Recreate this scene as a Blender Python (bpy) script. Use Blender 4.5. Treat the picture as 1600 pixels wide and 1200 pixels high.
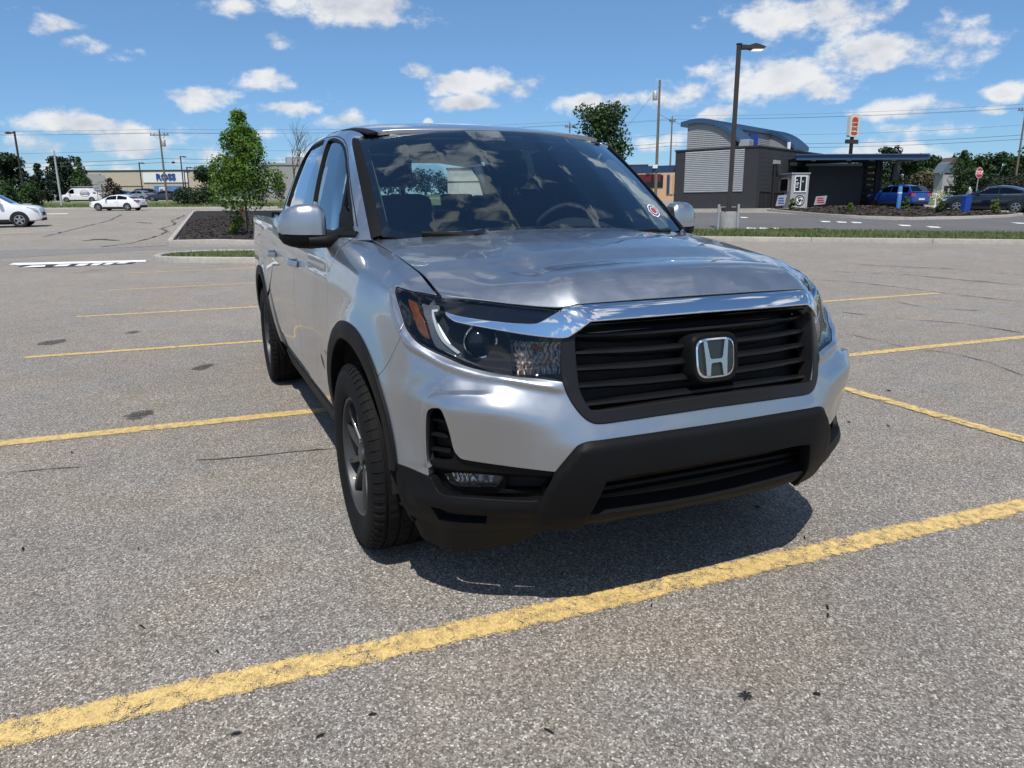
import bpy, bmesh, math, random
import numpy as np
from mathutils import Vector, Matrix
from mathutils.geometry import delaunay_2d_cdt
SC=bpy.context.scene; COL=SC.collection
for o in list(bpy.data.objects): bpy.data.objects.remove(o)
R=math.radians
# ---------------------------------------------------------------- camera (world = truck's own frame: x forward, y to its left)
CAM=np.array([2.7494,-1.5037,1.3261]); YAW,PITCH,ROLL,FPX=2.72519,.23885,-.00733,1138.5
fw=np.array([math.cos(YAW)*math.cos(PITCH),math.sin(YAW)*math.cos(PITCH),-math.sin(PITCH)])
rt=np.array([math.sin(YAW),-math.cos(YAW),0]); up=np.cross(rt,fw)
rt,up=rt*math.cos(ROLL)+up*math.sin(ROLL),-rt*math.sin(ROLL)+up*math.cos(ROLL)
cd=bpy.data.cameras.new('camera'); cam=bpy.data.objects.new('camera',cd); COL.objects.link(cam)
cam.matrix_world=Matrix(((rt[0],up[0],-fw[0],CAM[0]),(rt[1],up[1],-fw[1],CAM[1]),(rt[2],up[2],-fw[2],CAM[2]),(0,0,0,1)))
cd.sensor_width=36; cd.lens=36*FPX/1600; cd.clip_start=.05; cd.clip_end=6000
SC.camera=cam
# ---------------------------------------------------------------- light
SUN_DIR=np.array([.47,-.25,1.0]); SUN_DIR/=np.linalg.norm(SUN_DIR)
sd=bpy.data.lights.new('sun','SUN'); sd.energy=4.8; sd.angle=R(.53); sd.color=(1,.955,.88)
sun=bpy.data.objects.new('sun',sd); COL.objects.link(sun)
sun.rotation_euler=Vector(SUN_DIR).to_track_quat('Z','Y').to_euler(); sun.location=(0,0,30)
VS=SC.view_settings; VS.view_transform='Standard'; VS.look='None'; VS.exposure=0; VS.gamma=1; VS.use_curve_mapping=False
SC.cycles.use_denoising=True; SC.cycles.max_bounces=8; SC.cycles.transparent_max_bounces=16; SC.cycles.caustics_reflective=False; SC.cycles.caustics_refractive=False
# ---------------------------------------------------------------- sky with scattered cumulus
W=bpy.data.worlds.new('World');SC.world=W;W.use_nodes=True
def build_world():
    nt=W.node_tree;L=nt.links.new;bg=nt.nodes['Background']
    def nd(t,**k):
        n=nt2.nodes.new(t)
        for a,v in k.items(): setattr(n,a,v)
        return n
    # group: density of cloud in a direction
    g=bpy.data.node_groups.new('cloud_density','ShaderNodeTree');g.interface.new_socket('Dir',in_out='INPUT',socket_type='NodeSocketVector');g.interface.new_socket('Density',in_out='OUTPUT',socket_type='NodeSocketFloat');g.interface.new_socket('Shade',in_out='OUTPUT',socket_type='NodeSocketFloat')
    nt2=g;l=g.links.new;gi=nd('NodeGroupInput');go=nd('NodeGroupOutput')
    def math_(op,a,b=None,c=None,clamp=False):
        n=nd('ShaderNodeMath',operation=op,use_clamp=clamp)
        for i,v in enumerate((a,b,c)):
            if v is None: continue
            if isinstance(v,(int,float)): n.inputs[i].default_value=v
            else: l(v,n.inputs[i])
        return n.outputs[0]
    def mr(v,a,b,c,d,sm=True):
        n=nd('ShaderNodeMapRange',interpolation_type='SMOOTHSTEP' if sm else 'LINEAR');l(v,n.inputs[0])
        for i,x in enumerate((a,b,c,d)): n.inputs[i+1].default_value=x
        return n.outputs[0]
    # warp
    n1=nd('ShaderNodeTexNoise');n1.inputs['Scale'].default_value=9;n1.inputs['Detail'].default_value=3;l(gi.outputs[0],n1.inputs['Vector'])
    w=nd('ShaderNodeVectorMath',operation='MULTIPLY_ADD');l(n1.outputs['Color'],w.inputs[0]);w.inputs[1].default_value=(.05,.05,.03);l(gi.outputs[0],w.inputs[2])
    wd=nd('ShaderNodeVectorMath',operation='SUBTRACT');l(w.outputs[0],wd.inputs[0]);wd.inputs[1].default_value=(.025,.025,.015);d=wd.outputs[0]
    # flattened coordinates: noise is stretched sideways like cumulus decks
    sq=nd('ShaderNodeVectorMath',operation='MULTIPLY');l(gi.outputs[0],sq.inputs[0]);sq.inputs[1].default_value=(1,1,1.7)
    n2=nd('ShaderNodeTexNoise');n2.inputs['Scale'].default_value=15;n2.inputs['Detail'].default_value=9;n2.inputs['Roughness'].default_value=.60;l(sq.outputs[0],n2.inputs['Vector']);fb=n2.outputs['Fac']
    m=None
    for c,hw,hh,s in CLOUDS:
        c=np.array(c);a=np.cross(c,[0,0,1.]);a/=np.linalg.norm(a);b=np.cross(a,c)
        v=nd('ShaderNodeCombineXYZ')
        for k,(ax,q) in enumerate(((a,hw),(b,hh))):
            dt=nd('ShaderNodeVectorMath',operation='DOT_PRODUCT');l(d,dt.inputs[0]);dt.inputs[1].default_value=tuple(ax/q);l(dt.outputs['Value'],v.inputs[k])
        ln=nd('ShaderNodeVectorMath',operation='LENGTH');l(v.outputs[0],ln.inputs[0])
        o=mr(ln.outputs['Value'],0.0,1.55,s,0.0);m=o if m is None else math_('MAXIMUM',m,o)
    # outside the part of the sky drawn above: the same kind of clouds, scattered at random
    n3=nd('ShaderNodeTexNoise');n3.inputs['Scale'].default_value=4.2;n3.inputs['Detail'].default_value=2.5;l(sq.outputs[0],n3.inputs['Vector'])
    rnd=mr(n3.outputs['Fac'],.44,.64,0,.9)
    dt=nd('ShaderNodeVectorMath',operation='DOT_PRODUCT');l(gi.outputs[0],dt.inputs[0]);dt.inputs[1].default_value=CENT
    inside=mr(dt.outputs['Value'],.76,.86,1.0,0.0)
    rr=math_('MULTIPLY',rnd,inside);m=math_('MAXIMUM',m,rr)
    dens=math_('ADD',m,math_('MULTIPLY',math_('SUBTRACT',fb,.5),2.5))
    out=mr(dens,.38,.92,0,1);l(out,go.inputs[0])
    of=nd('ShaderNodeVectorMath',operation='ADD');l(sq.outputs[0],of.inputs[0]);of.inputs[1].default_value=(.010,-.012,.045)
    n4=nd('ShaderNodeTexNoise');n4.inputs['Scale'].default_value=15;n4.inputs['Detail'].default_value=4;n4.inputs['Roughness'].default_value=.55;l(of.outputs[0],n4.inputs['Vector'])
    df=math_('SUBTRACT',fb,n4.outputs['Fac']);core=mr(dens,.75,1.4,.0,.55);sh=math_('SUBTRACT',math_('ADD',math_('MULTIPLY',df,2.4),.80),core,clamp=True);l(sh,go.inputs[1])
    # world tree
    nt2=nt;l=nt.links.new
    tc=nd('ShaderNodeTexCoord');vec=tc.outputs['Generated']
    sk=nd('ShaderNodeTexSky');sk.sky_type='NISHITA';sk.sun_disc=False;sk.sun_elevation=math.asin(SUN_DIR[2]);sk.sun_rotation=math.atan2(SUN_DIR[0],SUN_DIR[1]);sk.altitude=250;sk.air_density=1.0;sk.dust_density=.25;sk.ozone_density=2.2
    tint=nd('ShaderNodeVectorMath',operation='MULTIPLY');l(sk.outputs[0],tint.inputs[0])
    spz=nd('ShaderNodeSeparateXYZ');l(vec,spz.inputs[0]);ez=mr(spz.outputs[2],0.0,.42,0,1);tm=nd('ShaderNodeMix',data_type='RGBA');l(ez,tm.inputs[0]);tm.inputs[6].default_value=SKYLOW;tm.inputs[7].default_value=SKYTINT;l(tm.outputs[2],tint.inputs[1])
    nv=nd('ShaderNodeVectorMath',operation='NORMALIZE');l(vec,nv.inputs[0]);q=nd('ShaderNodeGroup');q.node_tree=g;l(nv.outputs[0],q.inputs[0]);d0=q.outputs[0];sh=q.outputs[1]
    lo=(5.0,5.5,6.4,1);hi=(8.9,9.0,9.1,1)
    cm=nd('ShaderNodeMix',data_type='RGBA');l(sh,cm.inputs[0]);cm.inputs[6].default_value=lo;cm.inputs[7].default_value=hi
    cs=cm
    # clouds fade into the pale band at the horizon
    sp=nd('ShaderNodeSeparateXYZ');l(nv.outputs[0],sp.inputs[0]);hz=mr(sp.outputs[2],.0,.10,.72,1.0);al=math_('MULTIPLY',d0,hz);al=math_('MULTIPLY',al,.96)
    mx=nd('ShaderNodeMix',data_type='RGBA');l(al,mx.inputs[0]);l(tint.outputs[0],mx.inputs[6]);l(cs.outputs[2],mx.inputs[7])
    l(mx.outputs[2],bg.inputs[0]);bg.inputs[1].default_value=SKYSTR
SKYSTR=.096;SKYTINT=(.95,1.18,1.30,1);SKYLOW=(.60,.86,1.20,1)
def cl(d,w,h,s=1.0): return (d,w/1138,h/1138,s)
CENT=(-0.9121,0.4057,0.0594)
CLOUDS=[cl((-0.9460,0.2212,0.2369),105,40),cl((-0.9616,0.1347,0.2392),40,18,.8),cl((-0.9691,0.0866,0.2309),42,22,.9),cl((-0.9735,0.1195,0.1948),34,24,.85),cl((-0.9824,0.1095,0.1514),60,23,.9),cl((-0.9910,0.0367,0.1286),62,19,.95),cl((-0.9846,0.1301,0.1168),62,15,.85),
cl((-0.9779,-0.0877,0.1899),55,14,.6),cl((-0.9832,-0.0564,0.1739),55,17,.75),cl((-0.9908,-0.0988,0.0922),90,22,.9),cl((-0.9881,-0.1388,0.0663),50,20,.85),cl((-0.9962,-0.0466,0.0741),110,34,.85),cl((-0.9978,0.0140,0.0647),90,30,.7),cl((-0.9719,0.2111,0.1043),60,14,.85),cl((-0.9900,0.1109,0.0875),36,13,.75),
cl((-0.9420,0.2926,0.1643),40,14,.9),cl((-0.9270,0.3422,0.1537),55,22,.95),cl((-0.9015,0.4062,0.1491),75,26,1),cl((-0.9264,0.3544,0.1275),62,16,.95),cl((-0.8577,0.4981,0.1273),75,18,.9),cl((-0.8054,0.5780,0.1314),65,28,.8),cl((-0.7874,0.5970,0.1538),28,14,.7),cl((-0.7765,0.6209,0.1074),45,15,.8),
cl((-0.6939,0.6880,0.2123),135,42,1),cl((-0.6381,0.7512,0.1687),115,40,1),cl((-0.7327,0.6636,0.1509),95,46,.95),cl((-0.6839,0.7172,0.1340),60,22,.9),cl((-0.6261,0.7722,0.1084),75,22,.9),cl((-0.5935,0.7977,0.1064),38,16,.75),cl((-0.6079,0.7892,0.0871),80,20,.7),cl((-0.5526,0.8243,0.1235),36,14,.9),cl((-0.5615,0.8208,0.1049),22,10,.7),
cl((-0.9931,-0.1084,0.0445),170,24,.75),cl((-0.9876,0.1468,0.0552),120,24,.7),cl((-0.8132,0.5766,0.0786),60,22,.75),cl((-0.6686,0.7410,0.0623),150,18,.6),cl((-0.9461,0.3061,0.1060),11,6,.9),cl((-0.9116,0.4056,0.0674),200,18,.7),cl((-0.5607,0.8265,0.0501),90,20,.6)]
build_world()
# ================================================================ library
def lab(o,label=None,cat=None,group=None,kind=None):
    for k,v in (('label',label),('category',cat),('group',group),('kind',kind)):
        if v: o[k]=v
    return o
def link(name,me,mats,parent=None):
    o=bpy.data.objects.new(name,me); COL.objects.link(o)
    for m in (mats if isinstance(mats,(list,tuple)) else [mats]):
        if m is not None: me.materials.append(m)
    if parent is not None: o.parent=parent
    return o
def empty(name,loc=(0,0,0),rz=0,**k):
    o=bpy.data.objects.new(name,None); COL.objects.link(o); o.location=loc; o.rotation_euler=(0,0,rz); o.empty_display_size=.2
    return lab(o,k.get('label'),k.get('category',k.get('cat')),k.get('group'),k.get('kind'))
def mesh(name,V,F,mats,parent=None,smooth=False,mi=None,ang=None):
    me=bpy.data.meshes.new(name); me.from_pydata([tuple(map(float,v)) for v in V],[],F)
    if smooth or ang:
        me.polygons.foreach_set('use_smooth',[True]*len(me.polygons))
        if ang: me.set_sharp_from_angle(angle=R(ang))
    if mi is not None: me.polygons.foreach_set('material_index',mi)
    me.update(); return link(name,me,mats,parent)
class MB:
    """collects shapes and links them as one mesh"""
    def __init__(s): s.V=[];s.F=[];s.mi=[];s.m=0
    def add(s,V,F):
        n=len(s.V); s.V+=[tuple(v) for v in V]; s.F+=[tuple(i+n for i in f) for f in F]; s.mi+=[s.m]*len(F); return s
    def box(s,a,b,rz=0,piv=None):
        x0,y0,z0=a;x1,y1,z1=b
        V=[(x0,y0,z0),(x1,y0,z0),(x1,y1,z0),(x0,y1,z0),(x0,y0,z1),(x1,y0,z1),(x1,y1,z1),(x0,y1,z1)]
        if rz:
            px_,py_=piv or ((x0+x1)/2,(y0+y1)/2);c,d=math.cos(rz),math.sin(rz)
            V=[(px_+(x-px_)*c-(y-py_)*d,py_+(x-px_)*d+(y-py_)*c,z) for x,y,z in V]
        return s.add(V,[(3,2,1,0),(4,5,6,7),(0,1,5,4),(1,2,6,5),(2,3,7,6),(3,0,4,7)])
    def tube(s,pts,r,n=8,cap=True):
        pts=[Vector(p) for p in pts]; rr=r if isinstance(r,(list,tuple)) else [r]*len(pts); V=[];F=[]
        for i,p in enumerate(pts):
            d=(pts[min(i+1,len(pts)-1)]-pts[max(i-1,0)]).normalized()
            a=d.cross(Vector((0,0,1)) if abs(d.z)<.95 else Vector((1,0,0))).normalized();b=d.cross(a)
            for k in range(n):
                t=2*math.pi*k/n; V.append(p+(a*math.cos(t)+b*math.sin(t))*rr[i])
        for i in range(len(pts)-1):
            for k in range(n): F.append((i*n+k,i*n+(k+1)%n,(i+1)*n+(k+1)%n,(i+1)*n+k))
        if cap: F+= [tuple(range(n))[::-1],tuple((len(pts)-1)*n+k for k in range(n))]
        return s.add(V,F)
    def lathe(s,prof,n=32,axis='z',c=(0,0,0),close=False):
        """prof: (radius, height) pairs"""
        V=[];F=[];m=len(prof)
        for i in range(n):
            t=2*math.pi*i/n;ct,st=math.cos(t),math.sin(t)
            for r,h in prof:
                p={'z':(r*ct,r*st,h),'y':(r*ct,h,r*st),'x':(h,r*ct,r*st)}[axis]
                V.append((p[0]+c[0],p[1]+c[1],p[2]+c[2]))
        for i in range(n):
            j=(i+1)%n
            for k in range(m-1 if not close else m):
                l=(k+1)%m
                F.append((i*m+k,j*m+k,j*m+l,i*m+l))
        return s.add(V,F)
    def prism(s,poly,a,b,plane='xz'):
        """poly extruded along the third axis from a to b"""
        n=len(poly)
        f={'xz':lambda p,q:(p[0],q,p[1]),'yz':lambda p,q:(q,p[0],p[1]),'xy':lambda p,q:(p[0],p[1],q)}[plane]
        V=[f(p,a) for p in poly]+[f(p,b) for p in poly]
        F=[(i,(i+1)%n,(i+1)%n+n,i+n) for i in range(n)]
        F+=[tuple(range(n))[::-1],tuple(range(n,2*n))]
        return s.add(V,F)
    def build(s,name,mats,parent=None,ang=None,smooth=False,fix=True,bev=0):
        o=mesh(name,s.V,s.F,mats,None,smooth,s.mi if isinstance(mats,(list,tuple)) else None)
        if fix or bev:
            bm=bmesh.new();bm.from_mesh(o.data)
            if bev:
                bmesh.ops.remove_doubles(bm,verts=bm.verts,dist=1e-5)
                bmesh.ops.bevel(bm,geom=[e for e in bm.edges if len(e.link_faces)==2 and e.calc_face_angle(0)>.5],offset=bev,segments=2,affect='EDGES',profile=.6)
            bmesh.ops.recalc_face_normals(bm,faces=bm.faces);bm.to_mesh(o.data);bm.free()
        if ang:
            o.data.polygons.foreach_set('use_smooth',[True]*len(o.data.polygons)); o.data.set_sharp_from_angle(angle=R(ang))
        if parent is not None: o.parent=parent
        return o
def copy_tree(o,parent=None):
    c=o.copy(); COL.objects.link(c)
    if parent is not None: c.parent=parent
    for ch in o.children: copy_tree(ch,c)
    return c
# ---------------------------------------------------------------- materials
def N(nt,t,**k):
    n=nt.nodes.new(t)
    for a,v in k.items():
        if a.startswith('i_'):
            key=a[2:]; n.inputs[int(key) if key.isdigit() else key.replace('_',' ')].default_value=v
        else: setattr(n,a,v)
    return n
def newmat(name):
    m=bpy.data.materials.new(name); m.use_nodes=True; nt=m.node_tree
    return m,nt,nt.nodes['Principled BSDF']
def c4(c): return (c[0],c[1],c[2],1)
def mat(name,col,rough=.5,metal=0,coat=0,spec=.5,var=.12,vscale=6,bump=0,bscale=60,trans=0,ior=1.45,emit=None,estr=0,coatr=.03,var2=0,v2scale=.6,dist=.004):
    m,nt,b=newmat(name); L=nt.links.new
    b.inputs['Roughness'].default_value=rough;b.inputs['Metallic'].default_value=metal;b.inputs['Coat Weight'].default_value=coat;b.inputs['Coat Roughness'].default_value=coatr
    b.inputs['Specular IOR Level'].default_value=spec;b.inputs['Transmission Weight'].default_value=trans;b.inputs['IOR'].default_value=ior
    tc=N(nt,'ShaderNodeTexCoord')
    if var>0:
        no=N(nt,'ShaderNodeTexNoise',i_Scale=vscale,i_Detail=5.0,i_Roughness=.6);L(tc.outputs['Object'],no.inputs['Vector'])
        mr=N(nt,'ShaderNodeMapRange',i_1=.25,i_2=.75,i_3=1-var,i_4=1+var);L(no.outputs['Fac'],mr.inputs[0])
        f=mr.outputs[0]
        if var2>0:
            n2=N(nt,'ShaderNodeTexNoise',i_Scale=v2scale,i_Detail=3.0);L(tc.outputs['Object'],n2.inputs['Vector'])
            m2=N(nt,'ShaderNodeMapRange',i_1=.3,i_2=.7,i_3=1-var2,i_4=1+var2);L(n2.outputs['Fac'],m2.inputs[0])
            mm=N(nt,'ShaderNodeMath',operation='MULTIPLY');L(f,mm.inputs[0]);L(m2.outputs[0],mm.inputs[1]);f=mm.outputs[0]
        mx=N(nt,'ShaderNodeVectorMath',operation='SCALE');mx.inputs[0].default_value=col[:3];L(f,mx.inputs['Scale']);L(mx.outputs[0],b.inputs['Base Color'])
    else: b.inputs['Base Color'].default_value=c4(col)
    if bump>0:
        n3=N(nt,'ShaderNodeTexNoise',i_Scale=bscale,i_Detail=4.0);L(tc.outputs['Object'],n3.inputs['Vector'])
        bp=N(nt,'ShaderNodeBump',i_Strength=bump,i_Distance=dist);L(n3.outputs['Fac'],bp.inputs['Height']);L(bp.outputs[0],b.inputs['Normal'])
    if emit: b.inputs['Emission Color'].default_value=c4(emit);b.inputs['Emission Strength'].default_value=estr
    return m
def glassmat(name,tint,gloss=(.9,.95,1.0),ior=1.5,rough=0.0,boost=1.0):
    """thin sheet of glass: tinted see-through plus mirror by Fresnel"""
    m=bpy.data.materials.new(name);m.use_nodes=True;nt=m.node_tree;nt.nodes.clear();L=nt.links.new
    out=N(nt,'ShaderNodeOutputMaterial');mix=N(nt,'ShaderNodeMixShader');tr=N(nt,'ShaderNodeBsdfTransparent');gl=N(nt,'ShaderNodeBsdfGlossy')
    tr.inputs[0].default_value=c4(tint);gl.inputs['Color'].default_value=c4(gloss);gl.inputs['Roughness'].default_value=rough
    fr=N(nt,'ShaderNodeFresnel',i_IOR=ior);mu=N(nt,'ShaderNodeMath',operation='MULTIPLY',use_clamp=True);mu.inputs[1].default_value=boost
    L(fr.outputs[0],mu.inputs[0]);L(mu.outputs[0],mix.inputs[0]);L(tr.outputs[0],mix.inputs[1]);L(gl.outputs[0],mix.inputs[2]);L(mix.outputs[0],out.inputs[0])
    return m
def paintmat(name,col,metal=.9,rough=.36,flake=0.12):
    m,nt,b=newmat(name);L=nt.links.new
    b.inputs['Metallic'].default_value=metal;b.inputs['Roughness'].default_value=rough;b.inputs['Coat Weight'].default_value=1;b.inputs['Coat Roughness'].default_value=.02;b.inputs['Coat IOR'].default_value=1.55
    tc=N(nt,'ShaderNodeTexCoord');vo=N(nt,'ShaderNodeTexVoronoi',i_Scale=900.0);L(tc.outputs['Object'],vo.inputs['Vector'])
    no=N(nt,'ShaderNodeTexNoise',i_Scale=1.5,i_Detail=4.0);L(tc.outputs['Object'],no.inputs['Vector'])
    a=N(nt,'ShaderNodeMapRange',i_1=0.0,i_2=1.0,i_3=1-flake,i_4=1+flake);sp=N(nt,'ShaderNodeSeparateColor');L(vo.outputs['Color'],sp.inputs[0]);L(sp.outputs[0],a.inputs[0])
    d=N(nt,'ShaderNodeMapRange',i_1=.3,i_2=.7,i_3=.97,i_4=1.03);L(no.outputs['Fac'],d.inputs[0])
    mu=N(nt,'ShaderNodeMath',operation='MULTIPLY');L(a.outputs[0],mu.inputs[0]);L(d.outputs[0],mu.inputs[1])
    mx=N(nt,'ShaderNodeVectorMath',operation='SCALE');mx.inputs[0].default_value=col[:3];L(mu.outputs[0],mx.inputs['Scale']);L(mx.outputs[0],b.inputs['Base Color'])
    # a thin film of road dust low on the body
    n2=N(nt,'ShaderNodeTexNoise',i_Scale=14.0,i_Detail=6.0);L(tc.outputs['Object'],n2.inputs['Vector'])
    rr=N(nt,'ShaderNodeMapRange',i_1=.35,i_2=.75,i_3=rough-.03,i_4=rough+.06);L(n2.outputs['Fac'],rr.inputs[0]);L(rr.outputs[0],b.inputs['Roughness'])
    return m
# ---------------------------------------------------------------- panels cut out of a smooth surface
def resample(loop,h,sc):
    out=[];n=len(loop)
    for i in range(n):
        a=np.array(loop[i]);b=np.array(loop[(i+1)%n]);d=np.linalg.norm((b-a)*sc)
        k=max(1,int(math.ceil(d/h)))
        for j in range(k): out.append(a+(b-a)*j/k)
    return out
def area2(P): 
    x,y=P[:,0],P[:,1];return (x*np.roll(y,-1)-np.roll(x,-1)*y).sum()/2
def pip(P,Q):
    """even-odd test of points Q in polygon P"""
    x,y=Q[:,0],Q[:,1];ins=np.zeros(len(Q),bool);j=len(P)-1
    for i in range(len(P)):
        xi,yi=P[i];xj,yj=P[j]
        if yi!=yj: ins^=((yi>y)!=(yj>y))&(x<(xj-xi)*(y-yi)/(yj-yi)+xi)
        j=i
    return ins
def segdist(Q,A,Bq):
    d=Bq-A;L=(d*d).sum(1);D=np.full(len(Q),1e9)
    for k in range(len(A)):
        t=np.clip(((Q-A[k])@d[k])/max(L[k],1e-14),0,1);D=np.minimum(D,((Q-A[k]-t[:,None]*d[k])**2).sum(1))
    return np.sqrt(D)
def shrink(P,g):
    n=len(P);a=np.roll(P,1,0);b=np.roll(P,-1,0);e1=P-a;e2=b-P
    e1/=np.maximum(np.linalg.norm(e1,axis=1,keepdims=True),1e-9);e2/=np.maximum(np.linalg.norm(e2,axis=1,keepdims=True),1e-9)
    n1=np.stack([-e1[:,1],e1[:,0]],1);n2=np.stack([-e2[:,1],e2[:,0]],1);m=n1+n2;m/=np.maximum((m*n1).sum(1,keepdims=True),.35)*1
    return P+m*g
def panel(name,S,loop,m,parent,sc,h=.02,off=0,flange=.014,gap=0,holes=(),round_=.0015,hflange=None):
    """loop, holes: outlines in (s,t) of surface S; s<0 is the mirror half.  sc turns (s,t) into metres."""
    sc=np.array(sc,float);polys=[]
    for k,lp in enumerate([loop]+list(holes)):
        P=np.array(resample([np.array(q,float) for q in lp],h,sc))*sc
        keep=[i for i in range(len(P)) if np.linalg.norm(P[i]-P[i-1])>1e-4]; P=P[keep]
        if area2(P)<0: P=P[::-1]
        if gap: P=shrink(P,gap if k==0 else -gap)
        polys.append(P)
    lo=polys[0].min(0);hi=polys[0].max(0)
    gx=np.arange(lo[0]+h*.31,hi[0],h);gy_=np.arange(lo[1]+h*.37,hi[1],h*.866)
    G=np.array([(x+(h/2 if j%2 else 0),y) for j,y in enumerate(gy_) for x in gx]) if len(gx) and len(gy_) else np.zeros((0,2))
    if len(G):
        ok=pip(polys[0],G)
        for q in polys[1:]: ok&=~pip(q,G)
        G=G[ok]
        for q in polys:
            if len(G): G=G[segdist(G,q,np.roll(q,-1,0))>h*.42]
    V2=np.concatenate(polys+[G]) if len(G) else np.concatenate(polys)
    E=[];n0=0
    for q in polys: E+=[(n0+i,n0+(i+1)%len(q)) for i in range(len(q))];n0+=len(q)
    r=delaunay_2d_cdt([Vector(v) for v in V2],E,[],0,1e-7)
    W=np.array([tuple(v) for v in r[0]]);T=np.array([f for f in r[2] if len(f)==3])
    C=W[T].mean(1);ok=pip(polys[0],C)
    for q in polys[1:]: ok&=~pip(q,C)
    T=T[ok]
    a=W[T];cr=(a[:,1,0]-a[:,0,0])*(a[:,2,1]-a[:,0,1])-(a[:,1,1]-a[:,0,1])*(a[:,2,0]-a[:,0,0])
    T[cr<0]=T[cr<0][:,::-1];T=T[np.abs(cr)>1e-10]
    def ev(Q):
        s=Q[:,0]/sc[0];t=Q[:,1]/sc[1];sg=np.where(s<0,-1.,1.);P=S.ev(np.abs(s),t);n=S.normal(np.abs(s),t)
        o=off(np.abs(s),t) if callable(off) else off
        P=P+n*(o[:,None] if callable(off) else o);P[:,1]*=sg;n=n.copy();n[:,1]*=sg;return P,n
    P,n=ev(W)
    if callable(off):
        e=.004
        Px,_=ev(W+[e,0]);Py,_=ev(W+[0,e]);Mx,_=ev(W-[e,0]);My,_=ev(W-[0,e])
        nn=np.cross(Px-Mx,Py-My);nn/=np.maximum(np.linalg.norm(nn,axis=1,keepdims=True),1e-9);n=np.where((nn*n).sum(1,keepdims=True)>0,nn,-nn)
    V=[P];NN=[n];F=[tuple(int(i) for i in f) for f in T];cnt=len(P)
    # walls along the edges, found from the triangles themselves
    ed={}
    for f in T:
        for i in range(3): ed[(int(f[i]),int(f[(i+1)%3]))]=1
    bd={}
    for (i,j) in ed:
        if (j,i) not in ed: bd[i]=j
    seen=set()
    for st in list(bd):
        if st in seen: continue
        loop_=[];c=st
        while c not in seen and c in bd: seen.add(c);loop_.append(c);c=bd[c]
        if len(loop_)<3: continue
        L=np.array(loop_);p=P[L];nn=n[L];e=np.roll(p,-1,0)-np.roll(p,1,0);b=np.cross(e,nn);b/=np.maximum(np.linalg.norm(b,axis=1,keepdims=True),1e-9)
        q2=W[L];hole=area2(q2)<0
        fl=hflange if (hole and hflange is not None) else flange
        if fl<=0: continue
        rd=min(round_,fl*.4)
        A=p+b*rd*.7-nn*rd*.3;Bq=p+b*rd-nn*rd;Cq=p+b*rd-nn*fl;k=len(L)
        V+=[A,Bq,Cq];mid=(nn+b);mid/=np.linalg.norm(mid,axis=1,keepdims=True);NN+=[mid,b,b]
        for i in range(k):
            j=(i+1)%k
            F.append((int(L[j]),int(L[i]),cnt+i,cnt+j));F.append((cnt+j,cnt+i,cnt+k+i,cnt+k+j));F.append((cnt+k+j,cnt+k+i,cnt+2*k+i,cnt+2*k+j))
        cnt+=3*k
    V=np.concatenate(V);NN=np.concatenate(NN)
    me=bpy.data.meshes.new(name);me.from_pydata(V.tolist(),[],F)
    me.polygons.foreach_set('use_smooth',[True]*len(me.polygons));me.update()
    me.normals_split_custom_set_from_vertices(NN.tolist())
    return link(name,me,m,parent)
def mirror(loop): return [(-s,t) for s,t in loop]
def span(half):
    """closed outline from the right half given as a path that starts and ends on the centre line"""
    return [(-s,t) for s,t in half]+[(s,t) for s,t in reversed(half) if abs(s)>1e-6]
def both(fn):
    for sg in (1,-1): fn(sg)
def sgl(loop,sg): return [(s*sg,t) for s,t in loop]
def sweep(name,path,prof,m,parent,normals,closed=False,smooth=True,ang=40):
    """path: points; normals: per-point normal; prof: (along side vector, along normal) pairs"""
    P=np.array(path,float);Nn=np.array(normals,float);T=np.gradient(P,axis=0);T/=np.linalg.norm(T,axis=1,keepdims=True)
    Sd=np.cross(T,Nn);Sd/=np.linalg.norm(Sd,axis=1,keepdims=True);Nn=np.cross(Sd,T);k=len(prof);V=[];F=[]
    for i in range(len(P)):
        for a,b in prof: V.append(P[i]+Sd[i]*a+Nn[i]*b)
    for i in range(len(P)-1):
        for j in range(k): F.append((i*k+j,i*k+(j+1)%k,(i+1)*k+(j+1)%k,(i+1)*k+j))
    F+=[tuple(range(k)),tuple((len(P)-1)*k+j for j in range(k))[::-1]]
    b=MB();b.add(V,F);return b.build(name,m,parent,ang=ang)
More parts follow.
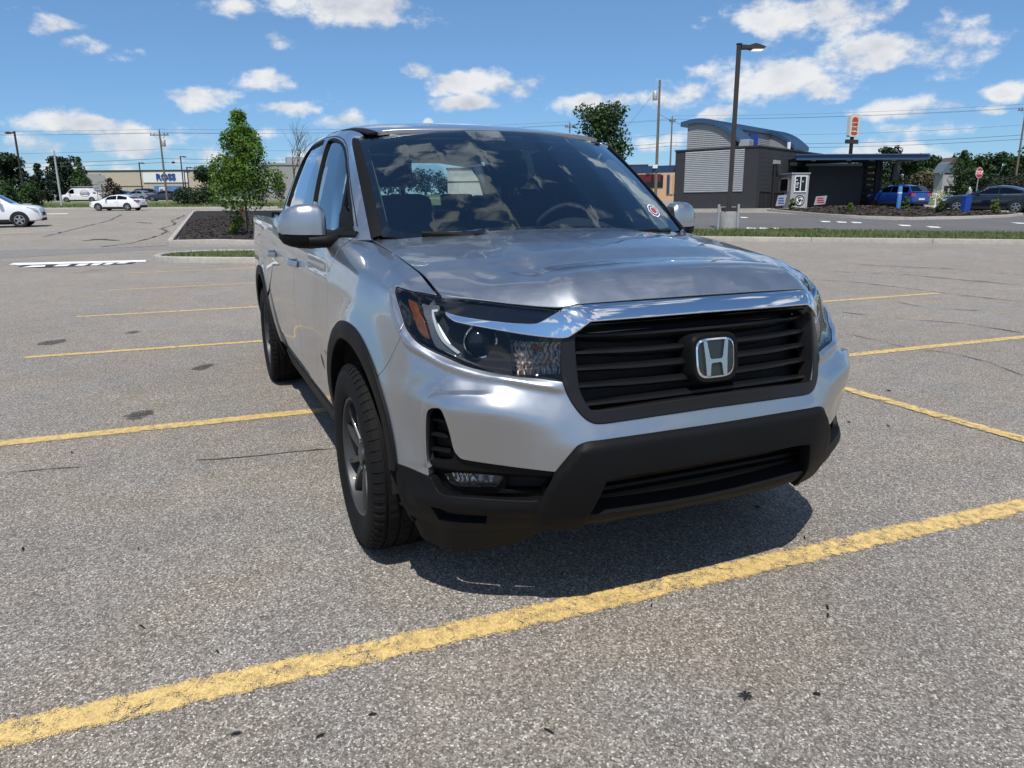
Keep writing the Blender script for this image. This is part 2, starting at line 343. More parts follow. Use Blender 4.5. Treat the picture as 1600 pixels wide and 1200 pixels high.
# ================================================================ the lot and its surroundings
FH=np.array([math.cos(YAW),math.sin(YAW)]);RH=np.array([math.sin(YAW),-math.cos(YAW)])
def zg(D):
    D=np.asarray(D,float);a=np.clip(D-8,0,6);return .026*a*a/12+.026*np.clip(D-14,0,150)
def wp(X,D,h=0):
    """X to the right of the viewing line, D along it, h above the ground there"""
    q=CAM[:2]+FH*D+RH*X;return (float(q[0]),float(q[1]),float(zg(D))+h)
def wdir(dX,dD): q=FH*dD+RH*dX;return math.atan2(q[1],q[0])
def to_xd(x,y): d=np.array([x,y])-CAM[:2];return float(d@RH),float(d@FH)
def sheet(name,poly,lift,m,parent=None,h=3.0,kind='structure',slabthick=0):
    """level sheet cut to an outline (X,D), laid on the ground"""
    P=np.array(resample([np.array(q,float) for q in poly],h,np.array([1.,1.])))
    if area2(P)<0:P=P[::-1]
    lo,hi=P.min(0),P.max(0);G=np.array([(x,y) for x in np.arange(lo[0]+h/2,hi[0],h) for y in np.arange(lo[1]+h/2,hi[1],h)]).reshape(-1,2)
    if len(G): G=G[pip(P,G)]
    if len(G): G=G[segdist(G,P,np.roll(P,-1,0))>h*.3]
    V2=np.concatenate([P,G]) if len(G) else P
    r=delaunay_2d_cdt([Vector(v) for v in V2],[(i,(i+1)%len(P)) for i in range(len(P))],[],0,1e-6)
    Wv=np.array([tuple(v) for v in r[0]]);T=[f for f in r[2]];C=np.array([Wv[list(f)].mean(0) for f in T]);ok=pip(P,C)
    b=MB();b.add([wp(x,d,lift) for x,d in Wv],[tuple(f) for f,k in zip(T,ok) if k]);o=b.build(name,m,parent)
    bm=bmesh.new();bm.from_mesh(o.data)
    for f in bm.faces:
        if f.normal.z<0:f.normal_flip()
    bm.to_mesh(o.data);bm.free()
    if kind:o['kind']=kind
    return o
def asphalt(name,cell,cols,rough=.85,bigvar=.10,tone=(1,1,1),bumpd=.004,crack=True):
    m,nt,b=newmat(name);L=nt.links.new;b.inputs['Roughness'].default_value=rough;b.inputs['Specular IOR Level'].default_value=.35
    tc=N(nt,'ShaderNodeTexCoord');P=tc.outputs['Object']
    vo=N(nt,'ShaderNodeTexVoronoi',i_Scale=cell);L(P,vo.inputs['Vector']);vo.inputs['Randomness'].default_value=1
    ve=N(nt,'ShaderNodeTexVoronoi',feature='DISTANCE_TO_EDGE',i_Scale=cell);L(P,ve.inputs['Vector'])
    v2=N(nt,'ShaderNodeTexVoronoi',i_Scale=cell*.43);L(P,v2.inputs['Vector'])
    sp=N(nt,'ShaderNodeSeparateColor');L(vo.outputs['Color'],sp.inputs[0])
    cr=N(nt,'ShaderNodeValToRGB');e=cr.color_ramp.elements
    while len(e)>1:e.remove(e[-1])
    for i,(p_,c) in enumerate(cols):
        q=e[0] if i==0 else e.new(p_);q.position=p_;q.color=(c[0]*tone[0],c[1]*tone[1],c[2]*tone[2],1)
    L(sp.outputs[0],cr.inputs[0])
    ed=N(nt,'ShaderNodeMapRange',i_1=.0,i_2=.12,i_3=.55,i_4=1.0);L(ve.outputs['Distance'],ed.inputs[0])
    mu=N(nt,'ShaderNodeVectorMath',operation='SCALE');L(cr.outputs[0],mu.inputs[0]);L(ed.outputs[0],mu.inputs['Scale'])
    no=N(nt,'ShaderNodeTexNoise',i_Scale=.35,i_Detail=6.0,i_Roughness=.6);L(P,no.inputs['Vector'])
    n2=N(nt,'ShaderNodeTexNoise',i_Scale=3.5,i_Detail=5.0,i_Roughness=.65);L(P,n2.inputs['Vector'])
    a=N(nt,'ShaderNodeMapRange',i_1=.3,i_2=.7,i_3=1-bigvar,i_4=1+bigvar);L(no.outputs['Fac'],a.inputs[0])
    a2=N(nt,'ShaderNodeMapRange',i_1=.3,i_2=.7,i_3=1-bigvar*.8,i_4=1+bigvar*.8);L(n2.outputs['Fac'],a2.inputs[0])
    k=N(nt,'ShaderNodeMath',operation='MULTIPLY');L(a.outputs[0],k.inputs[0]);L(a2.outputs[0],k.inputs[1])
    # oil stains: sparse dark spots
    n5=N(nt,'ShaderNodeTexNoise',i_Scale=.8,i_Detail=2.0);L(P,n5.inputs['Vector']);st=N(nt,'ShaderNodeMapRange',i_1=.68,i_2=.78,i_3=1,i_4=.72);L(n5.outputs['Fac'],st.inputs[0])
    k2=N(nt,'ShaderNodeMath',operation='MULTIPLY');L(k.outputs[0],k2.inputs[0]);L(st.outputs[0],k2.inputs[1])
    mu2=N(nt,'ShaderNodeVectorMath',operation='SCALE');L(mu.outputs[0],mu2.inputs[0]);L(k2.outputs[0],mu2.inputs['Scale'])
    # warm drift of tone
    n6=N(nt,'ShaderNodeTexNoise',i_Scale=1.3,i_Detail=3.0);L(P,n6.inputs['Vector']);wm=N(nt,'ShaderNodeMix',data_type='RGBA',blend_type='MULTIPLY');wm.inputs[0].default_value=1
    wr=N(nt,'ShaderNodeValToRGB');wr.color_ramp.elements[0].position=.35;wr.color_ramp.elements[0].color=(.97,.99,1.03,1);wr.color_ramp.elements[1].position=.65;wr.color_ramp.elements[1].color=(1.04,1.0,.95,1);L(n6.outputs['Fac'],wr.inputs[0]);L(mu2.outputs[0],wm.inputs[6]);L(wr.outputs[0],wm.inputs[7])
    L(wm.outputs[2],b.inputs['Base Color'])
    bh=N(nt,'ShaderNodeMath',operation='ADD');L(ed.outputs[0],bh.inputs[0]);L(sp.outputs[1],bh.inputs[1])
    bp=N(nt,'ShaderNodeBump',i_Strength=.8,i_Distance=bumpd);L(bh.outputs[0],bp.inputs['Height']);L(bp.outputs[0],b.inputs['Normal'])
    return m
M_ASPH=asphalt('chip_seal_asphalt',165,[(0,(.115,.102,.089)),(.30,(.205,.186,.165)),(.55,(.278,.253,.227)),(.80,(.352,.325,.295)),(.94,(.475,.45,.412)),(1,(.62,.595,.55))],tone=(1.06,1.048,1.03))
M_LANE=asphalt('lane_asphalt',150,[(0,(.12,.118,.118)),(.5,(.215,.21,.207)),(.85,(.29,.284,.28)),(1,(.42,.41,.40))],tone=(1.0,.985,.97),bigvar=.07,bumpd=.002)
M_DRIVE=asphalt('driveway_asphalt',150,[(0,(.06,.06,.062)),(.5,(.125,.124,.125)),(.85,(.175,.174,.175)),(1,(.27,.268,.268))],bigvar=.10,bumpd=.002)
M_CONC=mat('kerb_concrete',(.36,.338,.305),.9,var=.16,vscale=8,var2=.10,v2scale=.7,bump=.4,bscale=90,dist=.003)
M_CONCG=mat('base_concrete',(.27,.275,.27),.9,var=.14,vscale=5,bump=.3,bscale=60)
M_MULCH=mat('dark_mulch',(.022,.017,.0155),.95,var=.5,vscale=30,bump=1,bscale=45,dist=.05)
M_SOIL=mat('turf_soil',(.07,.075,.03),.95,var=.3,vscale=5,bump=.6,bscale=30,dist=.03)
def grassmat(name,c1,c2,c3):
    m,nt,b=newmat(name);L=nt.links.new;b.inputs['Roughness'].default_value=.75
    oi=N(nt,'ShaderNodeTexCoord');no=N(nt,'ShaderNodeTexNoise',i_Scale=1.2,i_Detail=5.0);L(oi.outputs['Object'],no.inputs['Vector'])
    n2=N(nt,'ShaderNodeTexNoise',i_Scale=14.0,i_Detail=3.0);L(oi.outputs['Object'],n2.inputs['Vector'])
    ad=N(nt,'ShaderNodeMath',operation='MULTIPLY_ADD');L(n2.outputs['Fac'],ad.inputs[0]);ad.inputs[1].default_value=.6;L(no.outputs['Fac'],ad.inputs[2])
    cr=N(nt,'ShaderNodeValToRGB');e=cr.color_ramp.elements;e[0].position=.55;e[0].color=c4(c1);e[1].position=1.05 if 0 else .98;e[1].color=c4(c3);q=e.new(.76);q.color=c4(c2);L(ad.outputs[0],cr.inputs[0]);L(cr.outputs[0],b.inputs['Base Color'])
    return m
M_GRASS=grassmat('grass_blades',(.045,.085,.018),(.085,.13,.03),(.16,.16,.06))
M_FAR=mat('far_ground',(.10,.13,.05),.95,var=.25,vscale=.05)
# ---- ground: one sheet to the horizon
def ground():
    Ds=[-60,-20,0,4,8,9,10,11,12,13,14]+list(range(18,170,6))+[180,220,300,450,700,1100,1800,3000];Xs=[-2500,-1200,-600,-300,-150,-80,-40,-20,-10,0,10,20,40,80,150,300,600,1200,2500]
    V=[wp(x,d) for d in Ds for x in Xs];n=len(Xs);F=[(i*n+j,i*n+j+1,(i+1)*n+j+1,(i+1)*n+j) for i in range(len(Ds)-1) for j in range(n-1)]
    o=mesh('ground',V,F,[M_ASPH,M_FAR],smooth=True,mi=[0 if Ds[i+1]<=124 else 1 for i in range(len(Ds)-1) for j in range(n-1)]);o['kind']='structure'
    bm=bmesh.new();bm.from_mesh(o.data)
    for f in bm.faces:
        if f.normal.z<0:f.normal_flip()
    bm.to_mesh(o.data);bm.free()
ground()
# lanes with a smoother, greyer surfacing
sheet('cross_lane',[(-12.48,18.03),(-9.84,20.20),(-3.0,18.9),(3.0,18.6),(3,22.2),(-7.23,21.27),(-9.86,21.28),(-14.20,20.57),(-40,20.4),(-40,17.2)],.004,M_LANE)
sheet('driveway',[(3.0,26.4),(8.88,26.34),(10.82,25.03),(15.82,22.87),(40,22.6),(40,44),(31,47),(27.5,40.5),(26.2,38.7),(23.41,35.84),(19.79,34.35),(17.58,34.04),(16.55,36.30),(16.03,41.44),(15.01,43.65),(13,45),(3,48)],.004,M_DRIVE)
# ---- kerbs in cast lengths
def kerb(name,path,w=.15,hh=.13,seg=3.0,rz=0,close=False,round_=.025,matl=None):
    P=np.array(path,float)
    if close:P=np.concatenate([P,P[:1]])
    d=np.r_[0,np.cumsum(np.linalg.norm(np.diff(P,axis=0),axis=1))];n=max(1,int(round(d[-1]/seg)))
    root=empty(name,(0,0,0),kind='structure');e=d[-1]/n
    prof=[(-w/2,-.1),(-w/2,hh-round_),(-w/2+round_*.3,hh-round_*.3),(-w/2+round_,hh),(w/2-round_,hh),(w/2-round_*.3,hh-round_*.3),(w/2,hh-round_),(w/2,-.1)]
    for k in range(n):
        a,bb=k*e+.006,(k+1)*e-.006;t=np.unique(np.r_[a,[x for x in d if a<x<bb],np.linspace(a,bb,4),bb]);X=np.interp(t,d,P[:,0]);Y=np.interp(t,d,P[:,1]);T=np.stack([np.gradient(X),np.gradient(Y)],1);T/=np.linalg.norm(T,axis=1,keepdims=True);Nn=np.stack([-T[:,1],T[:,0]],1);V=[];F=[]
        dz=random.uniform(-.004,.004)
        for i in range(len(t)):
            for q,z in prof: V.append(wp(X[i]+Nn[i,0]*q,Y[i]+Nn[i,1]*q,z+dz))
        m=len(prof)
        for i in range(len(t)-1):
            for j in range(m-1): F.append((i*m+j,i*m+j+1,(i+1)*m+j+1,(i+1)*m+j))
        F+=[tuple(range(m)),tuple((len(t)-1)*m+j for j in range(m))]
        b=MB();b.add(V,F);b.build('kerb_length',matl or M_CONC,root,ang=40)
    return root
random.seed(4);np.random.seed(4)
def arc(cx,cy,r,a0,a1,n=7,ry=None): return [(cx+r*math.cos(R(a)),cy+(ry or r)*math.sin(R(a))) for a in np.linspace(a0,a1,n)]
# small grass island behind the bays (left)
isl=[(-5.0,16.35)]+[(-6.5,16.55),(-7.6,16.75)]+[(-8.05,16.95),(-8.3,17.3),(-8.38,17.75),(-8.2,18.25),(-7.8,18.55),(-7.2,18.65)]+[(-5.0,18.5),(3.4,17.6),(3.6,17.2),(3.5,15.9),(3.2,15.55)]
kerb('island_kerb',isl,close=True,seg=2.6)
sheet('island_turf',[(x*.985-.0,16.95+(y-16.95)*.93+.12) for x,y in isl],.10,M_SOIL,h=.8)
# mulch island (left)
mi_=[(-7.48,22.01),(-9.0,22.55),(-10.24,22.28),(-14.05,31.89),(-22.26,52.63),(-19.5,52.8),(-15.0,52.8),(-7.0,52.5),(-3.5,40),(-2.2,30),(-2.0,22.6)]
kerb('mulch_island_kerb',mi_,close=True,seg=3.0)
sheet('mulch_bed',[(-2.2,22.75),(-10.2,22.75),(-13.96,31.88),(-22.0,52.4),(-7.2,52.3),(-3.8,40),(-2.5,30)],.11,M_MULCH,h=1.5)
# grass strip and kerbs in front of the driveway (right)
kerb('strip_kerb',[(2.6,23.2),(7.20,21.84),(9.21,21.26),(11.63,20.66),(13.85,19.98),(40,17.9)],seg=3.2)
kerb('driveway_kerb',[(2.6,26.4),(8.67,26.38),(10.96,25.36),(16.10,23.29),(40,22.9)],hh=.06,w=.18,seg=3.2)
sheet('strip_turf',[(2.7,23.3),(7.26,22.02),(9.29,21.43),(11.73,20.84),(13.97,20.15),(40,18.0),(40,22.8),(16.01,23.15),(10.87,25.16),(8.59,26.16),(2.7,26.3)],.10,M_SOIL,h=1.0)
# mulch bed of the restaurant
mb=[(25.82,37.76),(24.04,36.10),(20.78,34.51),(18.28,34.26),(16.84,36.25),(16.33,39.55),(16.23,43.93),(16.29,47.39),(19.5,49.0),(22,52.2),(27,53.3),(27.16,49.49),(26.63,45.66),(26.32,40.33)]
kerb('restaurant_kerb',mb,close=True,seg=4)
def inset(P,k):
    P=np.array(P);c=P.mean(0);return [tuple(c+(q-c)*k) for q in P]
sheet('restaurant_mulch',[tuple(q) for q in shrink(np.array(mb) if area2(np.array(mb))>0 else np.array(mb)[::-1],.12)],.12,M_MULCH,h=1.5)
# far side: verge, road, lawn
sheet('verge_grass',[(-43.96,64.56),(-25.26,63.27),(-14,62.5),(-2,62),(-2,98),(-20,98),(-56,96),(-90,96),(-90,64.5)],.10,M_GRASS,h=4)
kerb('verge_kerb',[(-90,64.3),(-43.39,63.72),(-33.87,63.21),(-25.02,62.65),(-14,62.3),(-2,61.8)],hh=.14,w=.2,seg=6)
sheet('far_lawn',[(27.5,60),(60,52),(110,60),(110,140),(28,140)],.05,M_GRASS,h=6)
# ---- blades of grass, chips of mulch: nobody could count them
def scatter(name,poly,n,lift,size,m,mode,label=None,seed=1,hgt=.05):
    rg=np.random.default_rng(seed);P=np.array(poly,float);lo,hi=P.min(0),P.max(0);Q=np.zeros((0,2))
    while len(Q)<n:
        q=rg.uniform(lo,hi,(n,2));Q=np.concatenate([Q,q[pip(P,q)]])
    Q=Q[:n];base=CAM[:2]+Q[:,1:]*FH+Q[:,:1]*RH;z=zg(Q[:,1])+lift;a=rg.uniform(0,6.283,n);s=size*rg.uniform(.5,1.4,n)
    if mode=='blade':
        h=hgt*rg.uniform(.5,1.5,n);dx=np.stack([np.cos(a),np.sin(a)],1)*s[:,None];tip=base+rg.normal(0,1,(n,2))*h[:,None]*.5
        V=np.stack([np.c_[base-dx,z],np.c_[base+dx,z],np.c_[tip,z+h]],1).reshape(-1,3);F=np.arange(3*n).reshape(-1,3)
    else:
        t=rg.uniform(-.5,.5,n);u=np.stack([np.cos(a),np.sin(a)],1);v=np.stack([-np.sin(a),np.cos(a)],1);l=s[:,None];w=s[:,None]*rg.uniform(.2,.5,n)[:,None]
        V=np.stack([np.c_[base-u*l-v*w,z],np.c_[base+u*l-v*w,z+s*t],np.c_[base+u*l+v*w,z+s*t+s*.3],np.c_[base-u*l+v*w,z+s*.2]],1).reshape(-1,3);F=np.arange(4*n).reshape(-1,4)
    me=bpy.data.meshes.new(name);me.from_pydata(V.tolist(),[],F.tolist());o=link(name,me,m);o['kind']='stuff';return o
scatter('grass',[(-5.0,16.5),(-7.6,16.9),(-8.1,17.3),(-8.15,17.8),(-7.6,18.45),(-5,18.4),(3.3,17.5),(3.3,15.8)],9000,.09,.008,M_GRASS,'blade',seed=2,hgt=.07)
scatter('grass',[(3,23.4),(7.28,22.10),(14.00,20.20),(22,19.6),(22,23),(15.95,23.06),(8.55,26.01),(3,26.2)],26000,.09,.010,M_GRASS,'blade',seed=3,hgt=.085)
scatter('verge_blades',[(-44.54,65.43),(-25.43,63.68),(-14,62.7),(-14,78),(-40,80),(-60,66)],9000,.09,.03,M_GRASS,'blade',seed=5,hgt=.16)
M_CHIP=mat('mulch_chip',(.05,.036,.028),.9,var=.6,vscale=12)
scatter('mulch',[(-2.3,22.9),(-10.1,22.9),(-13.93,31.87),(-17,42),(-4,40),(-2.6,30)],9000,.125,.045,M_CHIP,'chip',seed=6)
scatter('mulch',mb,4000,.13,.07,M_CHIP,'chip',seed=7)
# ---- painted markings
def paintline(name,col,wear=.5,edge=True):
    m=bpy.data.materials.new(name);m.use_nodes=True;nt=m.node_tree;b=nt.nodes['Principled BSDF'];L=nt.links.new;b.inputs['Roughness'].default_value=.7
    tc=N(nt,'ShaderNodeTexCoord');P=tc.outputs['Object']
    n1=N(nt,'ShaderNodeTexNoise',i_Scale=22.0,i_Detail=7.0,i_Roughness=.7);L(P,n1.inputs['Vector'])
    n2=N(nt,'ShaderNodeTexNoise',i_Scale=2.2,i_Detail=3.0);L(P,n2.inputs['Vector'])
    vo=N(nt,'ShaderNodeTexVoronoi',feature='DISTANCE_TO_EDGE',i_Scale=165.0);L(P,vo.inputs['Vector'])
    vc=N(nt,'ShaderNodeTexVoronoi',i_Scale=165.0);L(P,vc.inputs['Vector']);sp=N(nt,'ShaderNodeSeparateColor');L(vc.outputs['Color'],sp.inputs[0])
    # cracks that run across the stripe
    w1=N(nt,'ShaderNodeTexNoise',i_Scale=5.0,i_Detail=4.0);L(P,w1.inputs['Vector']);wv=N(nt,'ShaderNodeVectorMath',operation='MULTIPLY_ADD');L(w1.outputs['Color'],wv.inputs[0]);wv.inputs[1].default_value=(.35,.35,.35);L(P,wv.inputs[2])
    vk=N(nt,'ShaderNodeTexVoronoi',feature='DISTANCE_TO_EDGE',i_Scale=3.2);L(wv.outputs[0],vk.inputs['Vector'])
    ck=N(nt,'ShaderNodeMapRange',i_1=.004,i_2=.016,i_3=.11,i_4=0.0);L(vk.outputs['Distance'],ck.inputs[0])
    k=N(nt,'ShaderNodeMath',operation='MULTIPLY_ADD');L(n2.outputs['Fac'],k.inputs[0]);k.inputs[1].default_value=.35;L(n1.outputs['Fac'],k.inputs[2])
    e=N(nt,'ShaderNodeMapRange',i_1=0.0,i_2=.14,i_3=.16,i_4=-.03);L(vo.outputs['Distance'],e.inputs[0])
    k2=N(nt,'ShaderNodeMath',operation='ADD');L(k.outputs[0],k2.inputs[0]);L(e.outputs[0],k2.inputs[1])
    at_=N(nt,'ShaderNodeAttribute');at_.attribute_name='across';ab=N(nt,'ShaderNodeMath',operation='ABSOLUTE');L(at_.outputs['Fac'],ab.inputs[0]);ee=N(nt,'ShaderNodeMapRange',i_1=.62,i_2=1.0,i_3=0.0,i_4=.26);L(ab.outputs[0],ee.inputs[0])
    k4=N(nt,'ShaderNodeMath',operation='ADD');L(k2.outputs[0],k4.inputs[0]);L(ee.outputs[0],k4.inputs[1])
    k3=N(nt,'ShaderNodeMath',operation='ADD');L(k4.outputs[0],k3.inputs[0]);L(ck.outputs[0],k3.inputs[1])
    th=N(nt,'ShaderNodeMapRange',i_1=.93-.16*wear,i_2=.97-.16*wear,i_3=1,i_4=0);L(k3.outputs[0],th.inputs[0]);L(th.outputs[0],b.inputs['Alpha'])
    cr=N(nt,'ShaderNodeMapRange',i_1=0,i_2=1,i_3=.78,i_4=1.18);L(sp.outputs[0],cr.inputs[0]);c2=N(nt,'ShaderNodeMapRange',i_1=.3,i_2=.7,i_3=.86,i_4=1.1);L(n2.outputs['Fac'],c2.inputs[0]);mm=N(nt,'ShaderNodeMath',operation='MULTIPLY');L(cr.outputs[0],mm.inputs[0]);L(c2.outputs[0],mm.inputs[1])
    sc=N(nt,'ShaderNodeVectorMath',operation='SCALE');sc.inputs[0].default_value=col;L(mm.outputs[0],sc.inputs['Scale']);L(sc.outputs[0],b.inputs['Base Color'])
    bp=N(nt,'ShaderNodeBump',i_Strength=.6,i_Distance=.003);L(vo.outputs['Distance'],bp.inputs['Height']);L(bp.outputs[0],b.inputs['Normal'])
    return m
M_YEL=paintline('yellow_paint',(.64,.455,.18),.95);M_YELW=paintline('worn_yellow_paint',(.56,.43,.19),1.15);M_WHITE=paintline('white_paint',(.78,.78,.77),.25)
TH=-.0401;NL=np.array([math.cos(TH),math.sin(TH)]);TL=np.array([-NL[1],NL[0]])
def stripe(name,a,b,w,m,lift=.004,along='n',jag=.0015,label=None):
    """painted stripe between two points of the bay grid (n across the bays, t along them)"""
    a=np.array(a,float);b=np.array(b,float);L_=np.linalg.norm(b-a);d=(b-a)/L_;s=np.array([-d[1],d[0]]);n=max(2,int(L_/.05));V=[];F=[];rg=np.random.default_rng(int(abs(a[0]*97+b[1]*31))+3)
    for i in range(n+1):
        c=a+d*L_*i/n
        for sg in (-1,1):
            q=c+s*sg*(w/2*1.12+rg.normal(0,jag));p_=NL*q[0]+TL*q[1];X,D=to_xd(*p_);V.append((p_[0],p_[1],float(zg(D))+lift))
    for i in range(n):F.append((2*i,2*i+2,2*i+3,2*i+1))
    o=mesh(name,V,F,m);o['kind']='structure'
    if o.data.polygons[0].normal.z<0:o.data.flip_normals()
    at_=o.data.attributes.new('across','FLOAT','POINT');at_.data.foreach_set('value',[(-1.0,1.0)[i%2] for i in range(len(V))]);return o
LN=[.806-2.8735*k for k in range(6)];LN[4]-=.12;
for k,c in enumerate(LN):
    off=(0,0,-.06,.03,0,0)[k]
    stripe('bay_line',(c+off,-3.15),(c+off,8.6),.125 if k<2 else .11,M_YEL if k<4 else M_YELW)
stripe('bay_line',(2.6,2.80),(-13.6,2.80),.115,M_YEL,lift=.008)
for c in (.806+2.8735,.806+5.747): stripe('bay_line',(c,-3.15),(c,8.6),.12,M_YEL)
# white stop bar with a hatched band by the island
def xdquad(name,P,m,lift=.008):
    V=[wp(x,d,lift) for x,d in P];o=mesh(name,V,[tuple(range(len(P)))],m);o['kind']='structure'
    if o.data.polygons[0].normal.z<0:
        o.data.flip_normals()
    return o
xdquad('stop_bar',[(-11.21,16.44),(-11.32,16.79),(-8.56,17.29),(-8.36,16.88),(-10.90,16.33)],M_WHITE)
M_TAR=mat('fresh_tar',(.03,.03,.033),.7,var=.2)
xdquad('hatch_ground',[(-10.70,15.98),(-10.78,16.27),(-8.54,16.84),(-8.47,16.43),(-10.08,15.70)],M_TAR,lift=.006)
for q in ([(-10.52,16.17),(-10.25,16.23),(-10.09,15.93),(-10.50,15.76)],[(-10.04,16.35),(-9.79,16.42),(-9.66,16.01),(-9.93,15.95)],[(-9.64,16.46),(-9.44,16.51),(-9.32,16.09),(-9.51,16.05)],[(-9.35,16.53),(-9.16,16.57),(-9.07,16.15),(-9.22,16.11)],[(-9.10,16.62),(-8.94,16.65),(-8.86,16.27),(-9.00,16.23)],[(-8.86,16.71),(-8.66,16.73),(-8.64,16.50),(-8.84,16.46)]):
    xdquad('hatch_mark',q,M_WHITE,lift=.010)
# faint worn bay lines in the far lot, arrows and dashes on the driveway
xdquad('faded_line',[(-32.82,52.05),(-30.99,52.41),(-30.34,51.30),(-32.14,50.95)],M_WHITE)
xdquad('faded_line',[(-22.81,35.09),(-21.40,35.65),(-21.17,35.26),(-22.53,34.64)],M_YELW)
xdquad('faded_line',[(-19.69,28.69),(-18.74,29.14),(-18.57,28.87),(-19.46,28.35)],M_YELW)
for x_,d_ in ((11.75,37.90),(13.87,33.07),(14.32,32.47),(14.77,32.04),(9.07,28.36),(9.51,28.22),(9.96,27.98),(15.54,29.56),(15.99,28.32),(20.80,30.59)):
    xdquad('lane_arrow',[(x_-.2,d_-.35),(x_+.1,d_+.6),(x_+.32,d_+.1),(x_+.05,d_-.6)],M_WHITE,lift=.012)
# ================================================================ buildings
def textmesh(s,size,depth,m,name,parent=None,bold=0.0,sx=1.0,align='CENTER'):
    cu=bpy.data.curves.new('t','FONT');cu.body=s;cu.size=size;cu.extrude=depth;cu.align_x=align;cu.align_y='CENTER';cu.offset=bold;cu.resolution_u=3
    o=bpy.data.objects.new('t',cu);COL.objects.link(o);dg=bpy.context.evaluated_depsgraph_get();me=bpy.data.meshes.new_from_object(o.evaluated_get(dg));bpy.data.objects.remove(o)
    if sx!=1:
        for v in me.vertices:v.co.x*=sx
    me.name=name;r=link(name,me,m,parent);return r
M_DGREY=mat('dark_grey_block',(.033,.035,.040),.8,var=.10,vscale=2,bump=.3,bscale=30)
M_SIDING=mat('pale_corrugated_metal',(.36,.375,.39),.45,metal=.0,var=.06,vscale=2)
M_SIDING2=mat('grey_lap_siding',(.27,.275,.285),.55,var=.06,vscale=2)
M_BLUE=mat('blue_metal_roof',(.042,.092,.180),.38,metal=.2,var=.07,vscale=1.5)
M_NAVY=mat('navy_fascia',(.022,.05,.115),.45,var=.08)
M_NAVYB=mat('slate_blue_fascia',(.035,.075,.145),.45,var=.06)
M_BDOOR=mat('blue_door',(.02,.045,.30),.5,var=.05)
M_SOFF=mat('black_soffit',(.012,.012,.014),.8,var=.1)
M_WHT=mat('white_metal',(.72,.73,.73),.5,var=.05)
M_LGREY=mat('light_grey_panel',(.33,.335,.345),.6,var=.06)
M_WGL=glassmat('dark_window',(.02,.025,.03),ior=1.5,boost=1.2)
M_BEIGE=mat('beige_render',(.46,.395,.31),.9,var=.05,vscale=1)
M_BEIGE2=mat('pale_beige_panel',(.60,.56,.48),.9,var=.04)
M_ORANGE=mat('peach_render',(.55,.36,.22),.9,var=.06)
M_RBLUE=mat('sign_blue',(.018,.06,.25),.5,var=.03)
M_BROWN=mat('bronze_metal',(.035,.028,.025),.5,var=.08)
M_GREYR=mat('grey_render',(.30,.30,.29),.9,var=.06)
# ---- the fast food building: origin at its near corner, x along its right-hand front, y along its panelled flank
KX,KD=16.1,49.4
def root_at(name,X,D,h,rz,**k): return empty(name,wp(X,D,h),rz,**k)
rzq=wdir(.667,.745)
BR=root_at('restaurant_building',KX,KD,0,rzq,label='dark grey fast food building with curved blue roofs and pale corrugated wall panels',category='restaurant')
# in this frame: +x = away to the right, +y = away to the left
b=MB();b.box((0,0,-.5),(8.3,6.05,3.98));b.build('wall',M_DGREY,BR)
b=MB();
for a,c in (((0-.05,-.05,3.98),(8.35,.16,4.08)),((-.05,.16,3.98),(.16,6.1,4.08)),((8.14,.16,3.98),(8.35,6.1,4.08)),((.16,5.89,3.98),(8.14,6.1,4.08))): b.box(a,c)
b.build('parapet_cap',M_DGREY,BR)
# panelled flank: ribbed sheets (each course a panel)
for k in range(22):
    z=1.18+k*(2.72/22);b=MB();h=2.72/22
    b.prism([(-.003,z),(-.050,z+h*.30),(-.050,z+h*.70),(-.003,z+h*.98)],.95,5.25,'xz');b.build('panel',M_SIDING,BR)
for k in range(13):
    z=.25+k*.28
    b=MB();b.box((.15,-.012,z),(8.2,-.002,z+.27));b.build('block_course',M_DGREY,BR)
# tower with curved roof
RP=[(1.45,4.62),(1.9,5.02),(2.4,5.40),(3.0,5.72),(3.6,5.92),(4.3,6.02),(4.9,6.00),(5.7,5.86)]
def arcroof(x0,x1,y0,name):
    pts=[p for p in RP if p[0]>=y0];
    if pts[0][0]>y0: z=np.interp(y0,[p[0] for p in RP],[p[1] for p in RP]);pts=[(y0,float(z))]+pts
    ys=np.linspace(pts[0][0],pts[-1][0],22);zs=np.interp(ys,[p[0] for p in pts],[p[1] for p in pts]);k=np.array([.25,.5,.25]);z2=zs.copy();z2[1:-1]=zs[:-2]*.25+zs[1:-1]*.5+zs[2:]*.25
    b=MB();V=[];F=[];n=len(ys)
    for x in (x0,x1):
        V+=[(x,y,z) for y,z in zip(ys,z2)]+[(x,y,z-.26) for y,z in zip(ys,z2)]
    for i in range(n-1):
        F+=[(i,i+1,2*n+i+1,2*n+i),(n+i,3*n+i,3*n+i+1,n+i+1),(i,n+i,n+i+1,i+1),(2*n+i,2*n+i+1,3*n+i+1,3*n+i)]
    F+=[(0,2*n,3*n,n),(n-1,2*n-1,4*n-1,3*n-1)]
    b.add(V,F);o=b.build(name,M_BLUE,BR,ang=25)
    m=max(2,int(round((x1-x0)/.42)))
    for j in range(m+1):
        x=x0+.03+(x1-x0-.06)*j/m;s=MB();V=[];F=[]
        for y,z in zip(ys,z2): V+=[(x-.018,y,z-.004),(x-.018,y,z+.045),(x+.018,y,z+.045),(x+.018,y,z-.004)]
        for i in range(n-1):
            for q in range(3):F.append((i*4+q,i*4+q+1,(i+1)*4+q+1,(i+1)*4+q))
        F+=[(0,1,2,3),tuple((n-1)*4+q for q in range(4))];s.add(V,F);s.build('standing_seam',M_BLUE,o,ang=25)
    return o
arcroof(-.12,2.1,1.45,'curved_roof');arcroof(2.11,9.5,3.3,'curved_roof');arcroof(9.51,12.5,1.45,'curved_roof')
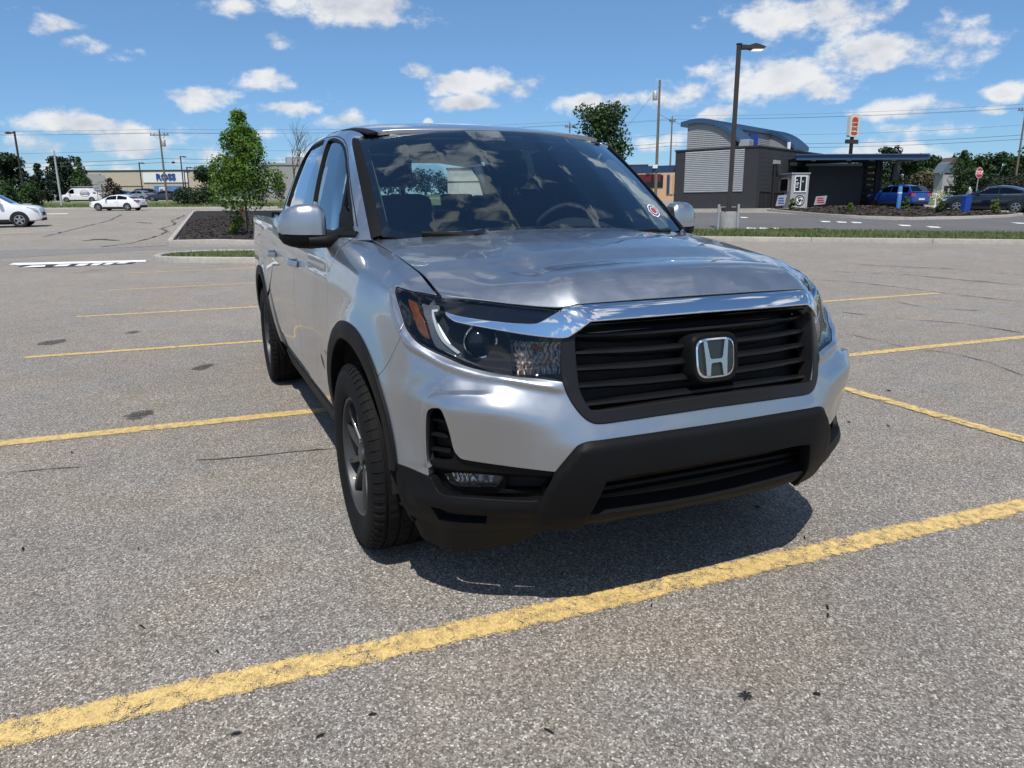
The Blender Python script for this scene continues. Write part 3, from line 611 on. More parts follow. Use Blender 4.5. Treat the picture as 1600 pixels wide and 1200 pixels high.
TW=[(1.75,4.0),(1.75,4.62),(2.4,5.13),(3.0,5.45),(3.6,5.65),(4.3,5.75),(4.9,5.73),(5.25,5.68),(5.25,4.0)]
for x0_,x1_ in ((.08,1.95),(9.65,12.3)): b=MB();b.prism(TW,x0_,x1_,'yz');b.build('tower_wall',M_SIDING2,BR)
b=MB();b.box((1.95,3.45,4.0),(9.65,5.2,5.62));b.build('tower_wall',M_SIDING2,BR)
for k in range(13):
    z=4.02+k*.128;y0=float(np.interp(z+.11,[4.62,5.13,5.45,5.65,5.75],[1.77,2.4,3.0,3.6,4.3]))+.02
    if z<5.58: b=MB();b.prism([(.078,z),(.050,z+.012),(.078,z+.122)],y0,5.22,'xz');b.build('siding_board',M_SIDING2,BR)
    if z<5.48: b=MB();b.prism([(3.448,z),(3.420,z+.012),(3.448,z+.122)],1.98,9.62,'yz');b.build('siding_board',M_SIDING2,BR)
b=MB();b.box((6.0,3.36,4.1),(7.35,3.41,5.42));dr=b.build('roof_door',M_BDOOR,BR);MB().tube([(6.2,3.34,4.7),(6.2,3.34,4.85)],.025,6).build('door_handle',M_WHT,dr)
b=MB();b.box((4.9,3.36,4.1),(5.1,3.41,5.6));b.build('downpipe',M_NAVY,BR)
def roofunit(x,y,w,d,h):
    b=MB();b.box((x,y,4.05),(x+w,y+d,4.05+h));u=b.build('roof_unit',M_LGREY,BR,bev=.03)
    for k in range(5): MB().box((x+.1,y-.02,4.12+k*h*.16),(x+w*.75,y-.004,4.12+k*h*.16+h*.09)).build('grille_slat',M_SIDING,u)
roofunit(.25,.85,.75,.7,.46);roofunit(5.2,1.3,1.9,.8,.24)
MB().tube([(7.6,1.1,4.0),(7.6,1.1,4.75)],.13,10).build('vent_pipe',M_WHT,BR,ang=40)
for x in (2.35,5.3):
    b=MB();b.prism([(-.01,2.98),(-.28,3.0),(-.28,3.22),(-.01,3.26)],x,x+.62,'yz');b.build('wall_lamp',M_LGREY,BR)
MB().tube([(2.45,-.12,2.9),(2.45,-.12,.2)],.10,8).build('downpipe',M_SOFF,BR,ang=40)
# rear block, dark lobby and enclosure to the right
b=MB();b.box((8.3,1.4,-.5),(16.5,6.0,4.2));b.build('wall',M_DGREY,BR);b=MB();b.box((8.35,1.3,4.2),(16.6,6.05,4.3));b.build('parapet_cap',M_DGREY,BR)
MB().box((9.0,1.30,.1),(10.1,1.37,2.4)).build('lobby_door',M_WGL,BR)
MB().box((10.3,1.30,.3),(12.5,1.37,2.3)).build('lobby_window',M_WGL,BR)
for x,z in ((8.6,4.0),(9.6,4.15)): MB().box((x,1.15,z-.45),(x+.35,1.39,z-.15)).build('wall_lamp',M_WHT,BR)
# canopy over the ordering lane
def world_box(name,pts,z0,z1,m,parent,ref):
    """prism on (X,D) outline, heights above the ground at ref"""
    g=float(zg(ref[1]));inv=parent.matrix_world.inverted() if parent else Matrix()
    n=len(pts);V=[]
    for z in (z0,z1):
        for x,d in pts:
            q=CAM[:2]+FH*d+RH*x;V.append((q[0],q[1],g+z))
    b=MB();b.add(V,[(i,(i+1)%n,(i+1)%n+n,i+n) for i in range(n)]+[tuple(range(n)),tuple(range(n,2*n))]);o=b.build(name,m,None)
    if parent is not None:
        o.data.transform(inv);o.parent=parent
    return o
bpy.context.view_layer.update()
RF=(KX,KD)
world_box('enclosure_wall',[(20.9,53.2),(25.1,53.9),(25.1,54.15),(20.9,53.45)],-.3,2.95,M_DGREY,BR,RF)
world_box('enclosure_wall',[(20.9,53.45),(21.15,53.49),(21.0,56.5),(20.7,56.4)],-.3,2.95,M_DGREY,BR,RF)
for k in range(11): world_box('board',[(20.92,53.195),(25.08,53.893),(25.08,53.87),(20.92,53.17)],.12+k*.255,.365+k*.255,M_DGREY,BR,RF)
world_box('canopy',[(19.4,51.6),(28.2,51.9),(28.6,55.2),(19.6,57.5)],3.28,3.38,M_SOFF,BR,RF)
world_box('canopy_fascia',[(19.3,51.35),(28.3,51.65),(28.3,51.88),(19.3,51.58)],3.24,3.58,M_NAVYB,BR,RF)
world_box('canopy_fascia',[(28.3,51.65),(28.5,51.65),(28.8,55.3),(28.6,55.3)],3.26,3.56,M_NAVYB,BR,RF)
world_box('canopy_edge',[(19.2,51.25),(28.4,51.55),(28.4,51.63),(19.2,51.33)],3.54,3.62,M_NAVYB,BR,RF)
for x,d in ((25.6,53.0),(25.7,55.0)): world_box('canopy_post',[(x,d),(x+.22,d),(x+.22,d+.22),(x,d+.22)],-.3,3.28,M_SOFF,BR,RF)
for x in (20.6,23.0,24.6,26.1,27.6): world_box('soffit_lamp',[(x,51.9),(x+.25,51.9),(x+.25,52.1),(x,52.1)],3.21,3.28,M_WHT,BR,RF)
world_box('dark_backing',[(19.8,57.2),(27.0,56.6),(27.0,56.9),(19.8,57.6)],-.3,3.3,M_SOFF,BR,RF)  # black sheet added behind the canopy gap to keep it dark
# black louvred screen beyond the enclosure
sc_=[]
world_box('screen_post',[(25.25,54.3),(25.4,54.3),(25.4,54.45),(25.25,54.45)],0,3.3,M_SOFF,BR,RF);world_box('screen_post',[(26.6,54.5),(26.75,54.5),(26.75,54.65),(26.6,54.65)],0,3.3,M_SOFF,BR,RF)
for k in range(8): world_box('slat',[(25.3,54.33),(26.7,54.52),(26.7,54.60),(25.3,54.41)],.15+k*.4,.42+k*.4,M_SOFF,BR,RF)
world_box('plinth',[(24.9,53.3),(26.6,53.5),(26.6,54.0),(24.9,53.8)],-.2,.16,M_CONC,BR,RF)
world_box('footpath',[(8,55.2),(11.5,53.0),(15.9,48.95),(16.7,48.7),(20.5,50.6),(26,53.0),(26,53.6),(20,51.4),(16.3,49.2),(11.8,53.6),(8,56)],-.3,.10,M_CONC,BR,RF)
# canopy left of the building
world_box('canopy',[(8.5,56.5),(12.0,54.2),(13.4,55.6),(9.5,58.5)],2.75,2.95,M_SOFF,BR,RF);world_box('canopy_fascia',[(8.3,56.4),(12.05,54.0),(12.1,54.12),(8.4,56.5)],2.62,3.12,M_NAVY,BR,RF)
world_box('canopy_post',[(9.3,56.8),(9.5,56.8),(9.5,57.0),(9.3,57.0)],-.3,2.75,M_SOFF,BR,RF);world_box('canopy_lamp',[(10.3,54.9),(10.65,54.9),(10.65,55.1),(10.3,55.1)],2.95,3.2,M_WHT,BR,RF)
# ---- peach building beyond it, and the long beige wall seen through the cab
def slab(name,X0,D0,X1,D1,dep,h,m,label,cat,cap=None,base=0):
    L_=math.hypot(X1-X0,D1-D0);o=root_at(name,X0,D0,base,wdir(X1-X0,D1-D0),label=label,category=cat)
    MB().box((0,0,-1),(L_,dep,h)).build('wall',m,o)
    if cap: MB().box((-.1,-.1,h),(L_+.1,dep+.1,h+.25)).build('roof_edge',cap,o)
    return o,L_
ob,L_=slab('shop_building',9.45,84,19.08,80,10,3.3,M_ORANGE,'low peach coloured shop behind the wooden utility pole','shop',M_BROWN)
MB().box((L_*.40,-.06,1.3),(L_*.72,-.01,2.6)).build('window',M_WGL,ob)
MB().box((L_*.44,-.12,1.9),(L_*.70,-.07,2.7)).build('red_sign',mat('dull_red_sign',(.10,.012,.015),.5),ob)
for k in range(3): MB().box((L_*(.76+.0*k)+k*.35,-.10,.6),(L_*.76+.28+k*.35,-.02,2.6)).build('blue_panel',M_NAVY if k<1 else M_ORANGE,ob)
ob,L_=slab('long_store_building',-8.75,105,18.06,100,12,3.9,M_BEIGE2,'long low pale store seen through the windscreen glass','store',M_BROWN)
MB().box((0,-.06,2.2),(L_,-.01,2.35)).build('band',M_BROWN,ob)
ob,L_=slab('grey_building',-32.32,100,-22.82,104,12,4.6,M_GREYR,'plain grey building behind the small dark tree beside the truck','building',M_GREYR)
MB().box((3,1,4.85),(5.2,3,5.7)).build('roof_unit',M_LGREY,ob);MB().box((6.2,1,4.85),(7.2,2.5,5.3)).build('roof_unit',M_LGREY,ob)
# ---- the clothing store
ob,L_=slab('clothing_store',-89.65,150,-57.78,150,25,5.0,M_BEIGE,'long beige store with a white sign panel reading ROSS in blue','store',M_BROWN)
x0=-89.65
def sx(u): return u-x0
MB().box((sx(-72.70),-.16,2.85),(sx(-63.90),-.01,4.75)).build('sign_panel',mat('sign_white',(.70,.71,.72),.6,var=.03),ob)
t=textmesh('ROSS',1.62,.06,M_RBLUE,'sign_letters',ob,bold=.055,sx=1.02);t.rotation_euler=(R(90),0,0);t.location=(sx(-68.16),-.26,3.85)
MB().box((sx(-83.92),-.06,2.1),(sx(-72.95),-.01,2.22)).build('band',M_BROWN,ob)
MB().box((sx(-87.48),-.4,0),(sx(-81.11),-.01,4.6)).build('grey_pier',M_GREYR,ob)
MB().box((sx(-70.79),-.12,.2),(sx(-65.18),-.01,2.2)).build('window',mat('poster_blue',(.10,.20,.42),.4,var=.35,vscale=.8),ob)
MB().box((sx(-69.77),-.18,.2),(sx(-68.43),-.13,2.0)).build('poster',mat('poster_white',(.62,.60,.62),.5,var=.3,vscale=1.2),ob)
MB().lathe([(.01,0),(.32,.02),(.34,.25),(.2,.5),(.01,.55)],12,'z',(sx(-69.26),-.2,1.1)).build('poster_figure',mat('poster_dark',(.10,.06,.06),.6),ob)
# ---- booth, notices, bins beside the building
bx,bd=(19.45,50.68)
BO=root_at('kiosk_booth',bx-.15,bd,0,wdir(.985,.17),label='small pale grey booth with a white sliding window and round black emblem',category='booth')
MB().box((-.48,0,-.2),(.80,1.7,2.28)).build('wall',M_LGREY,BO,bev=.01);MB().box((-.53,-.05,2.28),(.85,1.75,2.36)).build('roof',M_LGREY,BO)
def winframe(x0,x1,z0,z1,y,par,bars=(.5,)):
    w=MB().box((x0,y-.05,z0),(x0+.07,y-.005,z1)).box((x1-.07,y-.05,z0),(x1,y-.005,z1)).box((x0+.07,y-.05,z0),(x1-.07,y-.005,z0+.07)).box((x0+.07,y-.05,z1-.07),(x1-.07,y-.005,z1)).build('window',M_WHT,par)
    for k in bars:
        c=x0+(x1-x0)*k;MB().box((c-.035,y-.045,z0+.07),(c+.035,y-.006,z1-.07)).build('mullion',M_WHT,w)
    MB().box((x0+.07,y-.02,z0+.07),(x1-.07,y-.008,z1-.07)).build('pane',M_WGL,w);return w
wf=winframe(-.28,.62,1.10,2.18,0,BO)
for (x_,z_,w_,h_) in ((-.15,1.85,.10,.07),(-.14,1.66,.20,.06),(-.13,1.55,.14,.05),(-.16,1.40,.18,.05),(.3,1.75,.08,.09)): MB().box((x_,-.026,z_),(x_+w_,-.022,z_+h_)).build('window_notice',M_WHT,wf)
sw_=MB().box((-.51,.35,1.15),(-.485,1.35,2.05)).build('window',M_LGREY,BO);MB().box((-.53,.42,1.22),(-.512,1.28,1.98)).build('pane',M_WGL,sw_)
em=MB().lathe([(.36,0),(.36,.02),(.0005,.02)],30,'y',(.20,-.03,.55));em.V=[(x,-.006-(y+.03),z) for x,y,z in em.V];E0=em.build('emblem',M_SOFF,BO)
MB().lathe([(.28,.0),(.28,.014),(.25,.014),(.25,0)],30,'y',(.20,-.042,.55),close=True).build('emblem_ring',M_WHT,E0)
for k in range(3):
    a0=R(120*k+20);pts=[];
    for i in range(9):
        f=i/8;a=a0+f*1.9;r=.20-.10*f;w=.055*(1-f)+.01;pts.append(((r+w)*math.cos(a),(r+w)*math.sin(a)))
    for i in range(8,-1,-1):
        f=i/8;a=a0+f*1.9;r=.20-.10*f;w=.055*(1-f)+.01;pts.append(((r-w)*math.cos(a),(r-w)*math.sin(a)))
    MB().prism([(p_[0]+.20,p_[1]+.55) for p_ in pts],-.030,-.042,'xz').build('emblem_blade',M_WHT,E0)
def notice(X_,D_,w,h,m1,m2,tilt,label,rz):
    o=root_at('lawn_sign',X_,D_,.12,rz,label=label,category='sign')
    MB().prism([(-w/2,.12),(w/2-.12,.18),(w/2,.12+h),(-w/2+.12,.06+h)],-.015,.015,'xz').build('sign_board',m1,o)
    for k in range(3): MB().box((-w*.3,-.022,.25+k*h*.22),(w*(.3-.05*k),-.016,.25+k*h*.22+h*.13)).build('sign_print',m2,o)
    for x in (-w*.3,w*.3): MB().tube([(x,0,-.25),(x,0,.3)],.012,6).build('stake',M_SOFF,o)
nx,nd=17.73,49.2;notice(nx,nd,.75,.72,M_LGREY,mat('notice_blue',(.03,.09,.28),.5),.2,'small blue and grey lawn sign leaning by the dark bins',wdir(.97,.2))
nx,nd=(21.05,51.01);notice(nx,nd,.95,.62,M_LGREY,mat('notice_red',(.35,.02,.03),.5),.2,'small white lawn sign with red print beside the booth',wdir(.97,.2))
for i,(u,v,w,lb) in enumerate(((1196,328.5,1.5,'low dark utility cabinet standing left of the blue lawn sign'),(1222,326.5,1.6,'dark utility cabinet tucked behind the blue lawn sign'))):
    x_,d_=(17.06,50.3) if i==0 else (18.98,51.8)
    o=root_at('utility_cabinet',x_,d_,0,rzq,label=lb,category='cabinet');MB().box((-w/2,0,.05),(w/2,.7,1.15-.1*i)).build('cabinet_body',M_SOFF,o,bev=.04);MB().box((-w/2-.03,-.04,1.15-.1*i),(w/2+.03,.74,1.22-.1*i)).build('cabinet_lid',M_DGREY,o);MB().box((-.02,-.03,.2),(.02,-.004,1.0)).build('door_seam',M_DGREY,o)
# ---- menu board under the canopy
mx_,md_=28.2,55.5
o=root_at('menu_board',mx_,md_,0,wdir(.8,.6),label='tall black menu board under the canopy end above the blue car',category='menu board');MB().box((-.06,-.06,0),(.06,.06,2.2)).build('post',M_SOFF,o);MB().prism([(-.55,1.75),(.55,1.70),(.60,3.0),(-.45,3.05)],-.06,.06,'xz').build('board',M_SOFF,o,bev=.02);MB().box((-.35,-.072,1.85),(.4,-.062,2.85)).build('board_face',M_DGREY,o)
# ---- pavilion-like monument sign by the far lawn
px_,pd_=44.30,76
o=root_at('monument_sign',px_,pd_,0,wdir(.95,.3),label='pale monument sign with a pointed blue grey roof before the wooded edge',category='sign')
MB().box((-1.05,0,0),(.95,1.0,2.5)).build('pillar',M_LGREY,o);MB().prism([(-1.35,2.6),(1.25,2.6),(.75,3.5),(.05,3.9),(-.75,3.5)],-.1,1.1,'xz').build('roof',mat('slate_blue',(.10,.13,.17),.7),o);MB().prism([(-.55,3.5),(.55,3.5),(0,4.1)],-.16,1.15,'xz').build('gable',mat('brown_roof',(.09,.06,.05),.8),o)
MB().box((-.75,-.06,.55),(.85,-.004,1.35)).build('sign_face',M_SOFF,o)
for x in (-.3,.1,.45): MB().box((x,-.075,.75),(x+.22,-.062,1.1)).build('sign_print',M_GREYR,o)
MB().lathe([(.3,0),(.3,.05),(.0005,.05)],16,'y',(-.2,-.052,2.05)).build('sign_medallion',M_GREYR,o)
# ================================================================ trees and shrubs
def leafmat(name,c,var=.45,scale=1.2,trans=.25):
    m,nt,b=newmat(name);L=nt.links.new;b.inputs['Roughness'].default_value=.6;b.inputs['Specular IOR Level'].default_value=.3
    tc=N(nt,'ShaderNodeTexCoord');no=N(nt,'ShaderNodeTexNoise',i_Scale=scale,i_Detail=3.0);L(tc.outputs['Object'],no.inputs['Vector'])
    g=N(nt,'ShaderNodeTexVoronoi',i_Scale=scale*9);L(tc.outputs['Object'],g.inputs['Vector']);sp=N(nt,'ShaderNodeSeparateColor');L(g.outputs['Color'],sp.inputs[0])
    a=N(nt,'ShaderNodeMapRange',i_1=.3,i_2=.7,i_3=1-var,i_4=1+var);L(no.outputs['Fac'],a.inputs[0]);d=N(nt,'ShaderNodeMapRange',i_1=0,i_2=1,i_3=.7,i_4=1.3);L(sp.outputs[0],d.inputs[0]);k=N(nt,'ShaderNodeMath',operation='MULTIPLY');L(a.outputs[0],k.inputs[0]);L(d.outputs[0],k.inputs[1])
    s=N(nt,'ShaderNodeVectorMath',operation='SCALE');s.inputs[0].default_value=c;L(k.outputs[0],s.inputs['Scale']);L(s.outputs[0],b.inputs['Base Color'])
    if trans:
        tr=N(nt,'ShaderNodeBsdfTranslucent');q=N(nt,'ShaderNodeVectorMath',operation='MULTIPLY');L(s.outputs[0],q.inputs[0]);q.inputs[1].default_value=(1.3,1.6,.6);L(q.outputs[0],tr.inputs[0]);mx=N(nt,'ShaderNodeMixShader');mx.inputs[0].default_value=trans;out=nt.nodes['Material Output'];L(b.outputs[0],mx.inputs[1]);L(tr.outputs[0],mx.inputs[2]);L(mx.outputs[0],out.inputs[0])
    return m
M_BARK=mat('bark',(.12,.095,.075),.95,var=.3,vscale=8,bump=.6,bscale=40,dist=.01)
M_BARKG=mat('grey_bark',(.16,.145,.13),.95,var=.3,vscale=8)
LEAF={'maple':leafmat('maple_leaves',(.095,.165,.026),.45,2.2,.40),'dark':leafmat('dark_leaves',(.018,.036,.013),.5,.6,.12),'mid':leafmat('mid_leaves',(.032,.062,.018),.5,.7,.18),'conifer':leafmat('conifer_needles',(.012,.026,.013),.45,.7,.05),'light':leafmat('light_leaves',(.04,.08,.022),.45,.8,.2),'red':leafmat('reddish_leaves',(.032,.026,.02),.5,.8,.1),'hedge':leafmat('hedge_leaves',(.03,.062,.014),.4,1.4,.15),'shrub':leafmat('shrub_leaves',(.10,.15,.025),.45,5,.3),'orange':leafmat('rust_leaves',(.30,.11,.03),.4,5,.3),'purple':leafmat('dusky_leaves',(.030,.034,.022),.5,.7,.1),'dry':leafmat('dry_leaves',(.10,.085,.05),.5,.8,.1),'white':leafmat('white_flowers',(.60,.60,.45),.25,2,.1)}
def leaves(name,C,Rr,n,size,m,parent,rg,flat=.6,shell=.55):
    """n leaves round clump centres C with radii Rr"""
    C=np.array(C);Rr=np.array(Rr);w=Rr**2;k=rg.choice(len(C),n,p=w/w.sum());d=rg.normal(0,1,(n,3));d/=np.linalg.norm(d,axis=1,keepdims=True);r=Rr[k]*(shell+(1-shell)*rg.uniform(0,1,n)**.5)*rg.uniform(.75,1.15,n)
    P=C[k]+d*r[:,None]*[1,1,.85];nn=d*.8+rg.normal(0,1,(n,3))*.6+[0,0,flat];nn/=np.linalg.norm(nn,axis=1,keepdims=True)
    a=np.cross(nn,rg.normal(0,1,(n,3)));a/=np.linalg.norm(a,axis=1,keepdims=True);b_=np.cross(nn,a);s=(size*rg.uniform(.55,1.35,n))[:,None]
    V=np.stack([P-a*s,P+b_*s*.62-nn*s*.1,P+a*s,P-b_*s*.62-nn*s*.1],1).reshape(-1,3);F=np.arange(4*n).reshape(-1,4)
    me=bpy.data.meshes.new(name);me.from_pydata(V.tolist(),[],F.tolist());return link(name,me,m,parent)
def tree(X_,D_,h,w,kind,label,group=None,seed=0,shape='round',trunk=.2,n=2600,leaf=None,name='tree',cat='tree',clumps=34,base=0,lean=0,stake=False,tr=None):
    rg=np.random.default_rng(seed+11);o=root_at(name,X_,D_,base,rg.uniform(0,6),label=label,category=cat,group=group)
    hb=h*trunk;C=[];Rr=[]
    for i in range(clumps):
        f=rg.uniform(0,1)**.8;z=hb+(h-hb)*f
        prof={'round':math.sin(math.pi*min(1,.16+.84*(1-f)*.98+.0))**.6 if 0 else (1-(2*f-.85)**2*.75 if f<.85 else max(.12,1-((f-.85)/.16)**2*.75)),'spire':max(.07,(1-f)**.72*(.80+.75*min(f,.28)/.28*.42)),'cone':max(.05,(1-f)**.8*1.0+.04),'oval':max(.10,(math.sin(math.pi*(.12+.80*f))**.9)*(1.05-.45*f)),'mound':max(.1,math.sqrt(max(0,1-f**2)))}[shape]
        rr=w/2*prof;cr=min(w*.17,max(.08*w,rr*.5))*rg.uniform(.7,1.2);a=rg.uniform(0,6.283);q=max(0,rr-cr*.75)*math.sqrt(rg.uniform(.15,1))
        C.append((q*math.cos(a),q*math.sin(a),min(z,h-cr*.6)));Rr.append(cr)
    C.append((0,0,h-w*.07));Rr.append(w*.07)
    size=leaf or max(.05,w*.035)
    leaves('crown',C,Rr,n,size,LEAF[kind],o,rg)
    t=tr or max(.03,w*.022)
    b=MB();b.tube([(0,0,-.3),(0,0,hb*.5),(w*.01,0,hb),(0,w*.01,hb+(h-hb)*.45),(0,0,h*.92)],[t*1.25,t,t*.9,t*.5,t*.12],8)
    for c in C[:10]:
        z0=max(hb*.8,c[2]-math.hypot(c[0],c[1])*.9-.1);b.tube([(0,0,z0),(c[0]*.5,c[1]*.5,(z0+c[2])/2+.05),c],[t*.4,t*.25,t*.08],5,cap=False)
    b.build('trunk',M_BARK,o,ang=60,fix=False);return o
def hx(u,D): return None
# left-hand background
tree(-54.37,82,5.2,5.4,'dark','broad dark evergreen at the left edge above the hedge',None,1,'round',.05,4500)
tree(-52.34,84,4.4,3.6,'conifer','narrow dark spruce between the hedge and the pale utility pole',None,2,'cone',.03,3600)
tree(-67.46,114,6.3,6.2,'conifer','tall dark evergreen right behind the pale utility pole',None,3,'round',.03,4500)
tree(-63.51,112,6.2,4.2,'light','lighter green cone-shaped tree rising behind the white van',None,4,'cone',.12,2400)
for i,(u,D_,h,w,lb) in enumerate(((6,70,2.3,2.9,'clipped green hedge bush at the left edge beneath the dark evergreen'),(44,71,2.25,3.2,'clipped green hedge bush at the foot of the left light pole'))):
    tree((-47.13,-45.51)[i],D_,h,w,'hedge',lb,None,20+i,'mound',.02,2600,name='hedge_bush',cat='bush',leaf=.09)
tree(-50.77,96,3.0,2.9,'red','dusky red shrub in front of the beige store wall',None,6,'mound',.05,1700,name='shrub',cat='shrub')
for i,(x_,lb) in enumerate(((-31.84,'wide dark low bush at the left end, below the store sign'),(-29.36,'wide dark low bush right behind the young maple'))):
    tree(x_,74-i,1.75,3.5,'dark',lb,None,30+i,'mound',.02,2600,name='low_bush',cat='bush',leaf=.09)
tree(-37.24,92,4.2,3.6,'dark','dark leafy tree half hidden left of the young maple',None,8,'round',.15,2200)
tree(-19.03,62,2.9,1.6,'mid','small dark tree between the young maple and the silver truck',None,9,'oval',.2,1500)
# the young maple in the mulch
mx,md=(-8.90,25.26)
tree(mx,md,4.05,2.95,'maple','young bright green maple in the dark mulch bed left of the truck',None,12,'spire',.30,11500,leaf=.05,clumps=80,tr=.045)
def post_stake(X_,D_,h,label):
    o=root_at('tree_stake',X_,D_,.1,0,label=label,category='stake');MB().tube([(0,0,-.2),(.0,0,h)],[.05,.045],8).build('stake_post',M_BARKG,o,ang=50);MB().box((-.07,-.07,h*.8),(.07,.07,h*.86)).build('stake_tie',M_SOFF,o)
sx_,sd_=(-12.76,34.99);post_stake(sx_,sd_,1.1,'grey wooden post standing behind the maple trunk')
def bush(X_,D_,h,w,kind,label,seed,n=900,group=None,leaf=.03,name='shrub',base=.1): return tree(X_,D_,h,w,kind,label,group,seed,'mound',.03,n,leaf=leaf,clumps=22,name=name,cat='shrub',base=base,tr=.012)
q=(-9.13,24.97);bush(q[0],q[1],.80,.68,'shrub','largest leafy shrub at the front of the left mulch bed',41,1500)
q=(-14.68,38.59);bush(q[0],q[1],.95,.62,'shrub','shrub at the back left of the mulch bed behind the maple',42,900)
q=(-14.88,40.13);bush(q[0],q[1],.85,.5,'mid','dark green shrub beside the grey post in the mulch',43,700)
q=(-13.54,37.70);bush(q[0],q[1],.75,.40,'orange','rust coloured dying shrub behind the maple trunk',44,700)
q=(-9.85,28.64);bush(q[0],q[1],.45,.35,'shrub','smallest sprig of green beside the maple trunk near the truck',45,300)
# bare tree
def bare(X_,D_,h,label,seed):
    rg=random.Random(seed);o=root_at('bare_tree',X_,D_,0,0,label=label,category='tree');b=MB();tw=MB()
    def br(p,d,L_,r,dep):
        q=p+d*L_;m_=p+d*L_*.5+Vector((rg.uniform(-1,1),rg.uniform(-1,1),0))*L_*.06;(b if dep<1 else tw).tube([p,m_,q],[r,r*.8,r*.6],5 if dep>1 else 7,cap=False)
        if dep>=5:return
        for k in range(3 if dep<4 else 2):
            ax=Vector((rg.uniform(-1,1),rg.uniform(-1,1),rg.uniform(-.2,.6)));nd=(d+ax*(.62 if dep else .45)).normalized();nd.z=abs(nd.z)*.8+.12;nd.normalize();st=p+d*L_*rg.uniform(.5,1.0);br(st,nd,L_*rg.uniform(.55,.78),r*.52,dep+1)
    br(Vector((0,0,-.3)),Vector((.03,0,1)).normalized(),h*.36,.10,0);b.build('trunk',M_BARK,o,ang=60,fix=False);tw.build('branches',M_BARK,o,ang=60,fix=False)
bare(-17.15,60,9.2,'leafless tree rising behind the cab roof of the truck',5)
# tree behind the cab and the wooded edge on the right
tree(7.00,60,7.7,5.2,'mid','large green shade tree rising behind the truck roof',None,51,'round',.30,6500,leaf=.13,clumps=60)
wood=((1352,112,5.6,5.0,'mid'),(1384,118,7.0,5.2,'dark'),(1412,108,5.3,5.4,'dark'),(1436,112,5.6,5.0,'mid'),(1462,116,5.0,5.6,'dark'),(1500,120,6.2,5.5,'dark'),(1528,112,5.7,5.2,'mid'),(1552,118,6.0,5.6,'dark'),(1578,112,5.4,5.0,'mid'),(1606,106,6.4,6.0,'dark'),(1640,110,6.6,6.0,'mid'))
WXS=(52.87,58.92,56.51,60.89,65.64,71.79,69.68,75.83,74.46,73.00,78.95)
wl_=('woodland tree just left of the tall dark one, behind the canopy','tallest dark tree poking above the blue canopy edge','dense dark tree behind the menu board','mid green tree under the right end of the canopy','dark tree behind the white flowering bush','dark tree directly behind the monument sign','mid green tree behind the stop sign','dark tree between the stop sign and the utility pole','mid green tree at the foot of the right utility pole','dark tree at the right edge behind the navy car','mid green tree at the extreme right edge')
for i,(w_,x_) in enumerate(zip(wood,WXS)): tree(x_,w_[1],w_[2],w_[3],w_[4],wl_[i],'trees along the wooded edge',60+i,'round',.05,2300,leaf=.24,clumps=40)
for i,(x_,d_,h,w,kd,lb) in enumerate(((46.57,92,2.6,5.6,'dark','low dark thicket behind the blue car under the canopy'),(49.24,90,2.9,5.4,'dry','brownish dry thicket between the canopy and the monument sign'),(54.90,88,2.6,5.0,'dark','dark thicket behind the stop sign post'))):
    tree(x_,d_,h,w,kd,lb,None,80+i,'mound',.02,2400,name='thicket',cat='bush',leaf=.15)
tree(41.22,69,4.5,2.7,'mid','slender tree growing in front of the pale monument sign',None,85,'oval',.08,3000,leaf=.10)
tree(43.54,66,2.25,4.8,'purple','wide dusky bush behind the roof of the navy car',None,86,'mound',.03,3400,name='wide_bush',cat='bush',leaf=.085)
tree(39.97,70,.95,2.2,'white','white flowering bush in front of the monument sign',None,87,'mound',.02,1300,name='flowering_bush',cat='bush',leaf=.06)
for i,(x_,d_,h,w,lb) in enumerate(((*(17.13,45.63),.70,.55,'small round shrub in front of the booth'),(*(18.74,41.38),.50,.48,'smallest round shrub before the dark enclosure wall'),(*(24.29,46.19),.72,.60,'bright round shrub in front of the blue car'),(*(22.58,39.24),.62,.62,'sparse shrub by the front wheel of the navy car'),(*(25.08,41.57),.40,.4,'tiny dull shrub left of the blue bin'),(*(25.57,39.55),.70,.62,'round shrub in front of the rear wheel of the navy car'))):
    bush(x_,d_,h,w,'shrub' if i!=3 else 'light',lb,90+i,800,group=None,leaf=.045)
for i,(x_,lb) in enumerate(((7.83,'dark low bush seen through the windscreen left of the pillar'),(8.76,'second low bush seen through the windscreen by the pillar'))): bush(x_,55.5,.9,1.0,'dark',lb,97+i,600,leaf=.06)
def far_wood():
    rg=np.random.default_rng(77);C=[];Rr=[];a=np.array(wp(-35.46,165));b=np.array(wp(13.04,160))
    for i in range(90):
        f=rg.uniform(0,1);q=a+(b-a)*f;h=rg.uniform(1.2,5.2)*(.8+.2*math.sin(f*23));C.append((q[0]+rg.normal(0,2),q[1]+rg.normal(0,2),q[2]+h));Rr.append(rg.uniform(1.2,2.0))
    o=leaves('far_woodland',C,Rr,9000,.30,LEAF['dark'],None,rg);lab(o,'low far-off line of dark woodland on the horizon behind the truck','woodland',None,'stuff')
far_wood()
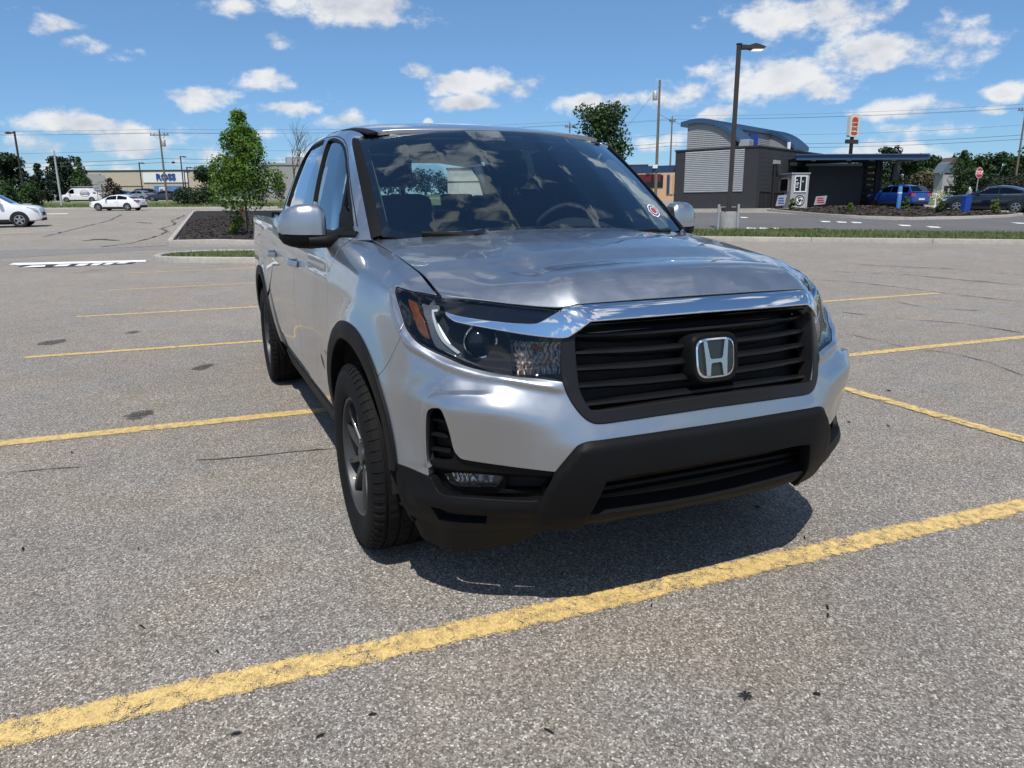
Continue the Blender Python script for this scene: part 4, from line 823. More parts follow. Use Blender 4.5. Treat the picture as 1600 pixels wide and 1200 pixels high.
# ================================================================ parked cars
M_TYRE2=mat('car_tyre',(.013,.013,.014),.8,var=.1)
M_ALLOY=mat('silver_alloy',(.50,.51,.53),.3,metal=.9,var=.05)
M_ALLOYD=mat('dark_alloy',(.04,.04,.045),.35,metal=.6,var=.05)
M_CARGL=glassmat('car_glass',(.015,.018,.02),ior=1.55,boost=1.2)
M_HEADL=mat('headlamp_glass',(.45,.47,.5),.12,coat=1,var=.3,vscale=12)
M_PLATE=mat('number_plate',(.62,.64,.66),.5,var=.05)
def carpaint(name,c,metal=.0,rough=.3): return mat(name,c,rough,metal=metal,coat=1.0,var=.03,vscale=2)
KINDS={
 'suv':dict(L=4.9,W=1.92,wb=2.85,fo=.95,wr=.37,top=[(0,.72),(.06,.92),(.25,1.02),(.95,1.10),(1.25,1.13),(4.75,1.16),(4.86,1.0),(4.9,.7)],roof=[(1.15,1.12),(1.95,1.62),(2.4,1.70),(3.4,1.71),(4.3,1.63),(4.78,1.18)],win=(1.42,4.45)),
 'sedan':dict(L=4.75,W=1.82,wb=2.75,fo=.92,wr=.335,top=[(0,.55),(.06,.72),(.3,.84),(1.1,.95),(1.4,.97),(3.9,1.0),(4.55,1.02),(4.70,.92),(4.75,.6)],roof=[(1.2,.96),(2.05,1.36),(2.6,1.43),(3.1,1.41),(3.7,1.25),(4.25,1.03)],win=(1.55,3.85)),
 'coupe':dict(L=4.95,W=1.87,wb=2.83,fo=.93,wr=.345,top=[(0,.55),(.06,.72),(.3,.86),(1.2,.96),(1.5,.98),(4.0,1.02),(4.7,1.05),(4.88,.95),(4.95,.6)],roof=[(1.35,.97),(2.2,1.38),(2.75,1.46),(3.3,1.43),(4.0,1.24),(4.6,1.05)],win=(1.7,4.1)),
 'van':dict(L=5.7,W=2.0,wb=3.43,fo=.85,wr=.36,top=[(0,.70),(.06,.95),(.35,1.08),(.85,1.16),(1.1,1.2),(5.66,1.25),(5.7,1.0)],roof=[(.85,1.18),(1.55,1.95),(1.8,2.05),(5.3,2.05),(5.6,1.95),(5.68,1.3)],win=(1.1,2.1)),
}
def car(name,label,cat,X_,D_,hd,kind,paint,group=None,rim=None,lower=None,extra=None,scale=1.0):
    """hd = heading in the (X,D) plane"""
    K=KINDS[kind];L_,W_=K['L'],K['W'];w=W_/2;rz=wdir(*hd);o=root_at(name,X_,D_,0,rz,label=label,category=cat,group=group)
    # tilt with the slope of the ground
    f=FH;sl=.026 if D_>14 else 0;nrm=Vector((-f[0]*sl,-f[1]*sl,1)).normalized();q=Vector((0,0,1)).rotation_difference(nrm);o.rotation_mode='QUATERNION';o.rotation_quaternion=q@Matrix.Rotation(rz,3,'Z').to_quaternion()
    mid=K['fo']+K['wb']/2;o.scale=(scale,scale,scale)
    def X2(x): return mid-x          # x measured back from the nose; root sits between the axles
    top=K['top'];tx=[p[0] for p in top];tz=[p[1] for p in top];zs=.24 if kind!='suv' else .28
    wx=[K['fo'],K['fo']+K['wb']];xs=np.unique(np.r_[np.linspace(0,.3,6),np.linspace(.3,L_-.3,46),np.linspace(L_-.3,L_,6)]);V=[];F=[]
    for x in xs:
        e=min(x,L_-x);pl=w*(1-.20*(1-min(1,e/.55))**2.2);zt=float(np.interp(x,tx,tz));zb=zs+.10*(1-min(1,e/.35))**2
        sec=[(pl*.80,zb),(pl*.97,zb+.06),(pl,zb+(zt-zb)*.35),(pl*.985,zb+(zt-zb)*.62),(pl*.975,zb+(zt-zb)*.80),(pl*.93,zt-.02),(pl*.86,zt+.0),(0,zt+.035)]
        V+=[(X2(x),y,z) for y,z in sec]+[(X2(x),-y,z) for y,z in sec[-2::-1]]
    m=15
    for i in range(len(xs)-1):
        for j in range(m-1):
            F.append((i*m+j,i*m+j+1,(i+1)*m+j+1,(i+1)*m+j))
    F+=[tuple(range(m)),tuple((len(xs)-1)*m+j for j in range(m))]
    b=MB();b.add(V,F);body=b.build('body',paint,o,ang=38)
    # cabin
    rf=K['roof'];rx=[p[0] for p in rf];rz_=[p[1] for p in rf];xc=np.linspace(rx[0],rx[-1],30);V=[];F=[];sec_n=9
    def csec(x):
        zr=float(np.interp(x,rx,rz_));zb=float(np.interp(x,tx,tz))-.03;H_=max(rz_);f=np.clip((zr-zb)/(H_-zb),0,1);wb_=w*.925;wt=wb_-(wb_-w*.70)*f if kind!='van' else wb_-(wb_-w*.84)*f
        return zr,zb,wb_,wt
    for x in xc:
        zr,zb,wb_,wt=csec(x);s=[(wb_,zb),(wb_+(wt-wb_)*.5,zb+(zr-zb)*.5+.0),(wt,zr-.05*(zr-zb)),(wt-.07,zr),(0,zr+.025)];V+=[(X2(x),y,z) for y,z in s]+[(X2(x),-y,z) for y,z in s[-2::-1]]
    for i in range(len(xc)-1):
        for j in range(sec_n-1):F.append((i*sec_n+j,i*sec_n+j+1,(i+1)*sec_n+j+1,(i+1)*sec_n+j))
    b=MB();b.add(V,F);b.build('cabin',paint,o,ang=45)
    # side windows: two or three lights a side
    cuts={'suv':[1.62,2.62,3.60,4.42],'sedan':[1.72,2.72,3.72],'coupe':[1.85,2.85,3.95],'van':[1.22,2.05]}[kind]
    for sg in (1,-1):
        for a,c in zip(cuts[:-1],cuts[1:]):
            a+=.035;c-=.035;n=7;V=[];F=[]
            for x in np.linspace(a,c,n):
                zr,zb,wb_,wt=csec(x);zr2=zr-.05*(zr-zb)
                for f in (.12,.5,.90):
                    V.append((X2(x),sg*(wb_+(wt-wb_)*f+.006),zb+(zr2-zb)*f))
            for i in range(n-1):
                for j in range(2):F.append((i*3+j,i*3+j+1,(i+1)*3+j+1,(i+1)*3+j))
            b=MB();b.add(V,F);b.build('side_window',M_CARGL,o,smooth=True)
    # windscreen and rear window
    for nm,(a,c) in (('windscreen',(rx[0]+.10,rx[1]-.02)),('rear_window',(rx[-2]+.02,rx[-1]-.08))):
        if kind=='van' and nm=='rear_window': a,c=rx[-2]+.02,rx[-1]-.02
        V=[];F=[]
        for x in np.linspace(a,c,6):
            zr,zb,wb_,wt=csec(x)
            for y in np.linspace(-1,1,7): V.append((X2(x)+(.012 if nm[0]=='w' else -.012),y*(wt-.08),zr+.012+.025*(1-abs(y))))
        for i in range(5):
            for j in range(6):F.append((i*7+j,i*7+j+1,(i+1)*7+j+1,(i+1)*7+j))
        b=MB();b.add(V,F);b.build(nm,M_CARGL,o,smooth=True)
    # wheels
    w1=None
    for a in wx:
        for sg in (1,-1):
            if w1 is None:
                b=MB();r=K['wr'];b.lathe([(r*.62,.095),(r*.75,.112),(r*.93,.105),(r,.075),(r,-.075),(r*.93,-.105),(r*.62,-.10)],28,'y');w1=b.build('wheel',M_TYRE2,None,ang=40);b=MB();b.lathe([(r*.64,.06),(r*.64,.10),(r*.58,.105),(r*.55,.06)],28,'y');rr=b.build('rim',rim or M_ALLOY,w1,ang=35)
                b=MB();b.lathe([(r*.6,.03),(.001,.03)],20,'y');b.build('brake_disc',M_SOFF,w1)
                for k in range(5):
                    t=2*math.pi*k/5+.3;c_,s_=math.cos(t),math.sin(t);P=[];wd=r*.11
                    for rad,ww in ((.02,wd),(r*.6,wd*.8)):
                        for e in (-1,1): P+=[(rad*c_-e*ww*s_,.095,rad*s_+e*ww*c_),(rad*c_-e*ww*s_,.06,rad*s_+e*ww*c_)]
                    b=MB();b.add(P,[(0,2,6,4),(0,4,5,1),(2,3,7,6)]);b.build('spoke',rim or M_ALLOY,w1,fix=True)
                wh=w1;wh.parent=o
            else: wh=copy_tree(w1,o)
            wh.location=(X2(a),sg*(w-.085),K['wr']);wh.rotation_euler=(0,random.random()*3,0 if sg>0 else math.pi)
    for a in wx:
        for sg in (1,-1):
            rr2=K['wr']+.055;P=[(X2(a)+rr2*math.cos(t),K['wr']+rr2*math.sin(t)) for t in np.linspace(R(-8),R(188),22)]
            b=MB();b.prism(P,sg*w*.6,sg*(w+.004),'xz');b.build('wheel_arch',M_SOFF,o)
    # lower trim, lamps, plate, mirrors, handles, bumper inlets
    lw=lower or M_SOFF
    for sg in (1,-1):
        MB().box((X2(wx[0]+K['wr']+.08),sg*w*.985-.02,zs-.02),(X2(wx[1]-K['wr']-.08),sg*w*.985+.02,zs+.12)).build('sill',lw,o)
        zh=float(np.interp(.25,tx,tz));MB().prism([(X2(.10),zh-.22),(X2(.62),zh-.10),(X2(.55),zh-.02),(X2(.16),zh-.10)],sg*w*.80,sg*w*.945+sg*.012,'xz').build('headlight',M_HEADL,o)
        zr=float(np.interp(L_-.25,tx,tz));MB().prism([(X2(L_-.03),zr-.26),(X2(L_-.40),zr-.14),(X2(L_-.42),zr-.04),(X2(L_-.05),zr-.06)],sg*w*.55,sg*w*.955+sg*.008,'xz').build('tail_light',M_RED2,o)
        xm=rx[0]+.55;zm=float(np.interp(xm,tx,tz));b=MB();b.box((X2(xm)-.06,sg*w*.95,zm+.02),(X2(xm)+.10,sg*(w+.17),zm+.16));b.build('door_mirror',paint,o,bev=.035,ang=50)
        for x in cuts[1:-1] if len(cuts)>2 else cuts[-1:]:
            zq=float(np.interp(x,tx,tz));MB().box((X2(x)+.0,sg*w*.975-.012,zq-.20),(X2(x)+.20,sg*w*.975+.03,zq-.165)).build('door_handle',paint,o)
            MB().box((X2(x)-.12,sg*w*.99-.012,zs+.10),(X2(x)-.112,sg*w*.99+.006,zq-.05)).build('door_gap',M_SOFF,o)
    MB().box((X2(.0)-.06,-w*.62,zs+.02),(X2(.0)+.02,w*.62,zs+.16)).build('front_inlet',lw,o,bev=.02);MB().box((X2(.03)-.04,-w*.42,.56),(X2(.03)+.035,w*.42,.74)).build('grille',M_SOFF,o,bev=.02)
    MB().box((X2(L_)-.03,-w*.68,zs+.02),(X2(L_)+.05,w*.68,zs+.24)).build('rear_valance',lw,o,bev=.02)
    zr=float(np.interp(L_-.05,tx,tz));MB().box((X2(L_)-.03,-.26,.62),(X2(L_)-.005,.26,.76)).build('number_plate',M_PLATE,o)
    MB().box((X2(1.0),-w*.8,.15),(X2(L_-.9),w*.8,.30)).build('underbody',M_SOFF,o)
    if extra: extra(o,X2,w,K)
    return o
M_RED2=mat('tail_lens',(.33,.012,.012),.2,coat=.8,var=.1)
WH=carpaint('white_car_paint',(.78,.79,.80));WH2=carpaint('plain_white_paint',(.74,.75,.76))
q=(-22.18,33.60)
car('white_suv','white SUV entering at the left edge with bright alloy wheels','SUV',q[0]-1.15,q[1]-.05,(1,.42),'suv',WH,scale=.88)
q=(-30.72,57.85)
car('white_sedan','white saloon car with dark windows passing before the grass verge','car',q[0],q[1]+.9,(-1,.05),'sedan',WH,scale=.84)
def van_extra(o,X2,w,K):
    # ladder rack and round company emblem
    rk=MB().box((X2(5.3),-w*.8,2.20),(X2(1.9),-w*.76,2.24)).build('roof_rack',M_SOFF,o)
    MB().box((X2(5.3),w*.76,2.20),(X2(1.9),w*.80,2.24)).build('rack_rail',M_SOFF,rk)
    for x in (2.2,3.2,4.2,5.2): MB().box((X2(x)-.02,-w*.8,2.16),(X2(x)+.02,w*.8,2.20)).build('rack_bar',M_SOFF,rk)
    for y in (-.3,.1): MB().box((X2(5.5),y,2.25),(X2(1.6),y+.06,2.33)).build('ladder',mat('ladder_fibre',(.45,.40,.36),.6),rk)
    for sg in (1,-1):
        e=MB().lathe([(.62,0),(.62,.012),(.56,.012),(.56,0)],36,'y',(0,0,0),close=True);e.V=[(x*1.05+X2(3.45),sg*(w*.985+.004)+y*sg,z*.72+1.28) for x,y,z in e.V];E=e.build('company_emblem',mat('emblem_maroon',(.12,.02,.03),.5),o)
        MB().box((X2(3.95),sg*(w*.985+.002)-.002,1.16),(X2(2.95),sg*(w*.985+.014)+.002,1.40)).build('emblem_plate',mat('emblem_navy',(.03,.03,.10),.5),E)
        for k in range(4): MB().box((X2(3.82)+k*.22,sg*(w*.985+.017)-.002,1.20),(X2(3.82)+k*.22+.13,sg*(w*.985+.017)+.002,1.36)).build('emblem_letter',WH2,E)
        MB().box((X2(4.95),sg*(w*.985+.004)-.003,1.30),(X2(4.55),sg*(w*.985+.004)+.003,1.46)).build('company_print',mat('print_grey',(.2,.1,.1),.5),o)
car('white_van','white work van with ladder rack and round emblem on its side','van',-57.22,100,(-1,-.40),'van',WH2,extra=van_extra,scale=.86)
car('dark_sedan','dark blue saloon half hidden behind the white saloon by the store','car',-57.99,112,(-1,.1),'sedan',carpaint('dark_blue_paint',(.02,.03,.05)))
car('grey_sedan','silver grey saloon parked left of the maroon SUV by the store','car',-53.45,108,(-1,.25),'sedan',carpaint('grey_car_paint',(.24,.26,.30),.3))
car('maroon_suv','dark maroon SUV between the grey saloon and the store posters','SUV',-55.43,116,(1,.3),'suv',carpaint('maroon_paint',(.035,.008,.014)))
car('navy_hatch','dark navy car at the left end of the low dark bushes','car',-46.84,102,(-1,-.15),'sedan',carpaint('navy_car_paint',(.015,.022,.05)))
car('blue_suv','bright blue SUV waiting in the ordering lane under the canopy','SUV',26.72,52,(-.25,1),'suv',carpaint('bright_blue_paint',(.008,.048,.25),.1,.25),rim=M_ALLOYD,scale=.88)
def navy_extra(o,X2,w,K):
    for sg in (1,-1):
        P=[(X2(x),sg*y,z) for x,y,z in ((1.75,.86,1.02),(2.3,.74,1.33),(2.8,.70,1.385),(3.3,.71,1.37),(3.9,.76,1.22),(4.25,.84,1.06),(3.9,.868,1.02),(2.8,.87,1.0),(1.8,.868,.995))]
        MB().tube(P,.017,6).build('chrome_window_strip',M_SATIN2,o)
M_SATIN2=mat('bright_trim',(.7,.71,.73),.15,metal=1)
car('navy_sedan','dark navy saloon with chrome window line behind the mulch bed','car',26.85,42.0,(-1,1.0),'coupe',carpaint('deep_navy_paint',(.006,.008,.018),.0,.22),extra=navy_extra)
car('dark_crossover','dark SUV facing the camera, seen through the windscreen','SUV',7.96,64,(-.12,-1),'suv',carpaint('graphite_paint',(.03,.03,.033)))
car('white_crossover','white SUV seen side-on through the windscreen beside the pillar','SUV',10.12,72,(1,.1),'suv',WH)
car('white_hatch','white car seen through the windscreen left of the dark SUV','car',7.25,74,(1,-.1),'sedan',WH)
# ================================================================ poles, wires, signs, street furniture
M_WOOD=mat('weathered_pole',(.15,.125,.10),.95,var=.25,vscale=6)
M_WOODP=mat('pale_pole',(.38,.40,.40),.8,var=.12)
M_STEEL=mat('galvanised_steel',(.42,.43,.44),.5,metal=.5,var=.1)
M_WIRE=mat('wire',(.03,.03,.032),.7,var=0)
M_LED=mat('lit_lens',(.8,.8,.8),.4,var=0,emit=(1,1,.98),estr=.9)
def pole(X_,D_,h,label,arm=True,xform=False,cross=2.4,m=None,r=.15,name='utility_pole'):
    o=root_at(name,X_,D_,0,wdir(1,0),label=label,category='utility pole')
    MB().tube([(0,0,-.5),(0,0,h)],[r,r*.62],10).build('pole',m or M_WOOD,o,ang=50)
    if arm:
        a=MB().box((-cross/2,-.16,h-.55),(cross/2,-.06,h-.42)).build('crossarm',M_WOOD,o)
        for x in (-cross*.46,-cross*.28,cross*.28,cross*.46): MB().lathe([(.05,0),(.06,.08),(.035,.12),(.045,.2),(.02,.25)],8,'z',(x,-.11,h-.42)).build('insulator',M_SOFF,a)
        MB().lathe([(.05,0),(.06,.08),(.035,.12),(.045,.2),(.02,.25)],8,'z',(0,0,h)).build('insulator',M_SOFF,a)
        for s in (-1,1): MB().tube([(0,-.1,h-1.2),(s*cross*.32,-.1,h-.55)],.02,5).build('arm_brace',M_STEEL,a)
    if xform: MB().lathe([(.0005,0),(.24,.0),(.26,.06),(.26,.78),(.2,.86),(.0005,.88)],14,'z',(xform*.42,0,h-1.9)).build('transformer',M_STEEL,o,ang=40);MB().tube([(xform*.42,0,h-1.0),(xform*.62,0,h-.7),(xform*.6,0,h-.2)],.02,5).build('fuse_arm',M_STEEL,o)
    return o
def wire(A,Bq,sag,label,group,n=16,r=.016):
    a=np.array(wp(*A));b_=np.array(wp(*Bq));t=np.linspace(0,1,n);P=a+(b_-a)*t[:,None];P[:,2]-=4*sag*t*(1-t);o=MB().tube([tuple(p) for p in P],r,4,cap=False).build('overhead_wire',M_WIRE,None);lab(o,label,'wire',group);return o
h1=8.87;P1=-45.66;pole(P1,100,h1,'wooden utility pole with crossarm standing before the store sign',xform=.9)
PP=-43.03;pole(PP,72,5.19,'pale plain pole beside the front of the white van',arm=False,m=M_WOODP,r=.12)
P2=15.02;h2=11.78;o=pole(P2,78,h2,'tall wooden utility pole with grey transformer behind the restaurant',arm=False,xform=-1,r=.17)
P3=23.57;h3=11.08;pole(P3,112,h3,'thin distant utility pole beside the restaurant tower',cross=.9)
P4=8.69;h4=10.39;pole(P4,112,h4,'short distant utility pole left of the large shade tree',cross=1.4)
P5=64.15;h5=10.78;pole(P5,96,h5,'utility pole with crossarm at the right edge above the trees',xform=.9,cross=2.0)
PL=(-95.20,92,9.0);PR=(89.69,84,11)
gt='overhead wires between the utility poles'
chain=[(PL[0],PL[1],PL[2]),(P1,100,h1),(P4,112,h4),(P3,112,h3),(P5,96,h5),(PR[0],PR[1],PR[2])]
spans=('from the left picture edge to the pole before the store','from the pole before the store towards the shade tree','between the shade tree and the restaurant tower','from the restaurant tower to the pole at the right edge','beyond the pole at the right edge')
lev=('left crossarm','topmost','right crossarm','upper middle','second lowest','lowest')
for i,(a,c) in enumerate(zip(chain[:-1],chain[1:])):
    for k,(dx,dz) in enumerate(((-1.0,-.2),(.0,.25),(1.0,-.2),(.05,-2.2),(.05,-3.4),(-.05,-3.9))):
        if a[0]==P4 and k in (1,):continue
        wire((a[0]+dx,a[1],a[2]+dz),(c[0]+dx,c[1],c[2]+dz),(.012 if k<3 else .02)*abs(c[0]-a[0])*.7,lev[k]+' wire '+spans[i],gt,r=.013 if k<4 else .022)
wire((P2,78,h2-.5),(9.12,100,3.6),.8,'thin service wire slanting left from the tall wooden pole',None)
wire((P2,78,h2-3.2),(15.09,55,5.2),.3,'service wire from the tall wooden pole to the restaurant',None)
def lamp(X_,D_,h,side,label,big=False,base=0):
    o=root_at('lamp_post',X_,D_,base,wdir(1,0),label=label,category='lamp post');k=1.0
    MB().box((-.065,-.065,0),(.065,.065,h)).build('pole',M_BROWN,o)
    a=MB();s=side
    a.prism([(s*.05,h-.15),(s*.30,h-.14),(s*.46,h-.17),(s*.82,h-.16),(s*.88,h-.10),(s*.62,h-.01),(s*.50,h+.01),(s*.30,h-.05),(s*.05,h-.03)],-.17,.17,'xz');a.build('lamp_head',M_BROWN,o)
    MB().box((min(s*.46,s*.80),-.13,h-.195),(max(s*.46,s*.80),.13,h-.172)).build('lamp_lens',M_LED if big else M_LGREY,o)
    MB().box((-.085,-.085,h),(.085,.085,h+.03)).build('pole_cap',M_BROWN,o)
    return o
lx,ld=(7.83,26.86)
LH=6.23
BS_=root_at('concrete_lamp_base',lx,ld,0,wdir(1,0),label='round grey concrete footing of the tall lamp post in the grass strip',category='footing');MB().lathe([(.0005,-.2),(.29,-.2),(.29,.66),(.275,.69),(.0005,.69)],28,'z').build('concrete_drum',M_CONCG,BS_,ang=40)
lamp(lx,ld,LH-.69,1,'tall dark bronze lamp post with lit head on a round concrete footing',True,base=.69)
gb=root_at('guard_frame',lx,ld,0,wdir(1,0),label='galvanised guard posts around the foot of the tall lamp post',category='guard frame')
for x,y in ((.335,.0),(-.335,.12)): MB().box((x-.035,y-.035,-.1),(x+.035,y+.035,.94)).build('guard_post',M_STEEL,gb)
MB().box((-.30,.30,.80),(.335,.34,.86)).build('guard_rail',M_STEEL,gb);MB().box((-.22,-.22,.692),(.22,.22,.83)).build('base_cover',M_BROWN,gb)
lamp(-47.10,73,6.95,-1,'dark lamp post with arm to the left, rising from the hedge at the left edge')
for u_,x_,d_,h_,s_,lb in ((1,-57.59,118,5.59,1,'thin dark lamp post in front of the store left of its sign'),(2,-48.48,112,6.24,1,'tallest thin lamp post right of the store sign'),(3,-52.49,122,4.29,1,'shortest thin lamp post between two others by the store sign'),(4,-50.27,118,4.87,1,'thin lamp post at the right end of the store sign')): lamp(x_,d_,h_,s_,lb)
o=root_at('hanging_lantern',-44.30,100,4.95,0,label='black lantern hung on the wires right of the wooden pole',category='lantern');MB().box((-.32,-.2,-.1),(.32,.2,.1)).build('lantern_box',M_SOFF,o);MB().tube([(0,0,.1),(0,0,.4)],.02,5).build('hanger',M_WIRE,o)
lamp(50.46,74,5.05,1,'dark lamp post cut by the right edge of the picture')
# burger sign on its pole
M_BKR=mat('sign_red_orange',(.42,.055,.03),.5,var=.03);M_CREAM=mat('sign_cream',(.58,.56,.52),.5,var=.03)
d_=74;o=root_at('burger_sign',33.04,d_,0,wdir(.90,.42),label='rounded white burger restaurant sign with orange bun emblem on a tall pole',category='sign')
zt=8.06;zb_=5.99
MB().box((-.12,-.12,-1),(.12,.12,zb_)).build('pole',M_SOFF,o)
def rrect(w,h,r,n=6):
    P=[]
    for cx,cy,a in ((w-r,h-r,0),(-w+r,h-r,90),(-w+r,-h+r,180),(w-r,-h+r,270)): P+=[(cx+r*math.cos(R(a+90*i/n)),cy+r*math.sin(R(a+90*i/n))) for i in range(n+1)]
    return P
zc=(zt+zb_)/2;hh=(zt-zb_)/2
bdg=MB().prism([(x,z+zc) for x,z in rrect(.62,hh,.16)],-.18,.18,'xz').build('sign_cabinet',M_CREAM,o)
def bun(z0,w,h,top):
    P=[];n=14
    for i in range(n+1):
        t=math.pi*i/n;P.append((w*math.cos(t)*(1 if 1 else 1),z0+(h*math.sin(t)**.6 if top else -h*math.sin(t)**.5)))
    return P
MB().prism([(x,z) for x,z in bun(zc+.34,.40,.42,True)],-.205,-.185,'xz').build('emblem_bun',M_BKR,bdg)
MB().prism([(x,z) for x,z in bun(zc-.58,.40,.28,False)],-.205,-.185,'xz').build('emblem_bun',M_BKR,bdg)
for s_,z_,w_ in (('BURGER',zc+.10,1.0),('KING',zc-.30,1.0)):
    t=textmesh(s_,.33 if len(s_)>4 else .44,.012,M_BKR,'sign_letters',bdg,bold=.012,sx=.62 if len(s_)>4 else .72);t.rotation_euler=(R(90),0,0);t.location=(0,-.20,z_)
MB().box((-.75,-.14,zb_-.62),(.75,.14,zb_-.25)).build('message_board',M_BROWN,o)
# stop sign
sx_,sd_=35.91,58;zc=2.36;rr_=.41
o=root_at('stop_sign',sx_,sd_,0,wdir(.93,.36),label='red octagonal STOP sign on a thin post behind the navy car',category='stop sign')
MB().box((-.03,.0,-.3),(.03,.05,zc+.45)).build('post',M_STEEL,o)
oc=[(rr_*math.cos(R(22.5+45*i)),zc+rr_*math.sin(R(22.5+45*i))) for i in range(8)];MB().prism(oc,-.02,-.005,'xz').build('sign_plate',M_WHT,o)
oc=[(.93*rr_*math.cos(R(22.5+45*i)),zc+.93*rr_*math.sin(R(22.5+45*i))) for i in range(8)];sp_=MB().prism(oc,-.026,-.0205,'xz').build('sign_face',mat('stop_red',(.42,.012,.02),.5,var=.05),o)
t=textmesh('STOP',.36,.004,M_WHT,'sign_letters',sp_,bold=.010,sx=.80);t.rotation_euler=(R(90),0,0);t.location=(0,-.031,zc)
# lane posts and bins
q=(29.39,51.95)
o=root_at('delineator_post',q[0],q[1],0,0,label='white flexible lane post between the blue and the navy car',category='lane post');MB().lathe([(.0005,0),(.12,0),(.12,.03),(.05,.05),(.045,.85),(.05,.90),(.0005,.92)],12,'z').build('post',M_WHT,o,ang=40);MB().lathe([(.048,.66),(.051,.66),(.051,.74),(.048,.74)],12,'z').build('band',M_STEEL,o)
M_BBLUE=mat('blue_plastic',(.012,.055,.30),.45,var=.06);M_LBLUE=mat('pale_blue_plastic',(.06,.20,.48),.45,var=.06)
for (x_,d_,h_,w_,m_,lb) in ((24.05,46.5,1.45,.13,M_LBLUE,'pale blue bollard sleeve in front of the blue SUV'),(27.92,51,1.35,.20,M_BBLUE,'dark blue bollard just behind the blue SUV'),):
    o=root_at('bollard',x_,d_,0,0,label=lb,category='bollard');MB().lathe([(.0005,-.1),(w_+.06,-.1),(w_+.06,.08),(w_,.12),(w_,h_-.1),(w_*.7,h_),(.0005,h_)],14,'z').build('sleeve',m_,o,ang=40);MB().lathe([(w_+.002,h_*.70),(w_+.006,h_*.70),(w_+.006,h_*.76),(w_+.002,h_*.76)],14,'z').build('band',M_WHT,o)
o=root_at('blue_bin',24.41,40.2,.1,wdir(1,.2),label='upright blue bin standing in front of the navy car door',category='bin');MB().prism([(-.20,0),(.16,0),(.21,.78),(-.17,.80)],-.16,.16,'xz').build('bin_body',M_BBLUE,o,bev=.02);MB().prism([(-.19,.80),(.22,.78),(.16,.88),(-.12,.89)],-.17,.17,'xz').build('bin_lid',M_BBLUE,o,bev=.02)
for i,(x_,d_,lb) in enumerate(((41.70,70,'pale stone gatepost left of the stop sign'),(42.65,70,'smaller pale gatepost just left of the stop sign'))):
    o=root_at('gatepost',x_,d_,0,0,label=lb,category='post');MB().box((-.25+.1*i,-.2,0),(.25-.1*i,.2,1.1-.1*i)).build('shaft',M_LGREY,o,bev=.03);MB().lathe([(.3-.1*i,1.08-.1*i),(.2-.05*i,1.2-.1*i),(.0005,1.4-.1*i)],4,'z').build('cap',M_WHT,o)
# sandy planter and bits behind the van
o=root_at('concrete_planter',-42.42,66,.1,0,label='low concrete block on the verge above the white SUV',category='block');MB().box((-.45,-.3,0),(.45,.3,.35)).build('block',M_CONC,o,bev=.03);MB().box((-.35,-.2,.35),(.35,.2,.37)).build('soil',M_SOIL,o)
for i,(x_,lb) in enumerate(((-59.66,'pale green roadside cabinet left of the white van'),(-59.04,'tan roadside cabinet just left of the white van'))):
    o=root_at('roadside_cabinet',x_,96,0,0,label=lb,category='cabinet');MB().box((-.6,-.4,0),(.6,.4,1.25-.3*i)).build('case',mat('cabinet_tan_%d'%i,((.33,.35,.27),(.36,.30,.22))[i],.7),o,bev=.03);MB().box((-.02,-.41,.1),(.02,-.402,1.0-.3*i)).build('door_gap',M_SOFF,o)
for i,(u,x_,d_,h_) in enumerate(((1,-54.84,100,2.6),(2,-53.99,100,3.4))):
    o=root_at('road_sign',x_,d_,0,wdir(1,.1),label=('small grey road sign on a post right of the white van','taller grey road sign on a post beside the red shrub')[i],category='road sign');MB().tube([(0,.03,-.3),(0,.03,h_)],.04,6).build('post',M_BARKG,o);MB().box((-.35-.15*i,-.03,h_-1.1),(.35+.15*i,-.01,h_)).build('sign_plate',M_GREYR,o)
